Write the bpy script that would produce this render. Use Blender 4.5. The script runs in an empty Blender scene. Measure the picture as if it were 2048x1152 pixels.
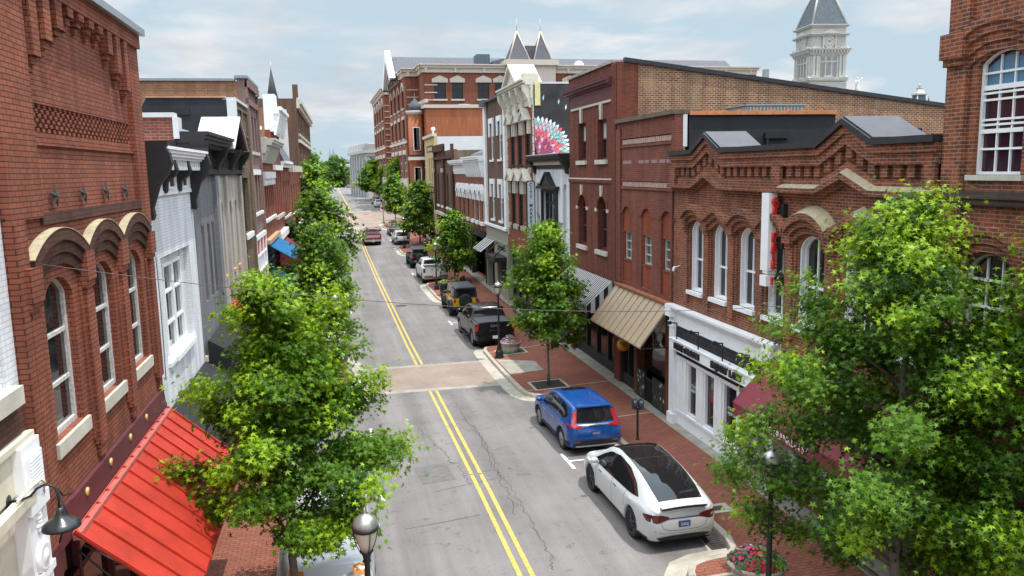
import bpy, bmesh, math, random
from mathutils import Vector, Matrix
from mathutils.geometry import tessellate_polygon
from mathutils.bvhtree import BVHTree
PI = math.pi
R_ = math.radians
S = bpy.context.scene
COL = S.collection
rnd = random.Random(7)

# ------------------------------------------------------------------ camera, sky, sun, exposure
FPX, CXP, CYP, CAMH = 1593.0, 1024.0, 576.0, 8.5       # focal length and centre in photo pixels, eye height in metres
def _cam_axes(vx=657, vy=345, roll=3.03):
    y = Vector((vx - CXP, vy - CYP, FPX)).normalized()
    d = Vector((math.sin(R_(roll)), math.cos(R_(roll)), 0))
    d = (d - y * d.dot(y)).normalized()
    return d.cross(y), y, -d
AX = _cam_axes()
cam = bpy.data.objects.new('camera', bpy.data.cameras.new('camera')); COL.objects.link(cam)
cam.data.sensor_width = 36; cam.data.lens = FPX / 2048 * 36
cam.data.clip_start = 0.1; cam.data.clip_end = 6000
M3 = Matrix(((AX[0][0], -AX[0][1], -AX[0][2]), (AX[1][0], -AX[1][1], -AX[1][2]), (AX[2][0], -AX[2][1], -AX[2][2])))
cam.matrix_world = Matrix.Translation((0, 0, CAMH)) @ M3.to_4x4()
S.camera = cam

SUN_EL, SUN_AZ = 74, 128      # degrees; azimuth clockwise from +Y (down the street)
w = bpy.data.worlds.new('World'); S.world = w; w.use_nodes = True
nt = w.node_tree; nt.nodes.clear()
def wn(t, **k):
    n = nt.nodes.new(t)
    for a, b in k.items(): setattr(n, a, b)
    return n
wl = lambda a, b: nt.links.new(a, b)
sky = wn('ShaderNodeTexSky', sky_type='NISHITA', sun_disc=False, sun_elevation=R_(SUN_EL), sun_rotation=R_(SUN_AZ))
sky.air_density = 1.0; sky.dust_density = 2.0; sky.ozone_density = 1.0
tc = wn('ShaderNodeTexCoord'); sp = wn('ShaderNodeSeparateXYZ'); wl(tc.outputs['Generated'], sp.inputs[0])
zc = wn('ShaderNodeMath', operation='MAXIMUM'); wl(sp.outputs[2], zc.inputs[0]); zc.inputs[1].default_value = 0.0
za = wn('ShaderNodeMath', operation='ADD'); wl(zc.outputs[0], za.inputs[0]); za.inputs[1].default_value = 0.16
def div(a):
    n = wn('ShaderNodeMath', operation='DIVIDE'); wl(a, n.inputs[0]); wl(za.outputs[0], n.inputs[1]); return n.outputs[0]
cb = wn('ShaderNodeCombineXYZ'); wl(div(sp.outputs[0]), cb.inputs[0]); wl(div(sp.outputs[1]), cb.inputs[1])
zz = wn('ShaderNodeMath', operation='MULTIPLY'); wl(sp.outputs[2], zz.inputs[0]); zz.inputs[1].default_value = 3.0
wl(zz.outputs[0], cb.inputs[2])
n1 = wn('ShaderNodeTexNoise'); n1.inputs['Scale'].default_value = 1.2; n1.inputs['Detail'].default_value = 9; n1.inputs['Roughness'].default_value = 0.55
n1.inputs['Distortion'].default_value = 0.25
mp = wn('ShaderNodeMapping'); mp.inputs['Location'].default_value = (3.1, 1.7, 0.4); wl(cb.outputs[0], mp.inputs[0]); wl(mp.outputs[0], n1.inputs['Vector'])
r1 = wn('ShaderNodeValToRGB'); r1.color_ramp.elements[0].position = 0.42; r1.color_ramp.elements[1].position = 0.55
wl(n1.outputs['Fac'], r1.inputs[0])
n2 = wn('ShaderNodeTexNoise'); n2.inputs['Scale'].default_value = 1.9; n2.inputs['Detail'].default_value = 7; wl(mp.outputs[0], n2.inputs['Vector'])
r2 = wn('ShaderNodeValToRGB'); r2.color_ramp.elements[0].position = 0.36; r2.color_ramp.elements[1].position = 0.66
r2.color_ramp.elements[0].color = (5.9, 6.5, 7.2, 1); r2.color_ramp.elements[1].color = (9.3, 9.4, 9.5, 1)
wl(n2.outputs['Fac'], r2.inputs[0])
base = wn('ShaderNodeMixRGB'); base.inputs[0].default_value = 0.88; base.inputs[2].default_value = (6.0, 7.6, 8.7, 1)
wl(sky.outputs[0], base.inputs[1])
mx = wn('ShaderNodeMixRGB'); wl(r1.outputs[0], mx.inputs[0]); wl(base.outputs[0], mx.inputs[1]); wl(r2.outputs[0], mx.inputs[2])
# unseen sky above the view, brightened with height as added fill for the facades
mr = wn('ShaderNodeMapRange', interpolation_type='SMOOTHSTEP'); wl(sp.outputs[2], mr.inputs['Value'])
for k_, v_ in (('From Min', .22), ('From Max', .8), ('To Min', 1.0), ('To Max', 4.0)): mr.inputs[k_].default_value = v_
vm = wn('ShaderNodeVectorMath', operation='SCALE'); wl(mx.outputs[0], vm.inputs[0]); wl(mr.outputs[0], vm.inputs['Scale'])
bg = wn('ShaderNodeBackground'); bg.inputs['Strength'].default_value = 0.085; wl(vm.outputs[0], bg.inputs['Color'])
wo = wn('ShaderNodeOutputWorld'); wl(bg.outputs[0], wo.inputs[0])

sl = bpy.data.lights.new('sun', 'SUN'); sl.energy = 3.7; sl.angle = R_(0.6); sl.color = (1.0, 0.955, 0.88)
so = bpy.data.objects.new('sun', sl); COL.objects.link(so); so.location = (30, -30, 60)
sdir = Vector((math.cos(R_(SUN_EL)) * math.sin(R_(SUN_AZ)), math.cos(R_(SUN_EL)) * math.cos(R_(SUN_AZ)), math.sin(R_(SUN_EL))))
so.rotation_euler = sdir.to_track_quat('Z', 'Y').to_euler()
S.view_settings.view_transform = 'Standard'; S.view_settings.look = 'None'
S.view_settings.exposure = 0.2; S.view_settings.gamma = 1.0; S.view_settings.use_curve_mapping = False

# ------------------------------------------------------------------ survey helpers (sight lines onto real planes)
def ray(px, py):
    c = Vector((px - CXP, py - CYP, FPX))
    return Vector((AX[0].dot(c), AX[1].dot(c), AX[2].dot(c)))
def interp(x, xs, ys):
    if x <= xs[0]: return ys[0]
    for i in range(1, len(xs)):
        if x <= xs[i]:
            f = (x - xs[i - 1]) / (xs[i] - xs[i - 1]); return ys[i - 1] + (ys[i] - ys[i - 1]) * f
    return ys[-1]
AX = (Vector((AX[0][0], AX[0][1], AX[0][2])), Vector(AX[1]), Vector(AX[2]))
GY = [-60, 20, 33, 41, 69, 94, 120, 152, 366, 600]
GZ = [0, 0, -.28, -.47, -.6, -.35, .4, 1.33, 1.7, 1.7]
def gz(y): return interp(y, GY, GZ)
def ground(px, py, dz=0.0):
    d = ray(px, py); z = dz
    for _ in range(25):
        t = (z - CAMH) / d[2]; z = gz(t * d[1]) + dz
    return Vector((t * d[0], t * d[1], z))
def atY(px, py, Y):
    d = ray(px, py); p = d * (Y / d[1]); return Vector((p[0], p[1], p[2] + CAMH))
def atX(px, py, X):
    d = ray(px, py); p = d * (X / d[0]); return Vector((p[0], p[1], p[2] + CAMH))

# ------------------------------------------------------------------ materials
MATS = {}
def mat(name, col, rough=0.7, metal=0.0, spec=0.5, var=0.0, vscale=3.0, bump=0.0, bscale=40.0, coat=0.0, trans=0.0):
    if name in MATS: return MATS[name]
    m = bpy.data.materials.new(name); m.use_nodes = True
    t = m.node_tree; b = t.nodes['Principled BSDF']
    b.inputs['Base Color'].default_value = (*col, 1); b.inputs['Roughness'].default_value = rough
    b.inputs['Metallic'].default_value = metal; b.inputs['Specular IOR Level'].default_value = spec
    b.inputs['Coat Weight'].default_value = coat; b.inputs['Coat Roughness'].default_value = 0.06
    if var or bump:
        c = t.nodes.new('ShaderNodeTexCoord')
    if var:
        n = t.nodes.new('ShaderNodeTexNoise'); n.inputs['Scale'].default_value = vscale; n.inputs['Detail'].default_value = 7
        n.inputs['Roughness'].default_value = 0.65
        t.links.new(c.outputs['Object'], n.inputs['Vector'])
        r = t.nodes.new('ShaderNodeValToRGB'); e = r.color_ramp.elements
        e[0].position = 0.3; e[1].position = 0.7
        e[0].color = (*[x * (1 - var) for x in col], 1); e[1].color = (*[min(1, x * (1 + var)) for x in col], 1)
        t.links.new(n.outputs['Fac'], r.inputs[0]); t.links.new(r.outputs[0], b.inputs['Base Color'])
    if bump:
        n = t.nodes.new('ShaderNodeTexNoise'); n.inputs['Scale'].default_value = bscale; n.inputs['Detail'].default_value = 5
        t.links.new(c.outputs['Object'], n.inputs['Vector'])
        bp = t.nodes.new('ShaderNodeBump'); bp.inputs['Strength'].default_value = bump; bp.inputs['Distance'].default_value = 0.02
        t.links.new(n.outputs['Fac'], bp.inputs['Height']); t.links.new(bp.outputs[0], b.inputs['Normal'])
    MATS[name] = m; return m

def brick(name, c1, c2, mortar, bw=0.215, bh=0.068, ms=0.007, grime=0.35, gcol=(0.05, 0.035, 0.03), gpos=(0.5, 0.75), odd=None, oddamt=0.12, mode='wall', bumpd=0.006, gscale=0.7, bias=0.0, patch=None):
    """running-bond masonry in the object's own coordinates"""
    if name in MATS: return MATS[name]
    m = bpy.data.materials.new(name); m.use_nodes = True; t = m.node_tree; L = t.links.new
    b = t.nodes['Principled BSDF']; b.inputs['Roughness'].default_value = 0.88; b.inputs['Specular IOR Level'].default_value = 0.25
    N = t.nodes.new
    c = N('ShaderNodeTexCoord'); s = N('ShaderNodeSeparateXYZ'); L(c.outputs['Object'], s.inputs[0])
    cb = N('ShaderNodeCombineXYZ')
    if mode == 'wall':
        a = N('ShaderNodeMath'); a.operation = 'ADD'; L(s.outputs[0], a.inputs[0]); L(s.outputs[1], a.inputs[1])
        L(a.outputs[0], cb.inputs[0]); L(s.outputs[2], cb.inputs[1])
    else:
        L(s.outputs[0], cb.inputs[0]); L(s.outputs[1], cb.inputs[1])
    # a little waviness so the courses are not ruled
    wv = N('ShaderNodeTexNoise'); wv.inputs['Scale'].default_value = 1.3; L(c.outputs['Object'], wv.inputs['Vector'])
    wm = N('ShaderNodeVectorMath'); wm.operation = 'SCALE'; wm.inputs['Scale'].default_value = 0.02; L(wv.outputs['Color'], wm.inputs[0])
    wa = N('ShaderNodeVectorMath'); wa.operation = 'ADD'; L(cb.outputs[0], wa.inputs[0]); L(wm.outputs[0], wa.inputs[1])
    k = N('ShaderNodeTexBrick'); L(wa.outputs[0], k.inputs['Vector'])
    k.inputs['Scale'].default_value = 1; k.inputs['Brick Width'].default_value = bw; k.inputs['Row Height'].default_value = bh
    k.inputs['Mortar Size'].default_value = ms; k.inputs['Mortar Smooth'].default_value = 0.15; k.inputs['Bias'].default_value = bias
    k.inputs['Color1'].default_value = (*c1, 1); k.inputs['Color2'].default_value = (*c2, 1); k.inputs['Mortar'].default_value = (*mortar, 1)
    out = k.outputs['Color']
    if odd:   # some bricks of a third colour
        v = N('ShaderNodeTexBrick'); L(wa.outputs[0], v.inputs['Vector'])
        for q, x in (('Scale', 1), ('Brick Width', bw), ('Row Height', bh), ('Mortar Size', 0.0), ('Bias', -1 + 2 * oddamt)): v.inputs[q].default_value = x
        v.inputs['Color1'].default_value = (0, 0, 0, 1); v.inputs['Color2'].default_value = (1, 1, 1, 1)
        v.offset = 0.5
        nz = N('ShaderNodeTexNoise'); nz.inputs['Scale'].default_value = 6.0; nz.inputs['Detail'].default_value = 2; L(c.outputs['Object'], nz.inputs['Vector'])
        rr = N('ShaderNodeValToRGB'); rr.color_ramp.elements[0].position = 0.60 - oddamt * 0.4; rr.color_ramp.elements[1].position = 0.66 - oddamt * 0.4
        L(nz.outputs['Fac'], rr.inputs[0])
        inv = N('ShaderNodeMath'); inv.operation = 'SUBTRACT'; inv.inputs[0].default_value = 1; L(k.outputs['Fac'], inv.inputs[1])
        mu = N('ShaderNodeMath'); mu.operation = 'MULTIPLY'; L(rr.outputs[0], mu.inputs[0]); L(inv.outputs[0], mu.inputs[1])
        mo = N('ShaderNodeMixRGB'); L(mu.outputs[0], mo.inputs[0]); L(out, mo.inputs[1]); mo.inputs[2].default_value = (*odd, 1); out = mo.outputs[0]
    if patch:
        nz = N('ShaderNodeTexNoise'); nz.inputs['Scale'].default_value = 0.55; nz.inputs['Detail'].default_value = 6; nz.inputs['Roughness'].default_value = 0.7; L(c.outputs['Object'], nz.inputs['Vector'])
        rr = N('ShaderNodeValToRGB'); rr.color_ramp.elements[0].position = 0.52; rr.color_ramp.elements[1].position = 0.62; rr.color_ramp.elements[1].color = (.75, .75, .75, 1)
        L(nz.outputs['Fac'], rr.inputs[0])
        mo = N('ShaderNodeMixRGB'); L(rr.outputs[0], mo.inputs[0]); L(out, mo.inputs[1]); mo.inputs[2].default_value = (*patch, 1); out = mo.outputs[0]
    if grime:
        g = N('ShaderNodeTexNoise'); g.inputs['Scale'].default_value = gscale; g.inputs['Detail'].default_value = 8; g.inputs['Roughness'].default_value = 0.68
        L(c.outputs['Object'], g.inputs['Vector'])
        r = N('ShaderNodeValToRGB'); r.color_ramp.elements[0].position = gpos[0]; r.color_ramp.elements[1].position = gpos[1]
        r.color_ramp.elements[1].color = (grime, grime, grime, 1); L(g.outputs['Fac'], r.inputs[0])
        mo = N('ShaderNodeMixRGB'); L(r.outputs[0], mo.inputs[0]); L(out, mo.inputs[1]); mo.inputs[2].default_value = (*gcol, 1); out = mo.outputs[0]
    # water streaks and soot running down the wall
    sm_ = N('ShaderNodeMapping'); sm_.inputs['Scale'].default_value = (2.4, 2.4, .2) if mode == 'wall' else (.5, .5, .5); L(c.outputs['Object'], sm_.inputs[0])
    sn = N('ShaderNodeTexNoise'); sn.inputs['Scale'].default_value = 1.0; sn.inputs['Detail'].default_value = 6; sn.inputs['Roughness'].default_value = .6; L(sm_.outputs[0], sn.inputs['Vector'])
    sr = N('ShaderNodeValToRGB'); sr.color_ramp.elements[0].position = .32; sr.color_ramp.elements[1].position = .62
    sr.color_ramp.elements[0].color = (.66, .64, .64, 1); sr.color_ramp.elements[1].color = (1.07, 1.06, 1.05, 1); L(sn.outputs['Fac'], sr.inputs[0])
    ml = N('ShaderNodeMixRGB'); ml.blend_type = 'MULTIPLY'; ml.inputs[0].default_value = .9 if mode == 'wall' else .6; L(out, ml.inputs[1]); L(sr.outputs[0], ml.inputs[2]); out = ml.outputs[0]
    L(out, b.inputs['Base Color'])
    iv = N('ShaderNodeMath'); iv.operation = 'SUBTRACT'; iv.inputs[0].default_value = 1; L(k.outputs['Fac'], iv.inputs[1])
    bp = N('ShaderNodeBump'); bp.inputs['Strength'].default_value = 0.7; bp.inputs['Distance'].default_value = bumpd
    L(iv.outputs[0], bp.inputs['Height']); L(bp.outputs[0], b.inputs['Normal'])
    MATS[name] = m; return m

def glassmat(name, col=(0.012, 0.014, 0.016), rough=0.03, wav=0.02):
    if name in MATS: return MATS[name]
    m = mat(name, col, rough, 0, 0.6)
    t = m.node_tree; b = t.nodes['Principled BSDF']
    c = t.nodes.new('ShaderNodeTexCoord'); n = t.nodes.new('ShaderNodeTexNoise'); n.inputs['Scale'].default_value = 1.6
    t.links.new(c.outputs['Object'], n.inputs['Vector'])
    bp = t.nodes.new('ShaderNodeBump'); bp.inputs['Strength'].default_value = 0.25; bp.inputs['Distance'].default_value = wav
    t.links.new(n.outputs['Fac'], bp.inputs['Height']); t.links.new(bp.outputs[0], b.inputs['Normal'])
    return m

# ------------------------------------------------------------------ mesh builder
class MB:
    def __init__(s, flip=False, off=(0, 0, 0)):
        s.v = []; s.f = []; s.mi = []; s.cur = 0; s.flip = flip; s.calls = []; s.sm = []; s.smooth = False
    def add(s, vs, fs):
        n = len(s.v); s.calls.append((n, n + len(vs), len(s.f), len(s.f) + len(fs))); s.v += [tuple(p) for p in vs]
        for f in fs: s.f.append([i + n for i in f]); s.mi.append(s.cur); s.sm.append(s.smooth)
        return s
    def box(s, x0, x1, y0, y1, z0, z1):
        if x1 < x0: x0, x1 = x1, x0
        if y1 < y0: y0, y1 = y1, y0
        if z1 < z0: z0, z1 = z1, z0
        return s.add([(x0, y0, z0), (x1, y0, z0), (x1, y1, z0), (x0, y1, z0), (x0, y0, z1), (x1, y0, z1), (x1, y1, z1), (x0, y1, z1)],
              [(0, 3, 2, 1), (4, 5, 6, 7), (0, 1, 5, 4), (1, 2, 6, 5), (2, 3, 7, 6), (3, 0, 4, 7)])
    def prism(s, poly, a, b, holes=(), axis='y'):
        """polygon (u,v) with holes, extruded from a to b; axis y: (u,?,v); x: (?,u,v); z: (u,v,?)"""
        if a > b: a, b = b, a
        loops = [list(poly)] + [list(h) for h in holes]
        def area(p): return sum(p[i][0] * p[(i + 1) % len(p)][1] - p[(i + 1) % len(p)][0] * p[i][1] for i in range(len(p)))
        for i, l in enumerate(loops):
            if (area(l) > 0) != (i == 0): l.reverse()
        tri = tessellate_polygon([[Vector((u, v, 0)) for u, v in l] for l in loops])
        flat = [p for l in loops for p in l]; n = len(flat)
        def P(u, v, w): return (u, w, v) if axis == 'y' else ((w, u, v) if axis == 'x' else (u, v, w))
        vs = [P(u, v, a) for u, v in flat] + [P(u, v, b) for u, v in flat]
        fs = []
        inv = axis == 'y'      # (u,v)->(x,z) is left-handed against +y
        for q in tri:
            x = [flat[i] for i in q]
            ar = (x[1][0] - x[0][0]) * (x[2][1] - x[0][1]) - (x[2][0] - x[0][0]) * (x[1][1] - x[0][1])
            if abs(ar) < 1e-12: continue
            q = list(q) if ar > 0 else list(reversed(q))
            top = [i + n for i in q]; bot = list(reversed(q))
            if inv: top.reverse(); bot.reverse()
            fs += [top, bot]
        k = 0
        for l in loops:
            m = len(l)
            for i in range(m):
                j = (i + 1) % m; f = [k + i, k + j, k + j + n, k + i + n]
                if inv: f.reverse()
                fs.append(f)
            k += m
        return s.add(vs, fs)
    def ring(s, outer, inner, a, b, axis='y'):
        """strip between two open polylines of equal length, extruded"""
        return s.prism(list(outer) + list(reversed(inner)), a, b, axis=axis)
    def cyl(s, p0, p1, r0, r1=None, n=10, cap=True):
        r1 = r0 if r1 is None else r1
        p0 = Vector(p0); p1 = Vector(p1); d = (p1 - p0).normalized()
        u = d.cross(Vector((0, 0, 1)) if abs(d[2]) < .9 else Vector((1, 0, 0))).normalized(); w_ = d.cross(u)
        vs = []
        for p, r in ((p0, r0), (p1, r1)):
            for i in range(n):
                a = 2 * PI * i / n; vs.append(p + (u * math.cos(a) + w_ * math.sin(a)) * r)
        fs = [(i, (i + 1) % n, (i + 1) % n + n, i + n) for i in range(n)]
        sm = s.smooth; s.smooth = True; s.add(vs, fs); s.smooth = sm
        if cap: s.add(vs, [tuple(reversed(range(n))), tuple(range(n, 2 * n))])
        return s
    def tube(s, pts, r, n=8, r1=None):
        pts = [Vector(p) for p in pts]; vs = []; m = len(pts); prev = None
        for i, p in enumerate(pts):
            d = (pts[min(i + 1, m - 1)] - pts[max(i - 1, 0)]).normalized()
            if prev is None: u = d.cross(Vector((0, 0, 1)) if abs(d[2]) < .9 else Vector((1, 0, 0))).normalized()
            else: u = (prev - d * prev.dot(d)).normalized()
            prev = u; w_ = d.cross(u)
            rr = (r[i] if isinstance(r, (list, tuple)) else (r if r1 is None else r + (r1 - r) * i / (m - 1)))
            for k in range(n):
                a = 2 * PI * k / n; vs.append(p + (u * math.cos(a) + w_ * math.sin(a)) * rr)
        fs = [(i * n + k, i * n + (k + 1) % n, (i + 1) * n + (k + 1) % n, (i + 1) * n + k) for i in range(m - 1) for k in range(n)]
        fs += [tuple(reversed(range(n))), tuple(range((m - 1) * n, m * n))]
        sm = s.smooth; s.smooth = True; s.add(vs, fs); s.smooth = sm
        return s
    def lathe(s, prof, c=(0, 0, 0), n=20, axis='z'):
        vs = []; m = len(prof)
        for r, z in prof:
            for k in range(n):
                a = 2 * PI * k / n
                if axis == 'z': vs.append((c[0] + r * math.cos(a), c[1] + r * math.sin(a), c[2] + z))
                elif axis == 'y': vs.append((c[0] + r * math.cos(a), c[1] + z, c[2] - r * math.sin(a)))
                else: vs.append((c[0] + z, c[1] + r * math.cos(a), c[2] + r * math.sin(a)))
        fs = [(i * n + k, i * n + (k + 1) % n, (i + 1) * n + (k + 1) % n, (i + 1) * n + k) for i in range(m - 1) for k in range(n)]
        fs += [tuple(reversed(range(n))), tuple(range((m - 1) * n, m * n))]
        sm = s.smooth; s.smooth = True; s.add(vs, fs); s.smooth = sm
        return s
    def ball(s, c, rx, ry=None, rz=None, n=12, m=8):
        ry = rx if ry is None else ry; rz = rx if rz is None else rz
        vs = [(c[0], c[1], c[2] - rz)]
        for i in range(1, m):
            b = -PI / 2 + PI * i / m
            for k in range(n):
                a = 2 * PI * k / n; vs.append((c[0] + rx * math.cos(b) * math.cos(a), c[1] + ry * math.cos(b) * math.sin(a), c[2] + rz * math.sin(b)))
        vs.append((c[0], c[1], c[2] + rz)); T = len(vs) - 1
        fs = [(0, 1 + (k + 1) % n, 1 + k) for k in range(n)]
        for i in range(m - 2):
            for k in range(n):
                a = 1 + i * n + k; b = 1 + i * n + (k + 1) % n; fs.append((a, b, b + n, a + n))
        fs += [(1 + (m - 2) * n + k, 1 + (m - 2) * n + (k + 1) % n, T) for k in range(n)]
        sm = s.smooth; s.smooth = True; s.add(vs, fs); s.smooth = sm
        return s
    def split(s, tol=.03):
        """the separate pieces of this mesh, each as a builder of its own"""
        bb = []
        for a, c, _, _ in s.calls:
            P = s.v[a:c]; bb.append([min(p[k] for p in P) for k in range(3)] + [max(p[k] for p in P) for k in range(3)])
        par = list(range(len(bb)))
        def find(i):
            while par[i] != i: i = par[i]
            return i
        for i in range(len(bb)):
            for j in range(i):
                if all(bb[i][k] - tol < bb[j][k + 3] and bb[j][k] - tol < bb[i][k + 3] for k in range(3)): par[find(i)] = find(j)
        out = {}
        for i, (a, c, f0, f1) in enumerate(s.calls): out.setdefault(find(i), []).append((a, c, f0, f1))
        res = []
        for cl in out.values():
            b = s.__class__.__new__(s.__class__); b.__dict__.update(s.__dict__); b.v = []; b.f = []; b.mi = []; b.sm = []; b.calls = []
            for a, c, f0, f1 in cl:
                n = len(b.v); b.v += s.v[a:c]; b.f += [[i - a + n for i in f] for f in s.f[f0:f1]]; b.mi += s.mi[f0:f1]; b.sm += s.sm[f0:f1]
            res.append(b)
        return res
    def mesh(s, name, mats):
        me = bpy.data.meshes.new(name)
        v = [(x, -y, z) for x, y, z in s.v] if s.flip else s.v
        f = [list(reversed(q)) for q in s.f] if s.flip else s.f
        me.from_pydata(v, [], f)
        for m in (mats if isinstance(mats, (list, tuple)) else [mats]): me.materials.append(m)
        me.polygons.foreach_set('material_index', s.mi); me.polygons.foreach_set('use_smooth', s.sm)
        me.update(); return me
    def build(s, name, mats, parent=None, label=None, cat=None, group=None, kind=None):
        o = bpy.data.objects.new(name, s.mesh(name, mats)); COL.objects.link(o)
        if parent: o.parent = parent
        tag(o, label, cat, group, kind); return o
def tag(o, label=None, cat=None, group=None, kind=None):
    if label: o['label'] = label
    if cat: o['category'] = cat
    if group: o['group'] = group
    if kind: o['kind'] = kind
    return o
def empty(name, loc, rz=0, label=None, cat=None, group=None):
    o = bpy.data.objects.new(name, None); COL.objects.link(o); o.location = loc; o.rotation_euler = (0, 0, rz); o.empty_display_size = .3
    return tag(o, label, cat, group)
def copy_tree(o, parent=None, loc=None, rz=None, label=None, group=None):
    c = o.copy(); COL.objects.link(c)
    if parent: c.parent = parent
    if loc is not None: c.location = loc
    if rz is not None: c.rotation_euler = (0, 0, rz)
    if label: c['label'] = label
    if group: c['group'] = group
    for ch in list(o.children): copy_tree(ch, c)
    return c
def text_mesh(txt, size, extrude=0.0, align='CENTER', spacing=1.0, bold=0.0):
    cu = bpy.data.curves.new('lettering', 'FONT'); cu.body = txt; cu.size = size; cu.extrude = extrude
    cu.align_x = align; cu.align_y = 'CENTER'; cu.space_character = spacing; cu.offset = bold; cu.resolution_u = 3
    o = bpy.data.objects.new('lettering', cu); COL.objects.link(o)
    bpy.context.view_layer.update()
    me = bpy.data.meshes.new_from_object(o)
    bpy.data.objects.remove(o); return me
def lettering(txt, size, m, parent, origin, right, up, extrude=0.004, align='CENTER', sx=1.0, name='lettering', bold=0.0, spacing=1.0):
    """text standing at origin, reading along 'right' with 'up' (vectors in the parent's frame)"""
    me = text_mesh(txt, size, extrude, align, spacing, bold); r = Vector(right).normalized() * sx; u = Vector(up).normalized(); n = Vector(right).normalized().cross(u)
    o_ = Vector(origin)
    for v in me.vertices: v.co = o_ + r * v.co.x + u * v.co.y + n * v.co.z
    me.materials.clear(); me.materials.append(m); me.update()
    o = bpy.data.objects.new(name, me); COL.objects.link(o)
    if parent: o.parent = parent
    return o
# ------------------------------------------------------------------ street plan
RX0, RANG = 10.5, 0.6        # building line right of the street: x at y=0, drift in degrees
LX0, LANG = -3.9, 0.9
def rfx(y): return RX0 + math.tan(R_(RANG)) * y
def lfx(y): return LX0 + math.tan(R_(LANG)) * y
ZFY = [-30, 15, 20, 24, 30, 40, 55, 65, 75, 95, 107, 118]
ZFZ = [.16, .16, .15, .12, .08, .02, .08, .16, .2, .55, .95, 1.3]
def zf(y): return max(interp(y, ZFY, ZFZ), gz(y) + .1)
YS = sorted(set(GY + [-8, -2, 4, 8, 12, 16, 20, 24, 28, 37, 45, 50, 55, 60, 64, 74, 80, 86, 90, 98, 102, 107, 112, 116, 118, 124, 130, 136, 142, 147, 151, 160, 175, 190, 210, 235, 260, 300, 330, 420, 500]))
def sheet(mb, xl, xr, y0, y1, dz, zfun=None, zl=None, zr=None, step=None):
    ys = [y0] + [y for y in YS if y0 + .01 < y < y1 - .01] + [y1]
    vs = []; fs = []
    for y in ys:
        a = xl(y) if callable(xl) else xl; b = xr(y) if callable(xr) else xr
        vs += [(a, y, (zl(y) if zl else gz(y)) + dz), (b, y, (zr(y) if zr else gz(y)) + dz)]
    for i in range(len(ys) - 1): fs.append((2 * i, 2 * i + 1, 2 * i + 3, 2 * i + 2))
    return mb.add(vs, fs)

def asphalt(name, base, dark, light):
    m = bpy.data.materials.new(name); m.use_nodes = True; t = m.node_tree; L = t.links.new; N = t.nodes.new
    b = t.nodes['Principled BSDF']; b.inputs['Roughness'].default_value = 0.9; b.inputs['Specular IOR Level'].default_value = 0.3
    c = N('ShaderNodeTexCoord')
    def noise(sc, det=6, rough=.6, vec=None):
        n = N('ShaderNodeTexNoise'); n.inputs['Scale'].default_value = sc; n.inputs['Detail'].default_value = det; n.inputs['Roughness'].default_value = rough
        L(vec or c.outputs['Object'], n.inputs['Vector']); return n.outputs['Fac']
    def ramp(f, p0, p1, c0, c1):
        r = N('ShaderNodeValToRGB'); r.color_ramp.elements[0].position = p0; r.color_ramp.elements[1].position = p1
        r.color_ramp.elements[0].color = (*c0, 1); r.color_ramp.elements[1].color = (*c1, 1); L(f, r.inputs[0]); return r.outputs[0]
    def mix(f, a, bb, typ='MIX'):
        n = N('ShaderNodeMixRGB'); n.blend_type = typ
        if isinstance(f, float): n.inputs[0].default_value = f
        else: L(f, n.inputs[0])
        L(a, n.inputs[1]); L(bb, n.inputs[2]); return n.outputs[0]
    col = ramp(noise(.35, 8, .62), .3, .72, dark, light)
    mp = N('ShaderNodeMapping'); mp.inputs['Scale'].default_value = (1.1, .05, 1); L(c.outputs['Object'], mp.inputs[0])
    tr = ramp(noise(1.0, 4, .6, mp.outputs[0]), .36, .68, (.66, .65, .64), (1.1, 1.1, 1.1))   # tyre tracks along the street
    col = mix(0.8, col, tr, 'MULTIPLY')
    gr = ramp(noise(30, 4, .85), .28, .72, (.62, .62, .62), (1.34, 1.34, 1.34)); col = mix(1.0, col, gr, 'MULTIPLY')
    sp = ramp(noise(2.3, 5, .7), .58, .72, (1, 1, 1), (.58, .57, .56)); col = mix(1.0, col, sp, 'MULTIPLY')
    vo = N('ShaderNodeTexVoronoi'); vo.feature = 'DISTANCE_TO_EDGE'; vo.inputs['Scale'].default_value = .22
    wv = N('ShaderNodeTexNoise'); wv.inputs['Scale'].default_value = 1.6; wv.inputs['Detail'].default_value = 8; wv.inputs['Roughness'].default_value = .65; L(c.outputs['Object'], wv.inputs['Vector'])
    ws = N('ShaderNodeVectorMath'); ws.operation = 'SCALE'; ws.inputs['Scale'].default_value = 1.1; L(wv.outputs['Color'], ws.inputs[0])
    wa = N('ShaderNodeVectorMath'); wa.operation = 'ADD'; L(c.outputs['Object'], wa.inputs[0]); L(ws.outputs[0], wa.inputs[1]); L(wa.outputs[0], vo.inputs['Vector'])
    cr = ramp(vo.outputs['Distance'], .0, .0042, (1, 1, 1), (0, 0, 0))
    ms = ramp(noise(.16, 3), .54, .64, (0, 0, 0), (1, 1, 1)); mk = mix(1.0, cr, ms, 'MULTIPLY')
    dk = N('ShaderNodeRGB'); dk.outputs[0].default_value = (.05, .047, .045, 1)
    col = mix(mk, col, dk.outputs[0]); L(col, b.inputs['Base Color'])
    bp = N('ShaderNodeBump'); bp.inputs['Strength'].default_value = .35; bp.inputs['Distance'].default_value = .006; L(noise(70, 3, .7), bp.inputs['Height']); L(bp.outputs[0], b.inputs['Normal'])
    MATS[name] = m; return m
M_ASPH = asphalt('asphalt', None, (.155, .142, .139), (.225, .209, .204))
M_PATCH = mat('asphalt_patch', (.125, .116, .113), .92, var=.2, vscale=5, bump=.3, bscale=70)
M_CONC = mat('concrete', (.36, .33, .275), .9, var=.22, vscale=2.2, bump=.15, bscale=30)
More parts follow.
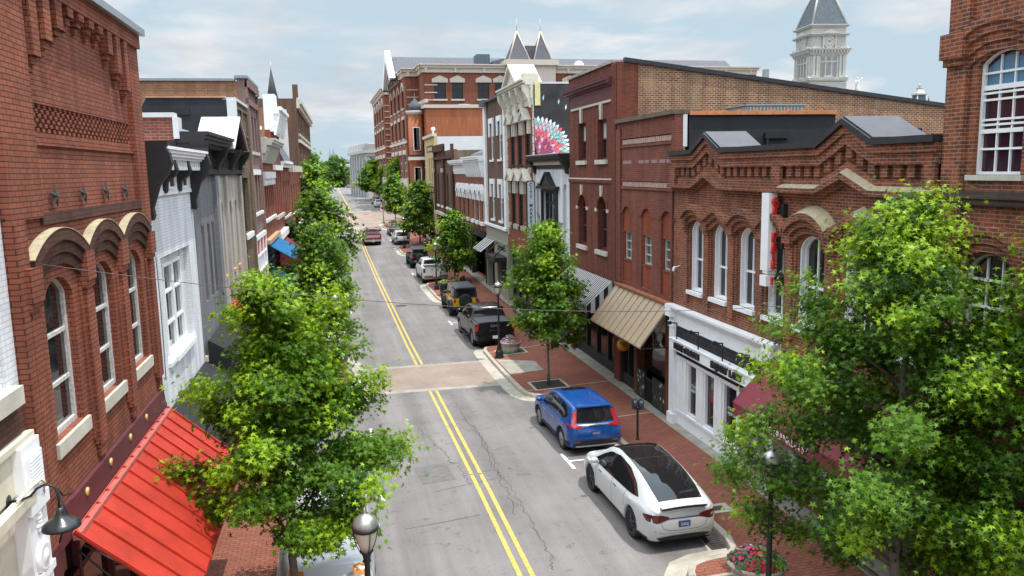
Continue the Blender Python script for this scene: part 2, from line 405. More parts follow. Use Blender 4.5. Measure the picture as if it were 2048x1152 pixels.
M_CONCD = mat('weathered_concrete', (.27, .25, .21), .9, var=.3, vscale=1.8, bump=.15, bscale=30)
M_PAVE = brick('brick_paving', (.29, .100, .062), (.225, .078, .052), (.10, .05, .038), .21, .105, .009, grime=.25, gcol=(.17, .075, .055), mode='floor', bumpd=.005, gscale=.5)
M_XING = brick('brick_crossing', (.30, .235, .195), (.25, .195, .16), (.22, .18, .15), .21, .105, .006, grime=.5, gcol=(.22, .19, .17), mode='floor', bumpd=.003, gscale=.6)
M_YEL = mat('yellow_road_paint', (.50, .34, .075), .8, var=.4, vscale=14)
M_WHITE = mat('white_road_paint', (.62, .62, .60), .75, var=.25, vscale=8)
M_IRON = mat('cast_iron', (.055, .045, .042), .7, .3, var=.3, vscale=14)
M_GRND = mat('far_ground', (.20, .19, .17), .95, var=.3, vscale=.05)

g = MB(); sheet(g, -900, 900, -60, 600, -.06)
g.add([(-900, 600, 1.64), (900, 600, 1.64), (900, 5000, 1.6), (-900, 5000, 1.6)], [(0, 1, 2, 3)])
g.build('ground', M_GRND, kind='structure')

# kerb line on the right: parking bays with bulb-outs (x, y)
RC = [(6.2, -8), (6.45, 8), (6.7, 13.9), (6.85, 14.4), (7.05, 14.7), (7.4, 14.84), (7.9, 14.9), (8.2, 15.1), (8.33, 15.6), (8.36, 20), (8.4, 27.2), (8.2, 27.9), (7.6, 28.35), (7.15, 28.65), (6.92, 29.1), (6.86, 30.0), (6.84, 32.2), (6.86, 35), (6.92, 37.6), (7.1, 38.2), (7.5, 38.55), (8.2, 38.8), (8.5, 39.3),
      (8.55, 45), (8.6, 52.6), (8.4, 53.2), (7.6, 53.8), (7.1, 54.5), (7.0, 56), (7.0, 62), (7.2, 63.2), (7.7, 63.9), (8.5, 64.3), (8.7, 65), (8.85, 75), (8.95, 83.2), (8.6, 84), (7.6, 85), (7.3, 86.5), (7.3, 92.5), (7.6, 93.8), (8.6, 94.8), (9.05, 95.6), (9.2, 105), (9.3, 112.5), (9.0, 113.4), (7.9, 114.5), (7.5, 116), (7.5, 122.5), (7.8, 124.2), (8.6, 125.4), (10.4, 126)]
LC = [(.75, -8), (.7, 10), (.6, 12.2), (.3, 13.2), (-.2, 14.0), (-.8, 14.6), (-1.25, 15.0), (-1.33, 15.8), (-1.33, 27), (-1.1, 27.8), (-.4, 28.5), (.3, 29.1), (.55, 30), (.6, 33), (.58, 37), (.3, 38), (-.4, 38.6), (-1.1, 39.2), (-1.3, 40), (-1.3, 54), (-1.1, 54.6), (.2, 55.6), (.5, 57), (.5, 62), (.2, 63.2), (-1.1, 64.2), (-1.25, 65), (-1.25, 90), (-1.2, 118), (-1.6, 121.5), (-2.6, 123)]
def cx(P, y): return interp(y, [p[1] for p in P], [p[0] for p in P])
YS = sorted(set(YS + [p[1] for p in RC] + [p[1] for p in LC]))
road = MB(); sheet(road, lambda y: cx(LC, y) - .3, lambda y: cx(RC, y) + .3, -8, 126, -.0)
sheet(road, -300, 300, 126, 150.5, 0.0)
sheet(road, -1.5, 10.9, 150.5, 366, 0.0)
sheet(road, -300, 300, 366, 384, 0.0)
road.build('road', M_ASPH, kind='structure')
wk = MB(); GA = lambda P, s, k: (lambda y: cx(P, y) + s * k)
xb = MB()
sheet(xb, GA(LC, 1, .2), GA(RC, -1, .45), 31.35, 35.5, .004); xb.cur = 1
sheet(xb, GA(LC, 1, .2), GA(RC, -1, .45), 30.95, 31.35, .0045); sheet(xb, GA(LC, 1, .2), GA(RC, -1, .45), 35.5, 35.85, .0045)
xb.build('brick_crosswalk', [M_XING, M_CONCD], kind='structure')
xb = MB(); sheet(xb, -3, 12, 119, 149.5, .004); xb.cur = 1; sheet(xb, -3, 12, 149.5, 150.3, .0045); sheet(xb, -1, 7.3, 118.2, 119, .0045)
xb.build('brick_intersection', [M_XING, M_CONC], kind='structure')
# sidewalks
sw = MB()
sheet(sw, GA(RC, 1, .17), lambda y: rfx(y) + .6, -8, 126, .0, zl=lambda y: gz(y) + .14, zr=zf)
sheet(sw, lambda y: lfx(y) - .6, GA(LC, -1, .17), -8, 123, .0, zr=lambda y: gz(y) + .14, zl=lambda y: gz(y) + .18)
sheet(sw, 10.9, 15.5, 151, 366, .14); sheet(sw, -5.5, -1.5, 150.5, 366, .14)
sw.build('brick_sidewalk', M_PAVE, kind='structure')
def kerb(P, s):
    k = MB(); n = len(P); vs = []
    for i, (x, y) in enumerate(P):      # swept section: gutter, face, top
        a = P[max(i - 1, 0)]; b = P[min(i + 1, n - 1)]
        d = Vector((b[0] - a[0], b[1] - a[1], 0)).normalized(); nx, ny = (d[1] * s, -d[0] * s)
        z = gz(y)
        for o, h in ((-.46, .006), (0, .012), (.02, .12), (.035, .142), (.175, .146), (.18, .05)): vs.append((x + nx * o, y + ny * o, z + h))
    fs = [(i * 6 + j, i * 6 + j + 1, (i + 1) * 6 + j + 1, (i + 1) * 6 + j) for i in range(n - 1) for j in range(5)]
    if s > 0: fs = [tuple(reversed(f)) for f in fs]
    k.add(vs, fs); k.build('kerb', M_CONC, kind='structure')
def dense(P):
    out = []
    for a, b in zip(P, P[1:]):
        m = max(1, int((b[1] - a[1]) / 3))
        out += [(a[0] + (b[0] - a[0]) * i / m, a[1] + (b[1] - a[1]) * i / m) for i in range(m)]
    return out + [P[-1]]
kerb(dense(RC), 1); kerb(dense(LC), -1)
fk = MB(); 
sheet(fk, 10.7, 10.9, 151, 366, .14); sheet(fk, -1.5, -1.3, 150.5, 366, .14); sheet(fk, 10.69, 10.71, 151, 366, .07)
fk.build('kerb', M_CONC, kind='structure')
# building-foot strip and ramp
st = MB(); sheet(st, lambda y: rfx(y) - .34, lambda y: rfx(y) + .3, 8, 118, .006, zl=lambda y: zf(y) - (zf(y) - gz(y) - .14) * .12, zr=zf)
st.build('paving_edge', M_CONCD, kind='structure')
rp = MB(); rp.prism([(7.08, 32.1), (8.55, 32.1), (8.6, 33.9), (7.08, 35.2)], 0, .02, axis='z')
rp.v = [(x, y, z + gz(y) + .14 + (zf(y) - gz(y) - .14) * max(0, (x - cx(RC, y) - .17) / (rfx(y) + .6 - cx(RC, y) - .17))) for x, y, z in rp.v]
rp.build('kerb_ramp', M_CONCD, kind='structure')
jt = MB()
for y in (21.2, 24.8, 29.2, 36.8, 42.5, 50, 57, 70):
    sheet(jt, GA(RC, 1, .18), lambda y_: rfx(y_) - .34, y, y + .07, .007, zl=lambda y_: gz(y_) + .14, zr=lambda y_: zf(y_) - .012)
jt.build('paving_joint', M_CONC, kind='structure')
# double yellow centre line and bay markings
def lines(name, segs, m):
    b = MB()
    for x0, y0, x1, y1, wd in segs:
        d = Vector((x1 - x0, y1 - y0, 0)); n = max(1, int(d.length / .6)); d.normalize(); nx, ny = d[1] * wd / 2, -d[0] * wd / 2
        for i in range(n):
            a = i / n; c = (i + 1) / n
            pts = []
            for f, s in ((a, -1), (a, 1), (c, 1), (c, -1)):
                x = x0 + (x1 - x0) * f + nx * s; y = y0 + (y1 - y0) * f + ny * s; pts.append((x, y, gz(y) + .009))
            b.add(pts, [(0, 1, 2, 3)])
    return b.build(name, m, kind='structure')
seg = []
for x in (3.5, 3.76):
    for a, c in ((-6, 21.2), (21.28, 25.9), (25.98, 30.9), (35.9, 37.1), (37.2, 70.2), (70.25, 94), (94, 117.6), (151.4, 240), (240.2, 352)): seg.append((x, a, x, c, .105))
lines('centre_line', seg, M_YEL)
seg = []
for y in (21.5, 46.2, 70.6, 101.5):
    xx = cx(RC, y) - 1.95; seg += [(xx, y - .65, xx, y + .7, .1), (xx + .05, y, xx + 1.2, y, .1)]
for y in (20.5, 26.0, 46, 52): seg += [(.95, y - .5, .95, y + .5, .1)]
for y in (168, 176, 186, 200, 212): seg += [(8.2, y, 9.6, y, .25)]
for k in range(7): seg.append((-.5 + k * 1.5, 357, -.5 + k * 1.5, 362, .7))
seg += [(6.2, 190, 6.8, 196, .3), (6.2, 193, 6.8, 192.4, .3)]
lines('bay_marking', seg, M_WHITE)
pt = MB()
for a in ([(2.1, 20.9), (3.0, 21.0), (2.95, 22.4), (1.95, 22.3)],):
    pt.prism(a, 0, .004, axis='z')
pt.v = [(x, y, gz(y) + z + .001) for x, y, z in pt.v]; pt.build('road_patch', M_PATCH, kind='structure')
# seams and long cracks in the asphalt, as thin tar lines
ck = MB()
def crack(pts, wd=.016, jit=.07, n=9):
    P = []
    for a, b in zip(pts, pts[1:]):
        for i in range(n):
            f = i / n; P.append((a[0] + (b[0] - a[0]) * f + rnd.uniform(-jit, jit), a[1] + (b[1] - a[1]) * f))
    P.append(pts[-1])
    for a, b in zip(P, P[1:]):
        d = Vector((b[0] - a[0], b[1] - a[1], 0))
        if d.length < 1e-4: continue
        d.normalize(); q = wd * rnd.uniform(.5, 1.3) / 2; nx, ny = d[1] * q, -d[0] * q
        ck.add([(a[0] - nx, a[1] - ny, gz(a[1]) + .005), (a[0] + nx, a[1] + ny, gz(a[1]) + .005), (b[0] + nx, b[1] + ny, gz(b[1]) + .005), (b[0] - nx, b[1] - ny, gz(b[1]) + .005)], [(0, 1, 2, 3)])
def cpx(*p, **k): crack([tuple(ground(*q)[:2]) for q in p], **k)
cpx((909, 800), (932, 837), (965, 880), (985, 910), (995, 940), (1010, 960), (1045, 1010), (1075, 1070), (1100, 1110), (1108, 1140))
cpx((950, 850), (972, 905), (988, 935), (1000, 962), (1015, 985), (1030, 1030))
cpx((838, 855), (868, 885), (872, 893), (890, 905), (898, 925), (914, 926), (925, 950), (938, 968))
cpx((985, 940), (970, 943), (957, 943)); cpx((812, 1058), (880, 1046), (960, 1030)); cpx((1030, 950), (1052, 948), (1068, 948))
cpx((835, 940), (920, 925), jit=.02); cpx((865, 985), (930, 970), (1000, 955), jit=.02)
ck.build('road_crack', mat('tar', (.04, .038, .037), .8), kind='structure')
# ------------------------------------------------------------------ building kit
M_WHT = mat('white_paint', (.80, .80, .81), .55, var=.06, vscale=3)
M_OLDW = mat('flaking_white_paint', (.50, .48, .46), .8, var=.35, vscale=18, bump=.3, bscale=60)
M_CREAM = mat('cream_paint', (.60, .55, .43), .65, var=.12, vscale=4)
M_STONE = mat('limestone', (.50, .47, .40), .85, var=.15, vscale=3, bump=.1)
M_CAP = mat('lime_wash', (.36, .30, .195), .9, var=.25, vscale=8)
M_BLK = mat('black_paint', (.012, .012, .014), .55, var=.3, vscale=6)
M_BLKF = mat('black_fabric', (.010, .010, .012), .85, var=.4, vscale=5, bump=.1)
M_FLASH = mat('metal_flashing', (.34, .37, .40), .35, .7, var=.15, vscale=3)
M_WFLASH = mat('white_flashing', (.58, .59, .61), .55, .0, var=.06)
M_ROOF = mat('roof_membrane', (.09, .09, .095), .85, var=.3, vscale=.6)
M_ROOFW = mat('white_roof_membrane', (.62, .63, .63), .7, var=.1, vscale=.5)
M_MEMB = mat('bitumen_sheet', (.013, .015, .020), .7, var=.45, vscale=1.4, bump=.25, bscale=6)
M_GLASS = glassmat('window_glass')
M_GLASSB = glassmat('blue_window_glass', (.02, .045, .07))
M_SHOP = glassmat('shop_glass', (.016, .014, .013))
M_CURT = mat('curtain', (.40, .40, .40), .9, var=.2, vscale=6)
M_MAROON = mat('maroon_paint', (.105, .022, .028), .6, var=.2, vscale=4)
B_RED = brick('red_brick', (.325, .104, .060), (.255, .082, .050), (.05, .022, .017), grime=.55, gcol=(.11, .042, .03), ms=.006, gpos=(.42, .72))
B_REDD = brick('stained_brick', (.12, .052, .036), (.085, .04, .03), (.045, .028, .022), grime=.5, ms=.005, gcol=(.03, .02, .018))
B_WHT = brick('white_painted_brick', (.74, .76, .79), (.70, .72, .75), (.56, .58, .61), grime=.15, gcol=(.5, .52, .55), bumpd=.008)
B_GRY = brick('grey_painted_brick', (.21, .21, .225), (.19, .19, .205), (.15, .15, .16), grime=.25, gcol=(.14, .14, .15), bumpd=.008)
B_BEI = brick('beige_painted_brick', (.46, .43, .385), (.43, .40, .355), (.34, .315, .28), grime=.25, gcol=(.34, .31, .27), bumpd=.008)
B_TAN = brick('tan_brick', (.20, .145, .095), (.16, .115, .075), (.10, .08, .06), grime=.35, gcol=(.07, .05, .035))
B_PINK = brick('faded_pink_brick', (.25, .155, .135), (.205, .125, .11), (.23, .19, .17), grime=.4, gcol=(.10, .07, .065))
B_ORA = brick('orange_common_brick', (.36, .15, .065), (.27, .105, .05), (.34, .26, .19), grime=.4, gcol=(.16, .08, .045), ms=.01, patch=(.33, .12, .05))
B_SOFT = brick('soft_red_brick', (.30, .088, .06), (.22, .065, .048), (.31, .20, .16), ms=.011, grime=.45, gcol=(.13, .05, .04), bh=.075)
B_OLD = brick('old_red_brick', (.30, .086, .043), (.195, .056, .032), (.34, .20, .13), ms=.0085, grime=.45, gcol=(.10, .048, .034), odd=(.12, .05, .035), oddamt=.25)
B_MIX = brick('weathered_party_brick', (.235, .10, .055), (.115, .055, .036), (.46, .335, .225), ms=.014, bh=.078, grime=.35, gcol=(.13, .075, .05), odd=(.36, .14, .055), oddamt=.1, patch=(.34, .235, .145), gscale=.6, gpos=(.48, .66))
B_BROWN = brick('brown_brick', (.165, .09, .06), (.12, .066, .046), (.14, .10, .08), grime=.3)
B_R3 = brick('dark_red_brick', (.215, .062, .035), (.15, .042, .027), (.10, .048, .035), grime=.5, gcol=(.085, .036, .029), ms=.008, gpos=(.45,.7))
B_R2 = brick('purple_red_brick', (.215, .060, .040), (.145, .042, .031), (.22, .115, .085), grime=.5, gcol=(.23, .12, .105), gpos=(.50, .72), ms=.007)
B_INF = brick('infill_brick', (.28, .07, .034), (.24, .058, .03), (.17, .06, .04), grime=.25, gcol=(.12, .04, .03), ms=.005)
B_ORB = brick('new_orange_brick', (.40, .135, .062), (.34, .11, .052), (.30, .14, .085), grime=.15, gcol=(.25, .085, .045), ms=.006)
B_BANK = brick('bank_brick', (.26, .088, .05), (.21, .068, .042), (.17, .085, .06), grime=.2, gcol=(.15, .05, .035), ms=.006)

def arc(t0, t1, zs, rise, n=12):
    if rise <= 1e-4: return [(t0, zs), (t1, zs)]
    h = (t1 - t0) / 2; c = (t0 + t1) / 2; r = (h * h + rise * rise) / (2 * rise); zc = zs + rise - r
    a0 = math.atan2(zs - zc, -h); a1 = math.atan2(zs - zc, h)
    return [(c + r * math.cos(a0 + (a1 - a0) * i / n), zc + r * math.sin(a0 + (a1 - a0) * i / n)) for i in range(n + 1)]
def gab(t0, t1, zs, rise): return [(t0, zs), ((t0 + t1) / 2, zs + rise), (t1, zs)]
def rect(t0, t1, z0, z1): return [(t0, z0), (t0, z1), (t1, z1), (t1, z0)]

SPLIT = {'hood_pier', 'pale_brick_band', 'gable_roof', 'entrance_pier', 'pilaster', 'end_pier', 'sill', 'window_hood', 'brick_pier', 'window_pediment', 'lintel', 'white_trim', 'brick_trim', 'window_surround', 'bracket', 'red_panel', 'flower_panel', 'string_course', 'side_patch', 'flashing', 'cornice', 'stone_trim', 'side_membrane', 'rear_parapet', 'cable', 'parapet_edge', 'brown_band', 'side_panel', 'black_tile_band', 'party_wall', 'shop_interior', 'pane', 'grey_shopfront', 'window_slit', 'coping', 'hood_cap', 'stone_base'}
def slope_cap(b, poly, rise, pr):
    """mortar wash sloping from the wall down to the front edge"""
    n = len(poly); vs = []
    for t, z in poly: vs += [(t, .001, z + rise), (t, pr, z + .012), (t, pr, z + .001), (t, .001, z + .001)]
    fs = []
    for i in range(n - 1):
        a = i * 4; c = a + 4; fs += [(a, a + 1, c + 1, c), (a + 1, a + 2, c + 2, c + 1)]
    b.add(vs, fs + [(0, 3, 2, 1), (n * 4 - 4, n * 4 - 3, n * 4 - 2, n * 4 - 1)])
class Bld:
    def __init__(s, name, side, s0, s1, label, cat='building', z0=None, dx=0.0, group=None):
        x0, a = (RX0, RANG) if side == 'R' else (LX0, LANG)
        s.side = side; s.a = R_(a); s.s0 = s0; s.s1 = s1; s.sg = 1 if side == 'R' else -1
        d = Vector((math.sin(s.a), math.cos(s.a), 0)); s.d = d; n = Vector((-d[1], d[0], 0)) * s.sg; s.n = n
        s.p0 = Vector((x0, 0, 0)) + n * dx
        s.root = empty(name, s.p0 + d * s0, math.atan2(d[1], d[0]), label, cat, group)
        s.zb = (zf if side == 'R' else (lambda y: gz(y) + .14))((s0 + s1) / 2) - .12 if z0 is None else z0
        s.holes = []
    def mb(s): return BM(s)
    def P(s, px, py, o=0):           # sight line onto the facade plane
        r = ray(px, py); k = (s.p0 + s.n * o).dot(s.n) / Vector((r[0], r[1], 0)).dot(s.n); p = r * k - s.p0
        return Vector((p[0], p[1], 0)).dot(s.d), r[2] * k + CAMH
    def L(s, t, o, z): return Vector((t - s.s0, o * s.sg, z))
    def wall(s, outline, m, o0=-.3, o1=0, name='wall', holes=None):
        b = s.mb(); b.prism(outline, o0, o1, s.holes if holes is None else holes); s.holes = [] if holes is None else s.holes
        return b.build(name, m, s.root)
    def body(s, depth, zr, ms, mr=None, o=-.3, near=None, name='side_wall', back_drop=0):
        b = s.mb(); t0 = s.s0 + .012; t1 = s.s1 - .012
        if back_drop:
            o0_ = o; b.add([(t0, o - .004, s.zb), (t1, o - .004, s.zb), (t1, -depth, s.zb), (t0, -depth, s.zb), (t0, o - .004, zr), (t1, o - .004, zr), (t1, -depth, zr - back_drop), (t0, -depth, zr - back_drop)],
                  [(0, 1, 2, 3), (4, 7, 6, 5), (0, 4, 5, 1), (1, 5, 6, 2), (2, 6, 7, 3), (3, 7, 4, 0)])
        else: b.box(t0, t1, -depth, o - .004, 3.25, zr)
        if back_drop: pass
        else: b.box(t0, t1, -depth, -2.8, s.zb, 3.249); b.box(t0, t0 + .2, -2.8, o - .004, s.zb, 3.249); b.box(t1 - .2, t1, -2.8, o - .004, s.zb, 3.249)
        b.build(name, ms, s.root)
        r = s.mb(); r.box(t0 + .25, t1 - .25, -depth + .25, o - .05, zr - .02, zr + .015) if not back_drop else None
        if r is not None and r.v: r.build('roof', mr or M_ROOF, s.root)
    def part(s, name, m, fn, parent=None):
        b = s.mb(); fn(b)
        if name in SPLIT and len(b.calls) > 1:
            for q in b.split(): o = q.build(name, m, parent or s.root)
            return o
        return b.build(name, m, parent or s.root)
    def window(s, t0, t1, z0, z1, rise=0, shape='arc', rec=.16, fw=.07, fm=None, gm=None, rails=(.5,), mulls=(), sill=None, sm=None, fd=.09, barw=.035, hole=True, curtain=0, casing=0):
        fm = fm or M_WHT; gm = gm or M_GLASS; n = 12
        def top(i):
            f = (t1 - t0 - 2 * i) / (t1 - t0)
            return arc(t0 + i, t1 - i, z1 - rise - (0 if rise else i), rise * f - (0 if not rise else 0), n) if shape == 'arc' else gab(t0 + i, t1 - i, z1 - rise - i * .5, rise * f)
        zt = z1 - rise
        o_ = [(t0, z0)] + top(0) + [(t1, z0)]
        inn = [(t0 + fw, z0 + fw)] + top(fw) + [(t1 - fw, z0 + fw)]
        if hole: s.holes.append(o_)
        b = s.mb(); e = .003
        oo = [(t0 + e, z0 + e)] + top(e) + [(t1 - e, z0 + e)]
        b.prism(oo, -rec - .06, -rec + fd - .06, [inn])
        if casing: b.prism(oo, -rec + fd - .06 + .001, -.03, [[(t0 + casing, z0 + casing)] + top(casing) + [(t1 - casing, z0 + casing)]])
        H = zt - z0
        for k, r in enumerate(rails):
            z = z0 + H * r; b.box(t0 + fw * .9, t1 - fw * .9, -rec - .05, -rec + fd - .075, z - barw * .8, z + barw * .8)
        for mu in mulls:
            t = t0 + (t1 - t0) * mu; hh = z1 - fw * 1.0 - (abs(mu - .5) * 2) ** 2 * rise * .98
            b.box(t - barw / 2, t + barw / 2, -rec - .045, -rec + fd - .085, z0 + fw * .9, hh)
        w_ = b.build('window', fm, s.root)
        g = s.mb(); g.prism(inn, -rec - .05, -rec - .035); g.build('pane', gm, w_)
        if curtain:
            c = s.mb(); c.box(t0 + fw, t0 + fw + (t1 - t0) * curtain, -rec - .034, -rec - .03, z0 + fw, zt - fw * .5); c.build('curtain', M_CURT, w_)
        if sill:
            e_, dp, h = sill; q = s.mb(); q.box(t0 - e_, t1 + e_, -rec + .005, dp, z0 - h, z0 - .002); q.build('sill', sm or M_STONE, w_)
        return w_
    def blind(s, t0, t1, z0, z1, m, rise=0, rec=.1, name='blind_window', shape='arc'):
        tp = arc(t0, t1, z1 - rise, rise) if shape == 'arc' else gab(t0, t1, z1 - rise, rise)
        s.holes.append([(t0, z0)] + tp + [(t1, z0)])
        return s.part(name, m, lambda b: b.prism([(t0 + .002, z0 + .002)] + [(t, z - .002) for t, z in tp] + [(t1 - .002, z0 + .002)], -rec - .05, -rec))
    def hood(s, t0, t1, zs, rise, steps, bm, cap=None, shape='arc', name='window_hood', th=.2, topcap=.03, wash=0):
        """stack of stepped rings: steps = list of projections, outermost first"""
        b = s.mb(); n = 14; mk = (lambda i: arc(t0 + i * .25, t1 - i * .25, zs - i, rise * (t1 - t0 - i * .5) / (t1 - t0), n)) if shape == 'arc' else (lambda i: gab(t0 + i * .25, t1 - i * .25, zs - i, rise * (t1 - t0 - i * .5) / (t1 - t0)))
        for k, pr in enumerate(steps): b.ring(mk(k * th), mk((k + 1) * th), .002, pr)
        h = b.build(name, bm, s.root)
        if cap:
            c = s.mb(); (c.ring([(t, z + topcap) for t, z in mk(0)], [(t, z + .002) for t, z in mk(0)], .0, steps[0] + .01) if not wash else slope_cap(c, mk(0), wash, steps[0] + .006)); c.build('hood_cap', cap, h)
        return h
    def shop(s, t0, t1, z0, z1, frame, panes=3, base=.5, o=-.25, gm=None, base_m=None, transom=.75, door=None):
        b = s.mb(); n = panes; W = (t1 - t0) / n
        for i in range(n + 1): b.box(t0 + i * W - .05, t0 + i * W + .05, o - .08, o + .06, z0, z1)
        b.box(t0, t1, o - .08, o + .05, z1 - .12, z1); zt = z0 + (z1 - z0) * transom
        b.box(t0, t1, o - .07, o + .05, zt - .05, zt + .05)
        f = b.build('shopfront', frame, s.root)
        s.part('pane', gm or M_SHOP, lambda q: q.box(t0, t1, o - .06, o - .03, z0, z1 - .05), f)
        s.part('stall_riser', base_m or frame, lambda q: q.box(t0, t1, o - .1, o + .08, z0, z0 + base), f)
        return f
class BM(MB):
    """mesh builder working in along-street distance, outward offset and height of a building"""
    def __init__(s, B): super().__init__(flip=B.sg < 0); s.B = B
    def mesh(s, name, mats):
        s.v = [(x - s.B.s0, y, z) for x, y, z in s.v]; return super().mesh(name, mats)

def awning(B, t0, t1, zt, proj, zo, m, label, ribs=0, ribm=None, val=0, valm=None, sides=True, th=.03, stripes=0, m2=None, o0=.02, group=None, name='awning', ribh=.035, ribw=.03, rod=True, cat='awning'):
    root = empty(name, B.p0 + B.d * t0 + B.n * o0 + Vector((0, 0, zt)), math.atan2(B.d[1], B.d[0]), label, cat, group)
    def mb():
        b = MB(flip=B.sg < 0); return b
    W = t1 - t0; dz = zo - zt; ln = math.hypot(proj, dz); uy, uz = proj / ln, dz / ln; nx, nz = -uz, uy     # slope and its normal
    def slab(b, a, c, h0, h1, l0=0, l1=ln):
        pts = []
        for l, h in ((l0, h0), (l1, h0), (l1, h1), (l0, h1)): pts.append((uy * l + nx * h, uz * l + nz * h))
        return b.add([(a, y, z) for y, z in pts] + [(c, y, z) for y, z in pts], [(0, 1, 2, 3), (7, 6, 5, 4), (0, 4, 5, 1), (1, 5, 6, 2), (2, 6, 7, 3), (3, 7, 4, 0)])
    b = mb()
    if stripes:
        w_ = W / stripes
        for i in range(stripes): b.cur = i % 2; slab(b, i * w_, (i + 1) * w_ , 0, th)
        can = b.build('canopy', [m, m2], root)
    else:
        slab(b, 0, W, 0, th)
        for i in range(ribs + 1 if ribs else 0):
            x = W * i / ribs; slab(b, x - ribw / 2, x + ribw / 2, th - .001, th + ribh)
        can = b.build('canopy', m, root)
    if val:
        b = mb()
        if stripes:
            for i in range(stripes): b.cur = i % 2; b.box(i * W / stripes, (i + 1) * W / stripes, proj - .012, proj + .012, zo - zt - val, zo - zt + .01)
            b.build('valance', [m, m2], root)
        else:
            b.box(0, W, proj - .012, proj + .012, zo - zt - val, zo - zt + .02); b.build('valance', valm or m, root)
    if sides:
        z1 = zo - zt - val
        for x in (.004, W - .004):
            b = mb()
            if stripes:
                n = 6
                for i in range(n):
                    f0, f1 = i / n, (i + 1) / n; b.cur = i % 2
                    q = [(proj * f0, dz * f0 - .004), (proj * f1, dz * f1 - .004), (proj * f1, z1), (proj * f0, z1)]
                    b.prism(q, x - .01, x + .01, axis='x')
            else: b.prism([(0, -.004), (proj, dz - .004), (proj, z1), (0, min(z1, dz))], x - .01, x + .01, axis='x')
            b.build('side_panel', [m, m2] if stripes else (valm or m), root)
    elif rod:
        b = mb()
        for x in (.05, W - .05):
            b.tube([(x, 0, dz - .05), (x, proj * .95, dz - .03)], .018, 6); b.tube([(x, .02, -.25), (x, proj * .6, dz * .95)], .014, 6)
        b.tube([(.03, proj * .97, dz - .02), (W - .03, proj * .97, dz - .02)], .016, 6)
        b.build('bracket', M_BLK, root)
    return root
# ------------------------------------------------------------------ left side of the street
# near white building at the edge of the view
B = Bld('white_brick_building', 'L', 4.5, 10.33, 'white painted brick building with cream shopfront beside the tall red brick one')
B.window(8.15, 9.95, 6.12, 8.3, rec=.14, fw=.09, rails=(.5,), mulls=(.5,), sill=(.14, .14, .22))
B.wall(rect(4.5, 10.33, 5.95, 12.6), B_WHT)
B.part('brick_band', B_REDD, lambda b: b.box(4.5, 10.33, -.3, .03, 5.52, 5.95))
B.part('shop_cornice', M_CREAM, lambda b: (b.box(4.5, 10.3, -.3, .06, 4.9, 5.51), b.box(4.5, 10.3, .06, .12, 5.44, 5.515)))
def f(b):
    b.box(9.74, 10.31, -.3, .16, .1, 5.44); b.box(9.8, 10.25, .16, .2, 4.85, 5.3)
    for i in range(9): b.box(9.86, 10.19, .2, .215, 4.9 + i * .042, 4.92 + i * .042)
    b.box(9.74, 10.31, .16, .21, 4.62, 4.78); b.box(9.74, 10.31, .16, .2, 3.75, 3.85)
    b.lathe([(.001, 0), (.2, 0), (.2, .03), (.15, .05), (.12, .035), (.07, .06), (.001, .07)], (10.02, .16, 4.02), 20, 'y')
    for i in range(5): b.ball((10.02, .165, 4.36 + i * .05), .06 + .02 * (i % 2), .04, .04, 8, 5)
    for i in range(7): b.cyl((9.82 + i * .067, .165, .8), (9.82 + i * .067, .165, 3.7), .024, n=8)
B.part('pilaster', M_WHT, f)
B.part('shop_panel', M_CREAM, lambda b: (b.box(4.5, 9.73, -.3, 0, 3.5, 4.9), b.box(9.2, 9.73, -.3, .0, .1, 3.5), b.box(9.32, 9.6, .0, .025, 1.2, 3.3)))
B.part('conduit', M_CREAM, lambda b: (b.box(6, 9.9, .1, .22, 4.78, 4.9), b.tube([(9.4, .2, 4.95), (9.75, .24, 5.0), (10.0, .24, 4.98), (10.12, .24, 4.9), (10.16, .2, 4.75)], .016, 6)))
B.shop(5, 9.15, .14, 3.45, M_BLK, 3, .6)
B.body(14, 12.2, B_RED)
def gooseneck(loc, rz, label):
    r = empty('gooseneck_lamp', loc, rz, label, 'wall lamp')
    b = MB(); b.lathe([(.001, 0), (.075, 0), (.08, .03), (.001, .04)], (0, 0, 0), 16, 'y'); b.build('wall_plate', M_BLK, r)
    b = MB(); b.tube([(0, .03, 0), (0, .16, .01), (0, .26, .05), (0, .33, .13), (0, .42, .17), (0, .51, .13), (0, .54, .03), (0, .54, -.16)], .014, 8); b.build('arm', M_BLK, r)
    b = MB(); b.lathe([(.001, -.12), (.04, -.12), (.042, -.17), (.055, -.2), (.075, -.235), (.155, -.28), (.2, -.325), (.205, -.355), (.193, -.352), (.15, -.3), (.001, -.26)], (0, .54, 0), 28); b.build('lamp_shade', mat('black_enamel', (.02, .022, .025), .28, 0, .5), r)
    return r
p = B.p0 + B.d * 9.55 + B.n * .03 + Vector((0, 0, 4.91))
gooseneck(p, math.atan2(B.n[1], B.n[0]) - PI / 2 , 'black gooseneck barn lamp on the cream shopfront')

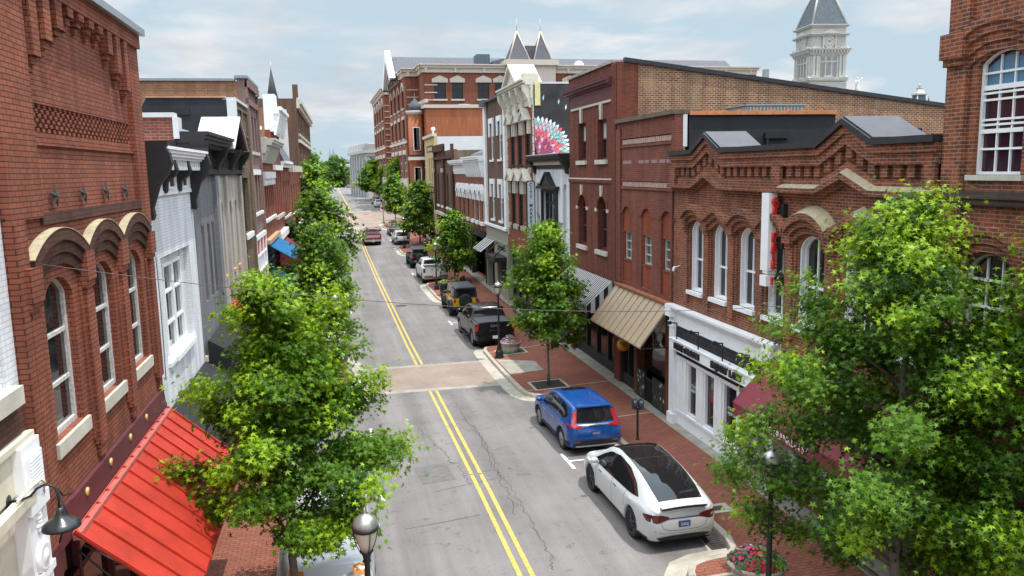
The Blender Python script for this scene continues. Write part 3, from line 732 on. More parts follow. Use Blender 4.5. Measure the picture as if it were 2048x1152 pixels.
# tall red brick building
B = Bld('red_brick_building', 'L', 10.35, 17.3, 'tall red brick building with arched window hoods and chequered brick band')
WC = (11.81, 13.85, 15.8); HB = (10.72, 12.88, 14.83, 16.9)
for i, c in enumerate(WC):
    B.window(c - .56, c + .56, 5.03, 7.17, .26, rec=.06, fw=.08, rails=(.36, .72), mulls=(), fm=M_OLDW, sill=(.13, .1, .2), fd=.07)
B.wall(rect(10.35, 17.3, 3.85, 8.05), B_RED, -.3, .05)
B.part('stained_course', B_REDD, lambda b: (b.box(11.42, 16.65, .05, .09, 7.9, 8.055),))
B.holes.append(rect(11.43, 16.57, 9.1, 9.48)); B.wall(rect(10.35, 17.3, 8.051, 11.2), B_RED)
def f(b):
    b.box(11.44, 16.56, -.28, -.2, 9.101, 9.479); nc = 49; cw = 5.14 / nc
    for r in range(6):
        for c in range(nc):
            if (r + c) % 2 == 0: b.box(11.43 + c * cw + .003, 11.43 + (c + 1) * cw - .003, -.199, -.012, 9.101 + r * .063 + .004, 9.101 + (r + 1) * .063 - .003)
B.part('chequered_band', B_RED, f)
def f(b):
    b.box(10.35, 11.42, .002, .11, 8.0, 10.95); b.box(16.62, 17.3, .002, .1, 7.55, 10.95); b.box(10.35, 17.3, .002, .16, 10.95, 11.2)
    b.box(10.35, 10.72, .052, .13, 3.85, 8.0)
    zb = [9.85, 10.12, 10.36, 10.6, 10.64, 10.62, 10.62, 10.37, 10.1, 9.86]
    for i, z in enumerate(zb):
        t = 11.66 + i * .508
        b.box(t - .13, t + .13, .002, .15, z + .2, 10.95); b.box(t - .1, t + .1, .002, .1, z + .1, z + .2); b.box(t - .065, t + .065, .002, .055, z, z + .1)
        b.box(t - .2, t + .2, .002, .06, 10.8, 10.95)
    b.box(11.42, 16.62, .002, .04, 8.93, 8.98)
B.part('corbelled_frieze', B_RED, f)
def f(b):
    for c in HB:
        b.box(c - .2, c + .2, .052, .19, 7.0, 7.42); b.box(c - .2, c + .2, .052, .16, 6.9, 7.0); b.box(c - .14, c + .14, .052, .14, 6.8, 6.9)
        b.box(c - .17, c + .17, .052, .14, 4.5, 6.8); b.box(c - .12, c + .12, .052, .11, 4.3, 4.5); b.box(c - .27, c + .27, .052, .085, 4.62, 6.9)
B.part('hood_pier', B_RED, f)
for i in range(3): B.hood(HB[i], HB[i + 1], 7.5, .33, [.18, .14, .1], B_REDD, M_CAP, th=.15, topcap=.012)
def star(b, t, o, z):
    for k in range(5):
        a = PI / 2 + k * 2 * PI / 5; u = Vector((math.cos(a), 0, math.sin(a))); w_ = Vector((-math.sin(a), 0, math.cos(a))); c = Vector((t, o, z))
        p = [c + u * .19, c + w_ * .05 + u * .02, c + Vector((0, .05, 0)), c - w_ * .05 + u * .02]
        b.add(p + [c + Vector((0, -.01, 0))], [(0, 2, 1), (0, 3, 2), (0, 1, 4), (0, 4, 3)])
for t in (12.05, 13.3, 14.5, 15.7):
    B.part('star_anchor', M_IRON, lambda b: star(b, t, .05, 8.25))
B.part('coping', M_FLASH, lambda b: b.box(10.28, 17.36, -.4, .26, 11.205, 11.33))
B.part('shop_fascia', M_MAROON, lambda b: (b.box(10.75, 17.0, .053, .12, 3.72, 4.2), b.box(10.36, 10.74, -.3, .12, .1, 3.85), b.box(16.9, 17.28, -.3, .1, .1, 3.85)))
for t in (11.9, 13.1, 14.3, 15.45): B.part('roundel', mat('gilt', (.55, .42, .14), .5), lambda b: b.lathe([(.001, 0), (.062, 0), (.062, .02), (.001, .025)], (t, .12, 4.07), 16, 'y'))
B.part('cable', M_BLK, lambda b: (b.tube([(16.9, .14, 4.2), (16.7, .2, 4.0), (16.2, .2, 3.95), (15.6, .15, 4.05)], .01, 5), b.tube([(10.62, .15, 3.9), (10.55, .3, 4.3), (10.7, .16, 4.6), (10.95, .14, 4.4), (11.3, .14, 4.3)], .012, 5)))
B.shop(10.8, 16.9, .14, 3.6, M_MAROON, 4, .5)
B.body(16, 10.9, B_RED)
def f(b): b.tube([(16.95, .2, 6.9), (16.9, .22, 6.0), (16.97, .2, 5.1), (16.92, .2, 4.4)], .008, 5)
B.part('cable', M_BLK, f)
RED = mat('red_steel_roofing', (.40, .034, .018), .55, .0, .3, var=.25, vscale=1.4)
A = awning(B, 11.15, 17.0, 3.78, 1.42, 2.5, RED, 'large red standing seam metal awning under the red brick building', ribs=12, sides=False, val=.06, o0=.13, ribh=.04, ribw=.035)
b = MB(flip=True); b.box(0, 5.85, .0, .12, -.1, .012); b.build('flashing', mat('faded_red_steel', (.45, .12, .10), .5, var=.1), A)
b = MB(flip=True); sl_ = (2.5 - 3.78) / 1.42
for i in range(12):
    for j in range(1, 8):
        x = 5.85 * (i + j / 8) / 12; y0 = .15; b.add([(x - .008, y0, sl_ * y0 + .0435), (x + .008, y0, sl_ * y0 + .0435), (x + .008, 1.4, sl_ * 1.4 + .0435), (x - .008, 1.4, sl_ * 1.4 + .0435), (x, y0, sl_ * y0 + .05), (x, 1.4, sl_ * 1.4 + .05)], [(0, 4, 5, 3), (4, 1, 2, 5)])
b.build('stiffening_rib', RED, A)
b = MB(flip=True)
for x in (.3, 1.6, 3, 4.3, 5.6): b.tube([(x, 0, -1.25), (x, 1.35, -1.25)], .02, 6); b.tube([(x, .02, -.3), (x, .65, -.75)], .016, 6)
b.build('frame', mat('galvanised_tube', (.45, .45, .45), .4, .8), A)

# white painted brick, bracketed cornice
B = Bld('white_brick_building', 'L', 17.35, 22.5, 'white painted brick building with white and black bracketed cornice')
W0, W1 = 18.25, 21.55
B.holes.append(rect(W0, W1, 4.45, 6.75)); B.wall(rect(17.35, 22.5, 3.45, 8.06), B_WHT)
B.part('window_bay', B_WHT, lambda b: (b.box(W0 + .003, 18.95, -.3, -.14, 4.45, 6.74), b.box(21.0, W1 - .003, -.3, -.14, 4.45, 6.74), b.box(18.97, 20.98, -.3, -.16, 6.55, 6.74)))
for a in (18.97, 19.99): B.window(a, a + .98, 4.47, 6.54, rec=.15, fw=.08, rails=(.33, .68), hole=False, fm=M_WHT, gm=glassmat('pale_window_glass', (.05, .075, .075)), curtain=.3)
B.part('sill', M_WHT, lambda b: (b.box(18.8, 21.1, -.1, .1, 4.35, 4.468), b.box(18.2, 18.75, -.12, .06, 4.35, 4.448)))
def f(b):
    b.box(17.4, 22.45, -.3, .05, 8.07, 8.16); b.box(17.4, 22.45, -.3, .03, 8.16, 8.62); b.box(17.4, 22.45, -.3, .3, 8.62, 8.7)
    for (z0, z1, p) in ((8.84, 8.9, .36), (8.9, 8.97, .42), (8.97, 9.04, .46), (9.04, 9.1, .5)): b.box(17.42, 22.43, -.3, p, z0, z1)
    b.box(17.42, 22.43, -.3, .2, 8.7, 8.84)
    for i in range(16):
        t = 17.62 + i * .3; b.box(t, t + .14, .2, .3, 8.7, 8.84)
B.part('cornice', M_WHT, f)
def br(t, w_, p, m_, nm='bracket'):
    pr = [(.05, 7.62), (.1, 7.6), (.14, 7.7), (.12, 7.85), (p * .55, 8.3), (p * .95, 8.55), (p + .05, 8.75), (p + .02, 8.95), (p - .04, 9.05), (p, 9.1), (p, 9.2), (.0, 9.2), (.0, 7.62)]
    B.part(nm, m_, lambda b: b.prism(pr, t - w_ / 2, t + w_ / 2, axis='x'))
br(17.5, .22, .5, M_BLK, 'end_bracket'); br(22.36, .22, .5, M_BLK, 'end_bracket')
for t in (19.05, 20.65): B.part('bracket', M_BLK, lambda b: b.prism([(.03, 8.12), (.09, 8.12), (.12, 8.35), (.3, 8.5), (.36, 8.62), (.3, 8.84), (.03, 8.84)], t - .12, t + .12, axis='x'))
for t in (18.3, 19.85, 21.4): B.part('attic_vent', M_BLK, lambda b: b.box(t - .28, t + .28, .03, .036, 8.24, 8.52))
for t in (18.3, 19.85, 21.4): B.part('vent_frame', M_WHT, lambda b: b.prism(rect(t - .36, t + .36, 8.19, 8.57), .03, .06, [rect(t - .27, t + .27, 8.25, 8.51)]))
B.part('flat_roof_edge', M_WFLASH, lambda b: b.box(17.6, 22.3, -.5, .3, 9.1, 9.13))
B.shop(17.6, 22.3, .14, 3.3, M_BLK, 4, .4); B.part('end_pier', M_BLK, lambda b: (b.box(17.36, 17.6, -.3, .02, .1, 3.44), b.box(22.3, 22.49, -.3, .02, .1, 3.44)))
B.body(15, 8.9, B_WHT, M_ROOF)
awning(B, 17.45, 22.35, 3.5, 1.05, 2.75, M_BLKF, 'black fabric awning with white specks below the white brick building', val=.25, o0=.03)

# grey and beige pair under one black gabled cornice
B = Bld('painted_brick_building', 'L', 22.55, 32.6, 'grey and beige painted brick building under a black gabled cornice')
for c in (23.75, 24.75, 25.55): B.blind(c - .24, c + .24, 4.95, 7.55, M_BLK, .24, .14)
for c in (27.6, 29.7, 31.1): B.blind(c - .26, c + .26, 5.2, 7.6, mat('tan_paint', (.28, .19, .12), .8, var=.2), .26, .16)
hs = B.holes; B.holes = []
B.wall(rect(22.55, 26.4, 3.6, 8.5), B_GRY, holes=[h for h in hs if h[0][0] < 26.3]); B.wall(rect(26.42, 32.6, 3.95, 8.5), B_BEI, holes=[h for h in hs if h[0][0] > 26.3])
for c in (23.75, 24.75, 25.55): B.part('window_slit', M_GLASS, lambda b: b.box(c - .15, c + .15, -.138, -.12, 5.0, 7.2))
for c in (27.6, 29.7, 31.1): B.part('sill', mat('tan_stone', (.42, .27, .15), .8), lambda b: b.box(c - .3, c + .3, -.1, .06, 5.08, 5.195))
B.part('pilaster', B_GRY, lambda b: (b.box(25.95, 26.39, .002, .12, 3.7, 8.45),))
B.part('pilaster', B_BEI, lambda b: (b.box(26.43, 26.75, .002, .12, 4.0, 8.45), b.box(28.35, 28.75, .002, .1, 4.6, 8.45), b.box(32.05, 32.58, .002, .12, 4.0, 8.45)))
B.part('string_course', M_CREAM, lambda b: (b.box(22.56, 26.4, -.3, .08, 3.45, 3.6), b.box(26.43, 32.58, -.3, .08, 3.8, 3.95)))
def f(b):
    b.box(22.6, 32.55, -.3, .14, 8.51, 8.66); b.box(22.62, 32.53, -.3, .05, 8.66, 9.35)
    for z0, z1, p in ((9.35, 9.45, .4), (9.45, 9.55, .46), (9.55, 9.64, .52)):
        b.box(22.58, 27.9, -.3, p, z0, z1); b.box(31.6, 32.57, -.3, p, z0, z1)
    for i in range(34):
        t = 22.7 + i * .29; b.box(t, t + .13, .05, .34, 9.22, 9.35)
    for i in range(60): b.box(22.7 + i * .163, 22.78 + i * .163, .05, .09, 8.75, 9.0)
    for t in (22.72, 26.5, 29.75, 32.42): b.prism([(.05, 8.5), (.12, 8.5), (.2, 8.8), (.42, 9.1), (.5, 9.35), (.05, 9.35)], t - .14, t + .14, axis='x')
    g0, g1, zz, h = 27.9, 31.6, 9.35, 1.0
    b.prism([(g0, zz), (29.75, zz + h), (g1, zz), (g1, zz - .01), (g0, zz - .01)], -.3, .1)
    b.ring([(g0 - .1, zz), (29.75, zz + h + .08), (g1 + .1, zz)], [(g0 + .25, zz), (29.75, zz + h - .14), (g1 - .25, zz)], .1, .5)
B.part('cornice', M_BLK, f)
def f(b): b.ring([(27.75, 9.36), (29.75, 10.48), (31.75, 9.36)], [(27.75, 9.32), (29.75, 10.44), (31.75, 9.32)], -.75, .53)
B.part('gable_roof', M_WFLASH, f)
B.part('party_wall', B_SOFT, lambda b: b.box(22.6, 22.95, -4.6, -.34, 8.9, 10.0)); B.part('parapet_coping', M_WFLASH, lambda b: (b.box(22.53, 23.0, -4.65, -.3, 10.0, 10.12), b.box(22.53, 23.0, -.34, -.2, 9.45, 10.0)))
B.part('parapet_membrane', M_MEMB, lambda b: b.box(22.56, 31.9, -.75, -.305, 8.9, 9.4)); B.part('parapet_flashing', M_WFLASH, lambda b: b.box(22.96, 31.9, -.8, -.2, 9.65, 9.72))
B.shop(22.8, 26.2, .14, 3.3, M_BLK, 3, .4); B.shop(26.6, 32.3, .14, 3.6, M_BLK, 4, .4)
B.body(15, 8.95, B_BEI)
awning(B, 22.65, 26.9, 4.0, 1.05, 3.35, M_BLKF, 'black fabric awning below the grey painted brick wall', val=.32, o0=.09)
ORG = mat('orange_steel', (.55, .10, .03), .5, var=.1)
awning(B, 27.0, 32.2, 4.25, .95, 3.5, ORG, 'orange corrugated metal awning below the beige painted brick wall', ribs=30, ribh=.03, ribw=.09, val=.0, sides=False, o0=.09)

# tan brick with a dark tall window
B = Bld('tan_brick_building', 'L', 32.65, 36.7, 'narrow tan brick building with a dark tall window and black coated side wall')
B.window(33.45, 35.6, 6.1, 8.35, rec=.2, fw=.07, fm=M_BLK, rails=(.62,), mulls=(.33, .66), sill=(.12, .12, .2), sm=M_WHT)
B.wall(rect(32.65, 36.7, 3.2, 11.3), B_TAN)
def f(b):
    b.box(32.66, 36.68, .002, .1, 9.6, 9.8); b.box(32.66, 36.68, .002, .06, 9.45, 9.6); b.prism(rect(32.66, 36.68, 10.0, 11.1), .002, .07, [rect(33.0, 34.5, 10.1, 11.0), rect(34.8, 36.4, 10.1, 11.0)])
    b.box(32.66, 33.0, .002, .09, 3.3, 8.6); b.box(36.25, 36.68, .002, .09, 3.3, 8.6); b.prism(rect(33.7, 34.6, 8.75, 9.3), .002, .06, [rect(33.8, 34.5, 8.85, 9.2)])
B.part('brick_trim', B_TAN, f)
B.part('coping', M_WFLASH, lambda b: (b.box(32.6, 36.68, -.4, .08, 11.3, 11.4), b.box(32.58, 32.7, -.25, .1, 9.5, 11.3)))
B.part('downpipe', M_BLK, lambda b: b.box(32.56, 32.66, .0, .14, 3.4, 9.0))
B.part('side_membrane', M_MEMB, lambda b: (b.box(32.6, 32.9, -3.1, -.26, 9.7, 11.38), b.box(32.6, 32.9, -6.0, -.26, 9.0, 9.9), b.prism([(-3.9, 9.9), (-3.1, 11.38), (-3.1, 9.9)], 32.6, 32.9, axis='x')))
B.part('coping_tiles', mat('clay_tile', (.42, .22, .15), .8, var=.2), lambda b: [b.box(32.55, 32.95, -3.1 + i * .47, -3.1 + i * .47 + .45, 11.38, 11.45) for i in range(6)])
B.part('vent', M_BLK, lambda b: b.box(32.56, 32.6, -2.0, -1.6, 10.75, 11.0))
B.part('shop_opening', M_BLK, lambda b: b.box(32.7, 36.6, -.5, -.4, .1, 3.2)); B.part('end_pier', B_TAN, lambda b: (b.box(32.66, 33.1, -.4, .0, .1, 3.19), b.box(36.2, 36.68, -.4, .0, .1, 3.19)))
B.body(18, 9.0, B_TAN)

# tall faded pink brick
B = Bld('pink_brick_building', 'L', 36.75, 41.4, 'tall faded pink brick building with red and white shopfront')
for c in (37.75, 39.0, 40.25):
    B.window(c - .35, c + .35, 6.75, 8.45, rec=.14, fw=.06, fm=M_BLK, sill=(.1, .1, .14), sm=M_WHT); B.window(c - .35, c + .35, 9.5, 11.1, rec=.14, fw=.06, fm=M_BLK, sill=(.1, .1, .14), sm=M_STONE)
B.wall(rect(36.75, 41.4, 5.75, 12.55), B_PINK)
B.part('lintel', M_WHT, lambda b: [b.box(c - .5, c + .5, .002, .08, 8.46, 8.7) for c in (37.75, 39.0, 40.25)])
B.part('brick_trim', B_PINK, lambda b: (b.box(36.76, 37.1, .002, .1, 5.9, 12.2), b.box(41.05, 41.38, .002, .1, 5.9, 12.2), b.box(36.76, 41.38, .002, .1, 11.5, 11.75), b.box(36.76, 41.38, .1, .16, 12.2, 12.5)))
B.part('coping', M_FLASH, lambda b: (b.box(36.68, 41.45, -.4, .14, 12.56, 12.68), b.box(36.68, 37.1, -14, -.4, 12.45, 12.55)))
RP = mat('red_panel_paint', (.42, .02, .035), .5, var=.1)
def f(b):
    b.box(36.8, 41.35, -.3, .1, 5.55, 5.75)
    for a in (36.8, 38.25, 39.75, 41.15): b.box(a, a + .2, -.3, .08, .1, 5.55)
    for z in (4.75, 4.05, 3.1): b.box(36.8, 41.35, -.3, .07, z, z + .1)
    for a in (37.3, 37.7, 38.0, 38.7, 39.2, 40.1, 40.5, 40.9): b.box(a, a + .07, -.28, .05, 4.1, 4.75); b.box(a, a + .06, -.28, .05, .5, 3.1)
SF = B.part('shopfront', M_WHT, f)
B.part('red_panel', RP, lambda b: (b.box(36.82, 41.34, -.28, .02, 4.86, 5.54), b.box(36.82, 41.34, -.28, .02, 3.2, 4.04)), SF)
B.part('pane', M_SHOP, lambda b: b.box(36.82, 41.34, -.28, -.1, .2, 4.74), SF)
B.body(16, 12.45, B_ORA)

# red brick with white cornice and hooded windows
B = Bld('red_brick_building', 'L', 41.45, 48.4, 'low red brick building with deep white bracketed cornice and hooded windows')
cs = [42.3 + i * 1.06 for i in range(6)]
for c in cs: B.window(c - .3, c + .3, 6.2, 8.0, rec=.15, fw=.06, sill=(.1, .12, .16), sm=M_WHT)
B.wall(rect(41.45, 48.4, 5.2, 9.2), B_RED)
B.part('window_hood', M_WHT, lambda b: [(b.box(c - .45, c + .45, .002, .2, 8.25, 8.6), b.box(c - .42, c - .28, .002, .14, 7.9, 8.25), b.box(c + .28, c + .42, .002, .14, 7.9, 8.25), b.box(c - .28, c + .28, .002, .1, 8.0, 8.25)) for c in cs])
def f(b):
    for z0, z1, p in ((9.05, 9.2, .1), (9.2, 9.5, .14), (9.5, 9.62, .3), (9.62, 9.9, .36), (9.9, 10.02, .6), (10.02, 10.14, .7), (10.14, 10.24, .76)): b.box(41.46, 48.38, -.3, p, z0, z1)
    for i in range(12): t = 41.7 + i * .58; b.prism([(.1, 9.1), (.2, 9.1), (.5, 9.85), (.1, 9.85)], t - .08, t + .08, axis='x')
    b.box(41.46, 48.38, -.5, .3, 10.24, 10.3)
B.part('cornice', mat('old_cream_paint', (.52, .50, .45), .7, var=.18, vscale=6), f)
B.part('shop_cornice', mat('tan_stone', (.42, .27, .15), .8), lambda b: b.box(41.46, 48.38, -.3, .25, 5.0, 5.2))
B.shop(41.6, 48.2, .14, 5.0, mat('slate_green_paint', (.10, .15, .16), .6), 5, .6)
B.body(16, 9.6, B_RED)
BLU = mat('blue_steel', (.012, .20, .42), .45, var=.1)
awning(B, 42.2, 47.6, 4.9, 1.3, 4.1, BLU, 'upper blue corrugated awning beyond the red and white shopfront', ribs=20, ribw=.1, sides=False, group=None)
awning(B, 43.2, 45.0, 3.5, 1.2, 2.6, mat('bright_blue_fabric', (.01, .26, .52), .6), 'small bright blue fabric awning below the larger blue one', sides=True, val=.1)

B = Bld('ornate_brick_building', 'L', 48.45, 55.0, 'taller brick building with ornate white cornice and bare orange side wall')
cs = [49.4 + i * 1.5 for i in range(4)]
for c in cs: B.window(c - .4, c + .4, 6.0, 8.6, rec=.15, fw=.07, sill=(.1, .14, .2), sm=M_STONE)
B.wall(rect(48.45, 55.0, 5.0, 11.0), B_RED)
def f(b):
    for z0, z1, p in ((10.9, 11.2, .2), (11.2, 11.9, .25), (11.9, 12.1, .55), (12.1, 12.3, .7)): b.box(48.47, 54.98, -.3, p, z0, z1)
    for t in (48.7, 50.3, 51.9, 53.5, 54.75): b.prism([(.2, 10.7), (.3, 10.7), (.6, 11.9), (.2, 11.9)], t - .16, t + .16, axis='x')
    b.box(48.47, 50.0, -.3, .35, 12.3, 13.0)
    for c in cs: b.box(c - .6, c + .6, .002, .16, 8.7, 9.0)
    b.box(48.47, 54.98, -.3, .3, 4.6, 5.0)
B.part('cornice', M_WHT, f)
B.part('side_patch', M_WHT, lambda b: [b.box(48.44, 48.46, -.6 - x, -.35 - x, z, z + .2) for x, z in ((0.1, 11.0), (.5, 10.9), (.2, 10.3))])
B.shop(48.7, 54.8, .14, 4.5, M_BLK, 5, .5)
B.body(12, 12.25, B_ORA)
awning(B, 49.6, 53.5, 4.6, 1.6, 3.2, mat('burgundy_fabric', (.17, .012, .03), .7, var=.1), 'burgundy fabric awning further down the left side beyond the blue awnings', val=.2)

B = Bld('narrow_brick_building', 'L', 55.05, 63.0, 'narrow red brick building with a white painted gable wall and slate mansard')
for c in (56.2, 58, 59.8, 61.6): B.window(c - .35, c + .35, 5.6, 8, rec=.14, fw=.07, sill=(.1, .1, .15), sm=M_WHT)
B.wall(rect(55.05, 63.0, 4.4, 9.3), B_RED)
B.part('mansard', mat('slate', (.09, .10, .12), .7, var=.3, vscale=4), lambda b: b.prism([(.25, 9.3), (-.6, 11.0), (-.9, 11.0), (-.3, 9.3)], 55.06, 62.9, axis='x'))
B.part('gable_wall', mat('white_render', (.62, .58, .58), .85, var=.1), lambda b: b.box(62.6, 63.0, -10, .1, 9.3, 13.2))
B.part('cornice', M_WHT, lambda b: (b.box(55.06, 62.9, -.3, .35, 9.15, 9.32), b.box(55.06, 62.9, -.3, .2, 8.9, 9.15)))
B.shop(55.3, 62.8, .14, 4.3, M_BLK, 5, .5); B.body(10, 9.25, B_RED)
awning(B, 55.6, 58.8, 5.2, 1.7, 4.2, M_BLKF, 'upper black awning far down the left side', val=.2); awning(B, 57.0, 62.0, 3.9, 1.9, 2.9, M_BLKF, 'lower black dome awning far down the left side', val=.4)

B = Bld('low_brick_building', 'L', 63.05, 79.8, 'low red brick building with stepped parapet next to the tall brown corner building')
for i in range(5): c = 65 + i * 3.2; B.window(c - .5, c + .5, 5.4, 7.6, rec=.15, fw=.1, fm=M_BLK, sill=(.2, .14, .25))
B.wall(rect(63.05, 79.8, 4.2, 8.6), B_RED); B.part('stone_trim', M_STONE, lambda b: [b.box(63.1 + i * 3.4, 64.6 + i * 3.4, -.2, .3, 8.6, 9.1) for i in range(5)] + [b.box(63.06, 79.7, -.3, .3, 4.0, 4.25)])
B.shop(63.4, 79.5, .0, 4.0, M_BLK, 7, .6); B.body(14, 8.5, B_RED)
B = Bld('tall_brown_building', 'L', 79.85, 112.0, 'tall brown brick corner building far down the left side')
for r, z in enumerate((5.2, 9.0, 12.3)):
    for i in range(9): c = 82 + i * 3.4; B.window(c - .6, c + .6, z, z + 2.2, rec=.15, fw=.1, fm=M_BLK, sill=(.2, .14, .25))
B.wall(rect(79.85, 112.0, 4.2, 15.6), B_BROWN)
def f(b):
    for z0, z1, p in ((4.0, 4.25, .3), (8.0, 8.3, .2), (11.4, 11.7, .2), (14.6, 15.0, .3), (15.0, 15.4, .5)): b.box(79.86, 111.98, -.3, p, z0, z1)
B.part('stone_band', M_STONE, f)
B.shop(80.2, 111.6, .0, 4.0, M_BLK, 12, .6)
B.body(24, 15.5, B_BROWN, None); B.part('pinnacle', B_BROWN, lambda b: b.box(79.9, 80.3, -.3, .2, 15.6, 16.8))
# ------------------------------------------------------------------ right side of the street
M_DKCOP = mat('dark_metal_coping', (.035, .036, .042), .4, .3, var=.2)
M_GREYM = mat('grey_metal_roofing', (.075, .075, .088), .75, .0, var=.15)
# nearest tall brick building
B = Bld('corner_brick_building', 'R', 3.5, 12.17, 'tall old brick building at the right edge with big arched sash windows')
for c in (11.07, 8.6):
    wn_ = B.window(c - .5, c + .5, 8.25, 10.25, .2, rec=.12, fw=.05, rails=(.235, .455, .5, .68, .74, .92), mulls=(.355, .645), fm=M_WHT, gm=mat('plum_window_glass', (.035, .012, .022), .06), barw=.022, sill=(.08, .06, .09), sm=M_STONE)
    B.part('transom_pane', mat('blue_reflection_glass', (.07, .18, .30), .12), lambda b: b.prism([(c - .43, 9.72)] + arc(c - .43, c + .43, 9.99, .17) + [(c + .43, 9.72)], -.168, -.15), wn_)  # blue reflection is put into the pane colour
    B.part('meeting_rail', M_WHT, lambda b: (b.box(c - .46, c + .46, -.16, -.09, 9.63, 9.71), b.box(c - .46, c + .46, -.16, -.10, 8.93, 9.0)), wn_)
    B.window(c - .55, c + .55, 5.0, 6.95, .3, rec=.14, fw=.06, rails=(.3, .62, .9), mulls=(.355, .645), barw=.025, sill=(.1, .1, .1), sm=M_WHT)
B.wall(rect(3.5, 12.17, 3.6, 13.2), B_OLD)
for c in (11.07, 8.6):
    B.hood(c - .98, c + .98, 10.4, .42, [.22, .16, .1, .05], B_OLD, th=.13); B.hood(c - .85, c + .85, 7.0, .42, [.16, .11, .06], B_OLD, th=.13)
def f(b):
    b.box(11.72, 12.16, .002, .1, 3.7, 13); b.box(9.7, 9.98, .002, .1, 3.7, 13); b.box(11.68, 12.2, .1, .24, 10.2, 10.62); b.box(11.75, 12.17, .1, .18, 10.08, 10.2)
B.part('pilaster', B_OLD, f)
B.part('string_course', brick('dark_stone_course', (.085, .055, .042), (.06, .042, .034), (.10, .08, .065), .5, .11, .006, grime=.3), lambda b: (b.box(3.5, 12.15, .0, .16, 7.86, 7.98), b.box(3.5, 12.15, .0, .12, 7.76, 7.86)))
B.part('entrance_pier', B_OLD, lambda b: (b.box(11.2, 12.15, -.3, .0, .0, 3.59), b.box(8.4, 9.0, -.3, .0, 0, 3.59)))
B.shop(9.05, 11.15, .15, 3.3, M_BLK, 2, .5, o=-.5); B.part('lintel', B_OLD, lambda b: b.box(9.0, 11.2, -.3, 0, 3.3, 3.59))
B.body(16, 13.0, B_OLD)
MRN = mat('burgundy_canvas', (.20, .022, .036), .75, var=.12, vscale=5)
MRS = mat('rose_steel', (.36, .105, .115), .5, var=.12, vscale=3)
awning(B, 6.0, 11.3, 3.7, 1.35, 2.45, MRS, 'rose red standing seam metal awning behind the near right tree', ribs=9, ribm=MRN, sides=False, o0=.02, ribh=.05, ribw=.05, val=.04)

# brick building with gabled parapet
B = Bld('gabled_brick_building', 'R', 12.2, 23.85, 'brown brick building with two small parapet gables and white law office shopfront')
def zig(z, r, w_=1.0): return [(12.2, z), (14.84 - .93 * w_, z), (14.84, z + r), (14.84 + .93 * w_, z), (21.27 - .9 * w_, z), (21.27, z + r), (21.27 + .9 * w_, z), (23.85, z)]
HB = [22.8, 21.35, 19.82, 18.27]; 
specs = [(22.12, .42), (20.6, .42), (19.08, .42), (17.62, .42), (16.15, .5), (14.4, .5), (12.87, .4)]
for i, (c, h) in enumerate(specs):
    B.window(c - h, c + h, 4.7, 6.85, [.3, .42, .3, .3, .34, .5, .3][i], rec=.17, fw=.075, rails=(.52,), mulls=(.5,), sill=(.1, .12, .12), sm=M_WHT, curtain=[.3, .35, 0, .3, 0, .3, 0][i], casing=.045)
B.wall([(12.2, 3.95)] + zig(8.82, .45) + [(23.85, 3.95)], B_OLD)
def f(b):
    for z0, z1, r0, r1, o in ((8.66, 8.82, .45, .45, .2), (8.5, 8.66, .44, .45, .14), (8.44, 8.5, .43, .44, .17), (7.93, 8.13, .36, .38, .1), (7.82, 7.93, .34, .36, .27), (7.73, 7.82, .33, .34, .11)):
        b.ring(zig(z1, r1), zig(z0, r0), .002, o)
    def zz(t, r):
        for c in (14.84, 21.27):
            if abs(t - c) < .92: return r * (1 - abs(t - c) / .92)
        return 0
    t = 12.55
    while t < 23.5:
        if not (17.25 < t < 17.8):
            h = zz(t, .4); b.box(t - .1, t + .1, .002, .1, 8.2 + h, 8.47 + h); b.box(t - .1, t + .1, .002, .05, 8.13 + h, 8.2 + h)
        t += .375
    for a, c in ((17.3, 17.7), (23.45, 23.83), (12.22, 12.5)): b.box(a, c, .1, .185, 7.93, 8.44)
B.part('corbelled_parapet', B_OLD, f)
B.part('ledge_cap', M_CAP, lambda b: slope_cap(b, [p for p in zig(7.931, .36) if p[0] < 17][:4] + [(17.3, 7.931)], .14, .275))
B.part('coping', M_DKCOP, lambda b: (b.ring(zig(8.96, .45), zig(8.83, .45), -.36, .28),))
def f(b):
    for c in (14.84, 21.27):
        b.ring([(c - .95, 8.985), (c, 9.445), (c + .95, 8.985)], [(c - .95, 8.965), (c, 9.425), (c + .95, 8.965)], -1.05, .22)
B.part('gable_roof', M_GREYM, f)
hs = [(22.8, 21.35, 'arc'), (21.35, 19.82, 'gab'), (19.82, 18.27, 'arc'), (18.27, 16.98, 'arc'), (16.95, 15.3, 'arc'), (15.3, 13.45, 'gab'), (13.45, 12.25, 'arc')]
for i, (a, c, sh) in enumerate(hs):
    B.hood(c, a, 7.02, [.33, .34, .33, .3, .36, .42, .3][i], [.3, .21, .12], B_OLD, M_CAP if i > 3 else None, shape=sh, th=.14, wash=.17)
def f(b):
    for t in (22.78, 21.35, 19.82, 18.27, 16.96, 15.3, 13.45, 12.4):
        b.box(t - .17, t + .17, .002, .2, 6.62, 6.98); b.box(t - .13, t + .13, .002, .14, 6.5, 6.62); b.box(t - .15, t + .15, .002, .1, 4.3, 6.5); b.box(t - .24, t + .24, .002, .05, 4.55, 6.6)
B.part('hood_pier', B_OLD, f)
B.part('cctv_camera', M_WHT, lambda b: (b.tube([(23.35, .0, 5.35), (23.35, .15, 5.32)], .02, 6), b.cyl((23.4, .16, 5.3), (23.2, .3, 5.25), .045, n=10)))
B.part('conduit', M_BLK, lambda b: b.tube([(17.2, .03, 6.0), (17.2, .03, 4.35), (17.25, .04, 4.2), (17.6, .04, 4.12), (17.8, .04, 4.1)], .02, 6))
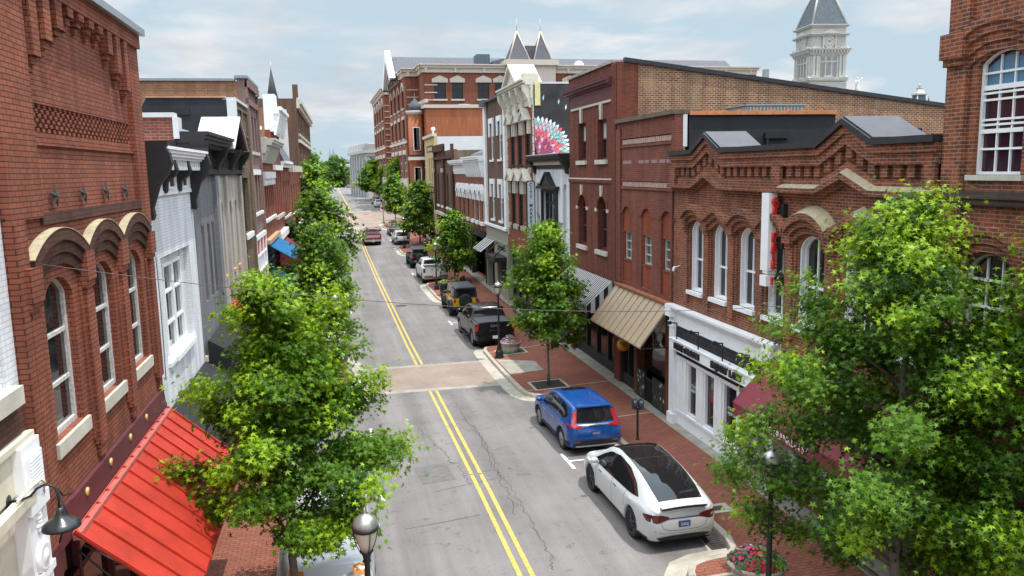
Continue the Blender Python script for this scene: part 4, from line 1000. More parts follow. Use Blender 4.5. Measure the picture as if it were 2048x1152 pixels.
B.part('side_membrane', M_MEMB, lambda b: b.box(12.6, 23.6, -.45, -.32, 8.3, 8.8)); B.part('rear_parapet', M_MEMB, lambda b: (b.box(12.3, 12.6, -9, -.36, 8.2, 8.78), b.box(12.3, 16.5, -6.4, -6.1, 8.2, 9.75)))
B.body(14, 8.35, B_MIX, M_MEMB)
# white shopfront
def f(b):
    for z0, z1, p in ((3.94, 4.0, .22), (4.0, 4.07, .27), (3.86, 3.94, .15)): b.box(17.3, 23.84, -.3, p, z0, z1)
    b.box(17.35, 23.84, -.3, .05, 3.42, 3.86); b.box(17.3, 17.75, .05, .3, 3.7, 4.08); b.box(23.44, 23.84, .05, .3, 3.7, 4.08)
    b.box(23.46, 23.84, -.3, .14, -.1, 3.7); b.box(23.42, 23.85, .0, .2, -.1, .45); b.box(23.44, 23.85, .14, .19, 3.35, 3.5); b.box(17.35, 17.68, -.3, .14, .0, 3.7)
    b.box(19.3, 23.46, -.15, .02, 2.62, 2.8); b.box(19.25, 23.46, -.15, .06, 2.36, 2.46)
    b.box(19.25, 23.46, -.2, .0, -.1, .55); b.box(19.25, 23.46, -.2, .07, -.1, .12); b.box(19.3, 23.46, -.2, .05, .55, .64)
    for t in (19.25, 20.32, 20.62, 21.52, 21.82, 22.7, 23.0): b.box(t, t + .16 if t != 23.0 else 23.46, -.2, .04, .6, 2.4)
    for a, c in ((19.41, 20.32), (20.78, 21.52), (21.98, 22.7)): b.prism(rect(a + .002, c - .002, .64, 2.36), -.14, .0, [rect(a + .09, c - .09, .72, 2.3)])
    b.box(20.48, 20.62, -.2, .02, .6, 2.4); b.box(21.68, 21.82, -.2, .02, .6, 2.4); b.box(22.86, 23.0, -.2, .02, .6, 2.4)
    b.box(19.25, 19.32, -1.6, -.2, -.1, 3.4); b.box(17.6, 19.3, -1.7, -1.6, -.1, 3.4)
    b.box(17.68, 19.3, -1.6, .0, 3.0, 3.42)
SF = B.part('shopfront', M_WHT, f)
B.part('pane', M_SHOP, lambda b: [b.box(a + .08, c - .08, -.12, -.09, .7, 2.32) for a, c in ((19.41, 20.32), (20.78, 21.52), (21.98, 22.7))], SF)
B.part('entrance_door', M_BLK, lambda b: b.box(17.9, 18.9, -1.59, -1.54, .05, 2.4), SF)
B.part('black_tile_band', brick('black_tile', (.025, .025, .03), (.018, .018, .022), (.07, .07, .075), .3, .15, .008, grime=0), lambda b: (b.box(17.7, 23.4, -.1, .06, 3.03, 3.4), b.box(19.25, 23.4, -.1, .07, 2.47, 2.61)), SF)
def text_on(B, txt, size, m, t, o, z, ex=.01, sx=1.0, name='lettering', bold=0, spacing=1.0, parent=None):
    """lettering on a facade: reads as seen from the street"""
    return lettering(txt, size, m, parent or B.root, B.L(t, o, z), (-B.sg, 0, 0), (0, 0, 1), ex, 'CENTER', sx, name, bold, spacing)
# roof sign bar with letters
sg = empty('shop_sign', B.p0 + B.d * 20.75 + B.n * .2 + Vector((0, 0, 2.72)), math.atan2(B.d[1], B.d[0]), 'white sign bar with raised black letters above the law office doors', 'sign')
b = MB(); b.box(-2.7, 2.65, -.18, .1, -.02, .3); b.box(-2.72, 2.67, -.18, .13, .3, .33); b.build('sign_bar', M_WHT, sg)
lettering('PETE OLSON', .27, M_BLK, sg, (1.35, .13, .14), (-1, 0, 0), (0, 0, 1), .035, 'CENTER', 1.05, 'lettering', .006, 1.12)
lettering('INJURY LAW', .27, M_BLK, sg, (-1.2, .13, .14), (-1, 0, 0), (0, 0, 1), .03, 'CENTER', 1.05, 'lettering', .006, 1.12)
for t in (2.3, .75, -.8, -2.3):
    b = MB(); b.tube([(t, .02, .33), (t, .02, .86)], .022, 8); b.tube([(t, .02, .84), (t - .0, .26, .88)], .022, 8); b.box(t - .05, t + .05, .22, .34, .82, .92); b.build('sign_lamp', M_BLK, sg)
M_SIGNW = mat('vinyl_lettering', (.75, .75, .74), .6); M_SIGNR = mat('red_lettering', (.62, .02, .02), .5)
for c in (22.34, 19.87):
    text_on(B, 'PETE OLSON', .13, M_SIGNW, c, -.085, 1.62, .002, .75, 'window_lettering'); text_on(B, 'INJURY LAW', .13, M_SIGNW, c, -.085, 1.48, .002, .75, 'window_lettering')
text_on(B, 'GET', .17, M_SIGNR, 21.2, -.085, 1.66, .002, .8, 'window_lettering'); text_on(B, 'PETE!', .17, M_SIGNR, 21.08, -.085, 1.5, .002, .8, 'window_lettering')
# blade sign
sg = empty('blade_sign', B.p0 + B.d * 17.5 + Vector((0, 0, 5.4)), math.atan2(B.d[1], B.d[0]), 'tall white vertical blade sign with red stacked letters on the brown brick wall', 'sign')
b = MB(); b.box(.0, .34, .1, .33, .5, 2.4); b.box(.04, .28, .16, .3, .42, .5); b.box(0, .3, .14, .36, .12, .38); b.build('sign_box', M_WHT, sg)
for i, ch in enumerate('GET PETE'):
    if ch != ' ': lettering(ch, .29, M_SIGNR, sg, (-.05, .19, 2.18 - i * .222 + (.03 if i > 3 else 0)), (0, -1, 0), (0, 0, 1), .05, 'CENTER', .85, 'lettering', .008)
lettering('!', .24, M_SIGNR, sg, (-.04, .22, .25), (0, -1, 0), (0, 0, 1), .04, 'CENTER', 1.2, 'lettering', .01)
for z in (2.0, 1.2, .3):
    b = MB(); b.box(-.3, -.02, .0, .12, z - .14, z + .14); b.box(-.02, .12, .03, .1, z - .03, z + .03); b.build('bracket', M_BLK, sg)
A = awning(B, 12.6, 17.55, 3.72, 1.1, 2.62, MRN, 'burgundy canvas awning with white street address on its valance', val=.3, ribs=3, ribh=.008, ribw=.02)
lettering('112 FRANKLIN ST', .24, M_SIGNW, A, (2.55, 1.118, -1.25), (-1, 0, 0), (0, 0, 1), .003, 'CENTER', .95)

# purple red brick with white brick bands
B = Bld('purple_brick_building', 'R', 23.88, 29.25, 'narrow purple red brick building with pale brick bands and tan metal awning')
for c in (28.15, 26.2, 24.4):
    B.holes.append([(c - .5, 4.2)] + arc(c - .5, c + .5, 6.75, .28) + [(c + .5, 4.2)])
B.wall([(23.88, 4.0), (23.88, 10.1), (29.25, 10.15), (29.25, 4.0)], B_R2)
for c in (28.15, 26.2, 24.4):
    B.part('infill_panel', B_INF, lambda b: b.prism([(c - .498, 4.202)] + arc(c - .498, c + .498, 6.748, .278) + [(c + .498, 4.202)], -.28, -.06, [rect(c - .44, c + .44, 5.05, 6.08)]))
    B.window(c - .44, c + .44, 5.05, 6.08, rec=.16, fw=.05, rails=(.33, .66), mulls=(.5,), barw=.03, hole=False, fm=mat('pale_metal', (.40, .42, .40), .6), gm=mat('dusty_glass', (.10, .085, .075), .25, var=.5, vscale=2), sill=(.0, -.03, .06), sm=B_R2)
    B.part('brick_arch', B_R2, lambda b: b.ring(arc(c - .68, c + .68, 6.7, .42), arc(c - .505, c + .505, 6.75, .285), .001, .03))
def f(b):
    for z in (9.31, 7.78):
        n = 26
        for i in range(n): b.box(24.0 + i * 4.6 / n, 24.0 + (i + .82) * 4.6 / n, .0, .025, z, z + .17)
B.part('pale_brick_band', mat('pale_brick', (.40, .27, .225), .9, var=.25, vscale=5), f)
B.part('brick_trim', B_R2, lambda b: [b.box(23.95, 28.7, .001, .05, z, z + .08) for z in (9.52, 9.2, 7.98, 7.68)] + [b.box(28.75, 29.24, .001, .06, 4.1, 9.9), b.box(23.89, 24.0, .001, .06, 4.1, 9.9)])
B.part('faded_lettering', mat('faded_white', (.28, .18, .17), .9, var=.3, vscale=20), lambda b: [b.box(28.6 - x, 28.6 - x - w_, .001, .004, 8.6, 8.72) for x, w_ in ((0, .9), (1.6, .5), (2.2, .4), (2.8, .5), (3.5, .5), (4.1, .5))])
B.part('coping', mat('stained_stone', (.13, .095, .07), .9, var=.35), lambda b: (b.box(23.86, 29.22, -.4, .12, 10.12, 10.26), b.box(23.86, 24.25, -.9, -.4, 10.12, 10.26)))
B.part('side_membrane', M_MEMB, lambda b: (b.box(23.9, 24.2, -5.7, -.5, 8.3, 10.07), b.box(23.88, 24.2, -9, -5.7, 8.3, 9.6)))
B.part('scupper', M_BLK, lambda b: (b.box(23.78, 23.9, -3.95, -3.1, 9.32, 9.5), b.cyl((23.84, -3.2, 8.4), (23.84, -3.2, 9.35), .05, n=8)))
B.part('white_flashing', M_WFLASH, lambda b: b.box(23.86, 23.9, -.42, -.28, 9.1, 10.1))
B.part('coping_tiles', mat('orange_clay_tile', (.50, .19, .075), .75, var=.2), lambda b: [b.prism([(-.5 - i * .58, 10.08), (-.5 - i * .58, 10.24), (-.5 - i * .58 - .12, 10.2), (-.5 - i * .58 - .57, 10.2), (-.5 - i * .58 - .57, 10.08)], 23.82, 24.24, axis='x') for i in range(9)])
B.body(12, 8.9, B_R2, M_MEMB)
B.part('roof_unit', mat('grey_louvre', (.36, .38, .38), .5, .3), lambda b: (b.box(25.6, 27.2, -5.6, -3.4, 8.9, 10.5), b.box(25.55, 27.25, -5.65, -3.35, 10.5, 10.55), [b.box(25.56, 25.6, -5.5 + i * .13, -5.44 + i * .13, 9.2, 10.45) for i in range(16)]))
B.part('copper_flashing', mat('copper', (.45, .17, .09), .5, .3, var=.25), lambda b: b.box(23.9, 29.2, -.3, .16, 3.99, 4.06))
def f(b):
    b.box(23.9, 24.05 - .0, -.4, .0, -.15, 3.98); b.box(27.1, 27.38, -.4, .0, -.15, 3.98); b.box(28.98, 29.24, -.4, .0, -.15, 3.98)
    b.box(23.88, 24.4, -.4, .03, -.15, 3.98)
B.part('brick_pier', B_R3, f)
B.part('lintel_panel', M_CREAM, lambda b: b.box(24.4, 28.98, -.35, -.05, 2.9, 3.98))
B.part('shop_interior', M_BLK, lambda b: (b.box(24.4, 27.1, -2.6, -2.5, -.1, 2.9), b.box(24.4, 27.1, -2.6, -.4, -.12, -.02)))
B.part('garage_glazing', M_SHOP, lambda b: b.box(24.4, 27.1, -.34, -.31, 1.1, 2.9))
SW = B.part('shop_window', M_BLK, lambda b: (b.box(27.38, 28.98, -.3, -.1, -.15, .55), [b.box(t, t + .06, -.3, -.08, .55, 2.9) for t in (27.38, 28.14, 28.92)]))
B.part('pane', M_SHOP, lambda b: b.box(27.42, 28.95, -.25, -.2, .55, 2.88), SW)
def f(b):
    r = random.Random(5)
    for t0_, w0, rows in ((28.88, .62, ((2.55, .14), (2.33, .1), (1.8, .05), (1.7, .05), (1.5, .07))), (28.08, .6, ((2.6, .15), (2.36, .09), (2.14, .1)))):
        for z, h in rows:
            t = t0_ - r.uniform(0, .1)
            while t > t0_ - w0: w_ = h * r.uniform(.35, .6); b.box(t - w_, t, -.199, -.196, z, z + h * r.uniform(.75, 1)); t -= w_ + h * .18
B.part('window_lettering', mat('vinyl_grey', (.42, .42, .42), .7), f)
FP = mat('dark_foliage_print', (.012, .018, .013), .6, var=.5, vscale=6)
def flowers(b, a, c):
    r = random.Random(int(a * 10))
    for i in range(26):
        t, z = r.uniform(a + .1, c - .1), r.uniform(.25, 1.1); b.cur = 0 if r.random() < .75 else (1 if r.random() < .6 else 2)
        if b.cur == 0:
            an = r.uniform(0, PI); u = (math.cos(an) * .13, math.sin(an) * .13); v = (-math.sin(an) * .02, math.cos(an) * .02)
            b.prism([(t - u[0], z - u[1]), (t + v[0], z + v[1]), (t + u[0], z + u[1]), (t - v[0], z - v[1])], .022, .024)
        else:
            pts = []
            for k in range(12):
                R2 = .075 if k % 2 == 0 else .025; an = k * PI / 6; pts.append((t + R2 * math.cos(an), z + R2 * math.sin(an)))
            b.prism(pts, .022, .026)
for a, c in ((24.42, 25.55), (26.25, 27.08)):
    P_ = B.part('flower_panel', FP, lambda b: b.box(a, c, -.04, .02, .0, 1.15))
    b = B.mb(); flowers(b, a, c); b.build('flower_print', [mat('leaf_print', (.06, .10, .055), .7), mat('white_flower_print', (.5, .5, .46), .7), mat('mauve_flower_print', (.34, .14, .26), .7)], P_)
B.part('gate', M_BLK, lambda b: (b.box(25.56, 26.24, -.03, .0, .95, 1.0), [b.box(25.58 + i * .055, 25.6 + i * .055, -.03, -.01, .0, .97) for i in range(12)]))
TAN = mat('tan_steel', (.40, .295, .195), .45, .1, var=.06)
awning(B, 24.05, 29.25, 3.92, 1.03, 2.58, TAN, 'tan standing seam metal awning over the dark open shopfront', ribs=10, ribm=None, sides=False, ribh=.03, ribw=.02, val=.03)
sg = empty('round_sign', B.p0 + B.d * 27.0 + B.n * .55 + Vector((0, 0, 2.05)), math.atan2(B.d[1], B.d[0]), 'round orange hanging sign below the tan awning', 'sign')
b = MB(); b.lathe([(.001, -.02), (.25, -.02), (.25, .02), (.001, .02)], (0, 0, 0), 28, 'x'); b.build('sign_disc', mat('orange_sign_paint', (.55, .24, .03), .5, var=.1), sg)
b = MB(); [b.box(-.024, -.0205, -.15 + .02 * k, .15 - .03 * k, z, z + .035) for k, z in ((0, .05), (1, -.01), (4, -.09))]; b.build('sign_marks', mat('dark_brown_paint', (.08, .035, .012), .6), sg)
b = MB(); b.tube([(0, -.12, .2), (0, -.12, .75)], .008, 5); b.tube([(0, .12, .2), (0, .12, .75)], .008, 5); b.build('hanger', M_BLK, sg)

# taller dark red brick with maroon cornice
B = Bld('dark_red_brick_building', 'R', 29.27, 35.75, 'tall dark red brick building with maroon cornice and long bare side wall')
MW = mat('maroon_frame', (.11, .022, .03), .55)
for c in (33.75, 31.05):
    B.window(c - .55, c + .55, 8.8, 10.4, rec=.2, fw=.09, rails=(.52,), fm=MW, sill=(.14, .1, .18), sm=M_STONE, curtain=.0)
    B.window(c - .58, c + .58, 5.1, 7.3, .5, rec=.2, fw=.1, rails=(.5, .97), mulls=(), fm=MW, sill=(.14, .1, .18), sm=M_STONE)
    B.part('window_blind', mat('pale_blind', (.42, .42, .44), .8), lambda b: b.box(c - .44, c + .44, -.235, -.225, 9.65, 10.28))
B.wall(rect(29.27, 35.75, 3.9, 12.42), B_R3)
def f(b):
    for c in (33.75, 31.05):
        b.prism([(c - .09, 10.4), (c - .16, 11.0), (c + .16, 11.0), (c + .09, 10.4)], -.02, .08); b.prism([(c - .09, 7.32), (c - .13, 7.75), (c + .13, 7.75), (c + .09, 7.32)], -.02, .08)
        b.box(c - .85, c - .62, .0, .05, 6.68, 6.82); b.box(c + .62, c + .85, .0, .05, 6.68, 6.82)
    b.box(29.8, 35.2, .0, .07, 11.0, 11.09); b.box(29.3, 35.73, .0, .06, 7.99, 8.05)
B.part('stone_trim', M_STONE, f)
def f(b):
    b.box(29.75, 35.3, .0, .06, 11.1, 11.62)
    for z0, z1, p in ((11.62, 11.7, .16), (11.7, 11.8, .3), (11.8, 11.9, .38), (11.9, 11.94, .4)): b.box(29.65, 35.72, .0, p, z0, z1)
B.part('cornice', M_MAROON, f)
def f(b):
    b.box(29.28, 29.72, .002, .07, 4.0, 12.4); b.box(29.28, 35.74, .002, .05, 7.86, 7.99)
    for c in (33.75, 31.05): b.ring(arc(c - .8, c + .8, 6.75, .68), arc(c - .59, c + .59, 6.8, .52), .001, .04)
B.part('brick_trim', B_R3, f)
B.part('coping', mat('pale_worn_stone', (.32, .30, .27), .95, var=.5, vscale=5), lambda b: b.box(29.6, 35.75, -.35, .08, 12.43, 12.54))
B.body(26, 12.4, B_MIX, None, back_drop=3.15, o=-.42)
b = B.mb(); b.add([(29.2, -.3, 12.42), (29.42, -.3, 12.42), (29.42, -26, 9.27), (29.2, -26, 9.27), (29.2, -.3, 12.58), (29.42, -.3, 12.58), (29.42, -26, 9.43), (29.2, -26, 9.43)], [(0, 1, 2, 3), (4, 7, 6, 5), (0, 4, 5, 1), (1, 5, 6, 2), (2, 6, 7, 3), (3, 7, 4, 0)]); b.build('side_coping', M_DKCOP, B.root)
B.part('corner_quoin', B_R3, lambda b: b.box(29.25, 29.28, -.85, -.0, 9.0, 12.4))
B.part('roof_vent', M_FLASH, lambda b: b.box(31, 31.2, -7.3, -7.1, 11, 12.4))
B.shop(29.6, 35.4, .0, 3.6, M_BLK, 4, .5, o=-.3); B.part('end_pier', B_R3, lambda b: (b.box(29.28, 29.6, -.3, 0, -.15, 3.89), b.box(35.4, 35.74, -.3, 0, -.15, 3.89), b.box(29.6, 35.4, -.3, -.05, 3.6, 3.89)))
M_AWW = mat('awning_white', (.50, .50, .49), .8); 
awning(B, 29.75, 35.6, 3.98, 1.08, 3.06, M_AWW, 'black and white striped canvas awning on the dark red brick building', val=.3, stripes=56, m2=M_BLKF)

# grey white building with black bracketed cornice
B = Bld('pale_grey_building', 'R', 35.78, 42.4, 'low pale grey painted building with deep black cornice and black pedimented window')
B.window(38.0, 40.6, 5.2, 7.35, rec=.14, fw=.14, rails=(.72,), mulls=(.33, .67), fm=M_BLK, gm=M_GLASS, barw=.07)
for c in (36.5, 41.75): B.blind(c - .35, c + .35, 4.6, 7.75, B_WHT, .35, .1)
B.wall(rect(35.78, 42.4, 4.0, 8.46), B_WHT)
def f(b):
    b.prism(rect(37.75, 40.85, 5.05, 7.45), .002, .1, [rect(38.02, 40.58, 5.2, 7.33)]); b.box(37.45, 41.15, .0, .28, 7.46, 7.6); b.prism([(38.3, 7.6), (39.3, 8.2), (40.3, 7.6)], .0, .24); b.ring([(38.1, 7.6), (39.3, 8.32), (40.5, 7.6)], [(38.3, 7.6), (39.3, 8.2), (40.3, 7.6)], .0, .3); b.box(37.6, 41.0, .0, .18, 4.95, 5.05)
B.part('window_surround', M_BLK, f)
def f(b):
    b.box(35.8, 42.38, -.3, .06, 8.47, 8.62)
    b.box(35.8, 42.38, -.3, .1, 8.62, 8.85)
    for z0, z1, p in ((8.85, 8.95, .35), (8.95, 9.06, .45), (9.06, 9.16, .52)): b.box(35.8, 42.38, -.3, p, z0, z1)
    for t in (35.95, 42.2): b.prism([(.0, 8.2), (.12, 8.25), (.2, 8.5), (.45, 8.85), (.0, 8.85)], t - .15, t + .15, axis='x')
B.part('cornice', M_BLK, f)
B.part('dentil', M_CREAM, lambda b: [b.box(36.3 + i * .24, 36.42 + i * .24, .1, .2, 8.66, 8.84) for i in range(24)])
B.part('roof_edge', M_WFLASH, lambda b: b.box(35.8, 42.38, -2.6, .5, 9.165, 9.2))
B.shop(36, 42.2, .0, 3.8, M_BLK, 4, .5); B.body(12, 9.15, B_WHT, M_ROOFW)
sg = empty('hanging_sign', B.p0 + B.d * 42.0 + Vector((0, 0, 4.8)), math.atan2(B.d[1], B.d[0]), 'tall narrow black framed blade sign with stacked black letters', 'sign')
b = MB(); b.prism([(.12, .42), (.12, 2.95), (.2, 3.06), (.52, 3.06), (.6, 2.95), (.6, .42)], -.06, .06, axis='x'); b.build('sign_frame', M_BLK, sg)
b = MB(); b.prism([(.17, .47), (.17, 2.92), (.23, 3.0), (.49, 3.0), (.55, 2.92), (.55, .47)], -.075, .075, axis='x'); b.box(-.05, .05, .16, .56, -.02, .38); b.build('sign_panel', mat('sign_white', (.60, .65, .68), .5), sg)
for i, ch in enumerate('CITY MARKET'):
    if ch != ' ': lettering(ch, .25, M_BLK, sg, (-.08, .36, 2.83 - i * .222), (0, -1, 0), (0, 0, 1), .004, 'CENTER', .95, 'lettering', .006)
lettering('at the', .11, M_BLK, sg, (-.055, .36, .18), (0, -1, 0), (0, 0, 1), .003) if False else None
b = MB(); b.tube([(0, 0, 2.6), (0, .36, 2.6)], .02, 6); b.tube([(0, 0, .7), (0, .3, .7)], .02, 6); b.tube([(-.0, -.02, 2.9), (-1.2, -.02, 2.2)], .03, 6); b.tube([(-.0, -.02, 1.3), (-1.2, -.02, .7)], .03, 6); b.build('bracket', M_BLK, sg)

# red brick with ornate white cornice and black windows
B = Bld('ornate_brick_building', 'R', 42.42, 49.6, 'three storey red brick building with ornate cream cornice and flower mural on its side')
cs = (48.0, 46.0, 44.0)
for c in cs:
    for z0, z1 in ((8.7, 11.1), (5.05, 7.75)): B.window(c - .62, c + .62, z0, z1, rec=.12, fw=.1, fm=M_BLK, rails=(.5,), gm=M_BLK, sill=(.05, .08, .12), sm=M_BLK)
B.wall(rect(42.42, 49.6, 4.0, 12.0), B_RED)
OC = mat('cream_cornice_paint', (.58, .55, .46), .65, var=.15, vscale=8)
def f(b):
    b.box(42.45, 49.58, -.3, .1, 11.9, 12.25); b.box(42.45, 49.58, -.3, .16, 12.25, 12.95)
    for z0, z1, p in ((12.95, 13.05, .45), (13.05, 13.18, .58), (13.18, 13.28, .68)): b.box(42.45, 49.6, -.3, p, z0, z1)
    for t in (42.7, 44.4, 46.0, 47.7, 49.35): b.prism([(.1, 11.75), (.22, 11.8), (.3, 12.2), (.55, 12.6), (.6, 12.95), (.1, 12.95)], t - .16, t + .16, axis='x')
    b.prism([(44.4, 13.28), (46.0, 14.25), (47.6, 13.28)], -.3, .45); b.ring([(44.1, 13.28), (46.0, 14.45), (47.9, 13.28)], [(44.45, 13.28), (46.0, 14.24), (47.55, 13.28)], -.9, .65)
    b.box(42.5, 43.2, -.3, .5, 13.28, 13.55)
    for i in range(40): b.box(42.5 + i * .178, 42.58 + i * .178, .16, .24, 12.78, 12.95)
B.part('cornice', OC, f)
def f(b):
    for c in cs:
        for z in (11.15, 7.8):
            b.prism([(c - .75, z), (c, z + .55), (c + .75, z)], .0, .3); b.ring([(c - .9, z), (c, z + .68), (c + .9, z)], [(c - .7, z), (c, z + .5), (c + .7, z)], .0, .4)
            for e in (-.72, .72): b.box(c + e - .09, c + e + .09, .0, .2, z - .75, z)
            b.box(c - .7, c - .55, .0, .16, z - 2.9, z - 2.6); b.box(c + .55, c + .7, .0, .16, z - 2.9, z - 2.6)
    for i in range(18): h = .2 + .08 * (i % 2); b.box(42.42, 42.42 + h, .0, .05, 4.4 + i * .42, 4.78 + i * .42); b.box(49.58 - h, 49.58, .0, .05, 4.4 + i * .42, 4.78 + i * .42)
B.part('window_pediment', OC, f)
MU = mat('black_mural_ground', (.018, .018, .022), .75, var=.9, vscale=1.2)
MW_ = B.part('mural_wall', MU, lambda b: b.box(42.38, 42.44, -9, -.0, 9.1, 12.95))
B.part('corner_strip', mat('pale_yellow_paint', (.55, .50, .25), .7, var=.2), lambda b: b.box(42.36, 42.42, -.35, -.05, 11.85, 13.1))
cols = [mat('mural_plum', (.22, .05, .12), .8, var=.4, vscale=5), mat('mural_coral', (.60, .10, .14), .8, var=.35, vscale=5), mat('mural_mint', (.24, .52, .48), .8, var=.3, vscale=5), mat('mural_pink', (.56, .32, .40), .8, var=.3, vscale=5), mat('mural_white', (.60, .64, .66), .8, var=.15, vscale=5)]
b = B.mb(); r = random.Random(3); cy, cz = -.1, 9.3
for k in range(8, -1, -1):
    R1 = .05 + k * .175; n = 5 + int(k * 2.6); ln = .26 + k * .036; wd = (R1 + ln * .55) * PI / n * .92
    for i in range(n + 1):
        an = PI * (i + (.5 if k % 2 else 0)) / n
        if an < PI * .42 or an > PI: continue
        c, s_ = math.cos(an), math.sin(an)
        for sc, dd in ((1.16, 0), (1.0, .0025)):
            pts = []; ok = True
            for u, v in ((0, .35), (.25, .82), (.5, 1), (.72, .86), (.9, .42), (1.0, 0), (.9, -.42), (.72, -.86), (.5, -1), (.25, -.82), (0, -.35)):
                rr = R1 + ln * .5 + (u - .5) * ln * sc; y = cy + c * rr - s_ * v * wd * .5 * sc; z = cz + s_ * rr + c * v * wd * .5 * sc
                pts.append((min(-.02, y), max(9.22, z)))
            if max(p[0] for p in pts) - min(p[0] for p in pts) < .05 or max(p[1] for p in pts) - min(p[1] for p in pts) < .05: continue
            b.cur = 5 if dd == 0 else ([0, 0, 0, 0, 1, 1, 2, 2, 4][k] if r.random() < .72 else r.choice([3, 2, 1, 3]))
            e = 42.376 - (8 - k) * .005; b.prism(pts, e - dd - .002, e, axis='x')
b.v = b.v
for y, z in ((-.5, 12.1), (-1.35, 11.9), (-1.75, 11.6), (-2.3, 11.4), (-.2, 11.9)):
    b.cur = 2 if y > -1.5 else 4; b.prism([(y, z), (y - .07, z + .12), (y - .05, z + .3), (y + .03, z + .16)], 42.374, 42.378, axis='x')
b.build('flower_mural', cols + [M_BLK], MW_)
B.shop(42.7, 49.4, .0, 3.6, M_BLK, 4, .6); B.part('shop_fascia', B_RED, lambda b: b.box(42.45, 49.58, -.3, .04, 3.6, 3.99))
B.body(16, 12.6, B_RED); B.part('roof_edge', M_WFLASH, lambda b: b.box(42.5, 49.5, -3, -.3, 13.0, 13.1))

# brown brick with white trim and olive shopfront
OL = mat('olive_paint', (.27, .265, .205), .65, var=.06)
B = Bld('white_trimmed_building', 'R', 49.65, 57.25, 'brown brick building with white corner strips and olive green shopfront')
for c in (54.6, 51.8):
    for z0, z1 in ((9.15, 11.6), (5.1, 7.5)): B.window(c - .5, c + .5, z0, z1, rec=.1, fw=.1, rails=(.5,), sill=(.12, .1, .14), sm=M_WHT)
B.wall(rect(49.65, 57.25, 4.55, 13.1), B_BROWN)
def f(b):
    b.box(56.5, 57.24, .0, .14, 4.6, 13.2); b.box(49.67, 50.25, .0, .14, 4.6, 13.2)
    for c in (54.6, 51.8):
        for z in (11.6, 7.5): b.box(c - .8, c + .8, .0, .1, z, z + .35); b.box(c - .8, c - .52, .0, .1, z - .9, z); b.box(c + .52, c + .8, .0, .1, z - .9, z)
    b.box(49.67, 57.24, -.3, .2, 4.56, 4.72)
B.part('white_trim', M_WHT, f)
B.part('parapet_edge', M_GREYM, lambda b: (b.box(49.7, 57.2, -.5, .2, 13.1, 13.25), b.box(55.8, 57.3, -.4, .4, 12.9, 13.3)))
def f(b):
    b.box(49.7, 57.2, -.3, .04, 3.4, 4.55); b.box(49.7, 57.2, .04, .1, 3.6, 3.75); b.box(53.2, 54.2, -.3, .08, -.1, 3.4); b.box(49.7, 50.2, -.3, .08, -.1, 3.4); b.box(56.9, 57.2, -.3, .08, -.1, 3.4); b.box(50.2, 53.2, -.3, .02, -.1, .7); b.box(50.2, 53.2, -.3, .05, 2.6, 3.0)
B.part('shopfront', OL, f); B.part('pane', M_SHOP, lambda b: b.box(50.2, 53.2, -.25, -.2, .7, 3.4)); B.part('doorway', M_BLK, lambda b: b.box(54.2, 56.9, -1.5, -1.4, -.1, 3.4))
B.part('shop_canopy', M_BLK, lambda b: (b.box(50.0, 53.3, .05, .9, 2.55, 2.85), b.tube([(50.4, .1, 3.6), (50.4, .85, 2.85)], .04, 6), b.tube([(52.9, .1, 3.6), (52.9, .85, 2.85)], .04, 6)))
B.body(14, 12.9, B_BROWN)
awning(B, 54.2, 57.2, 3.62, 1.05, 2.82, M_AWW, 'small black and white striped awning on the olive green shopfront', stripes=9, m2=M_BLKF, sides=False)

# low red brick pair with white hoods
B = Bld('white_hooded_building', 'R', 57.35, 73.2, 'low red brick building with white arched window hoods and white bracketed cornice')
cs = (58.7, 60.7, 62.8, 65.6, 67.9, 70.2)
for i, c in enumerate(cs): B.window(c - .45, c + .45, 4.6, 6.75, .3, rec=.14, fw=.1, fm=M_WHT if i < 3 else B_BROWN, rails=(.5,), sill=(.2, .2, .25), sm=M_WHT)
B.wall(rect(57.35, 73.2, 3.9, 8.5), B_OLD)
def f(b):
    for c in cs: b.ring(arc(c - .85, c + .85, 6.65, .75), arc(c - .5, c + .5, 6.65, .32), .0, .28); b.box(c - .85, c - .5, .0, .22, 6.2, 6.65); b.box(c + .5, c + .85, .0, .22, 6.2, 6.65)
B.part('window_hood', M_WHT, f)
def f(b):
    for z0, z1, p in ((8.3, 8.5, .12), (8.5, 9.1, .18), (9.1, 9.25, .5), (9.25, 9.4, .65), (9.4, 9.5, .7)): b.box(57.37, 64.9, -.3, p, z0, z1); b.box(65.0, 73.1, -.3, p - .04, z0 - .15, z1 - .15)
    for i in range(8): t = 57.6 + i * 1.02; b.prism([(.1, 7.9), (.25, 8.0), (.5, 9.1), (.1, 9.1)], t - .13, t + .13, axis='x')
B.part('cornice', M_WHT, f)
B.part('black_portal', M_BLK, lambda b: (b.box(57.8, 64.4, -.3, .06, 3.4, 3.95), b.box(57.5, 57.9, -.3, .06, -.1, 3.4), b.box(64.0, 64.4, -.3, .06, -.1, 3.4), b.box(57.9, 64, -1.6, -1.5, -.1, 3.4)))
B.part('grey_shopfront', M_CONCD, lambda b: (b.box(64.6, 73, -.3, .12, 3.0, 3.95), b.box(64.6, 73, -.3, .3, 3.95, 4.1)))
B.shop(64.8, 73, .1, 3.0, M_BLK, 5, .6); B.body(14, 9.1, B_OLD, M_ROOFW)
B.part('roof_hump', M_ROOF, lambda b: b.prism([(-1.0, 9.1), (-1.6, 9.9), (-2.6, 10.3), (-3.8, 10.3), (-3.8, 9.1)], 62, 73, axis='x')); B.part('white_parapet', M_WFLASH, lambda b: b.box(57.4, 57.7, -8, -.3, 9.1, 9.75))

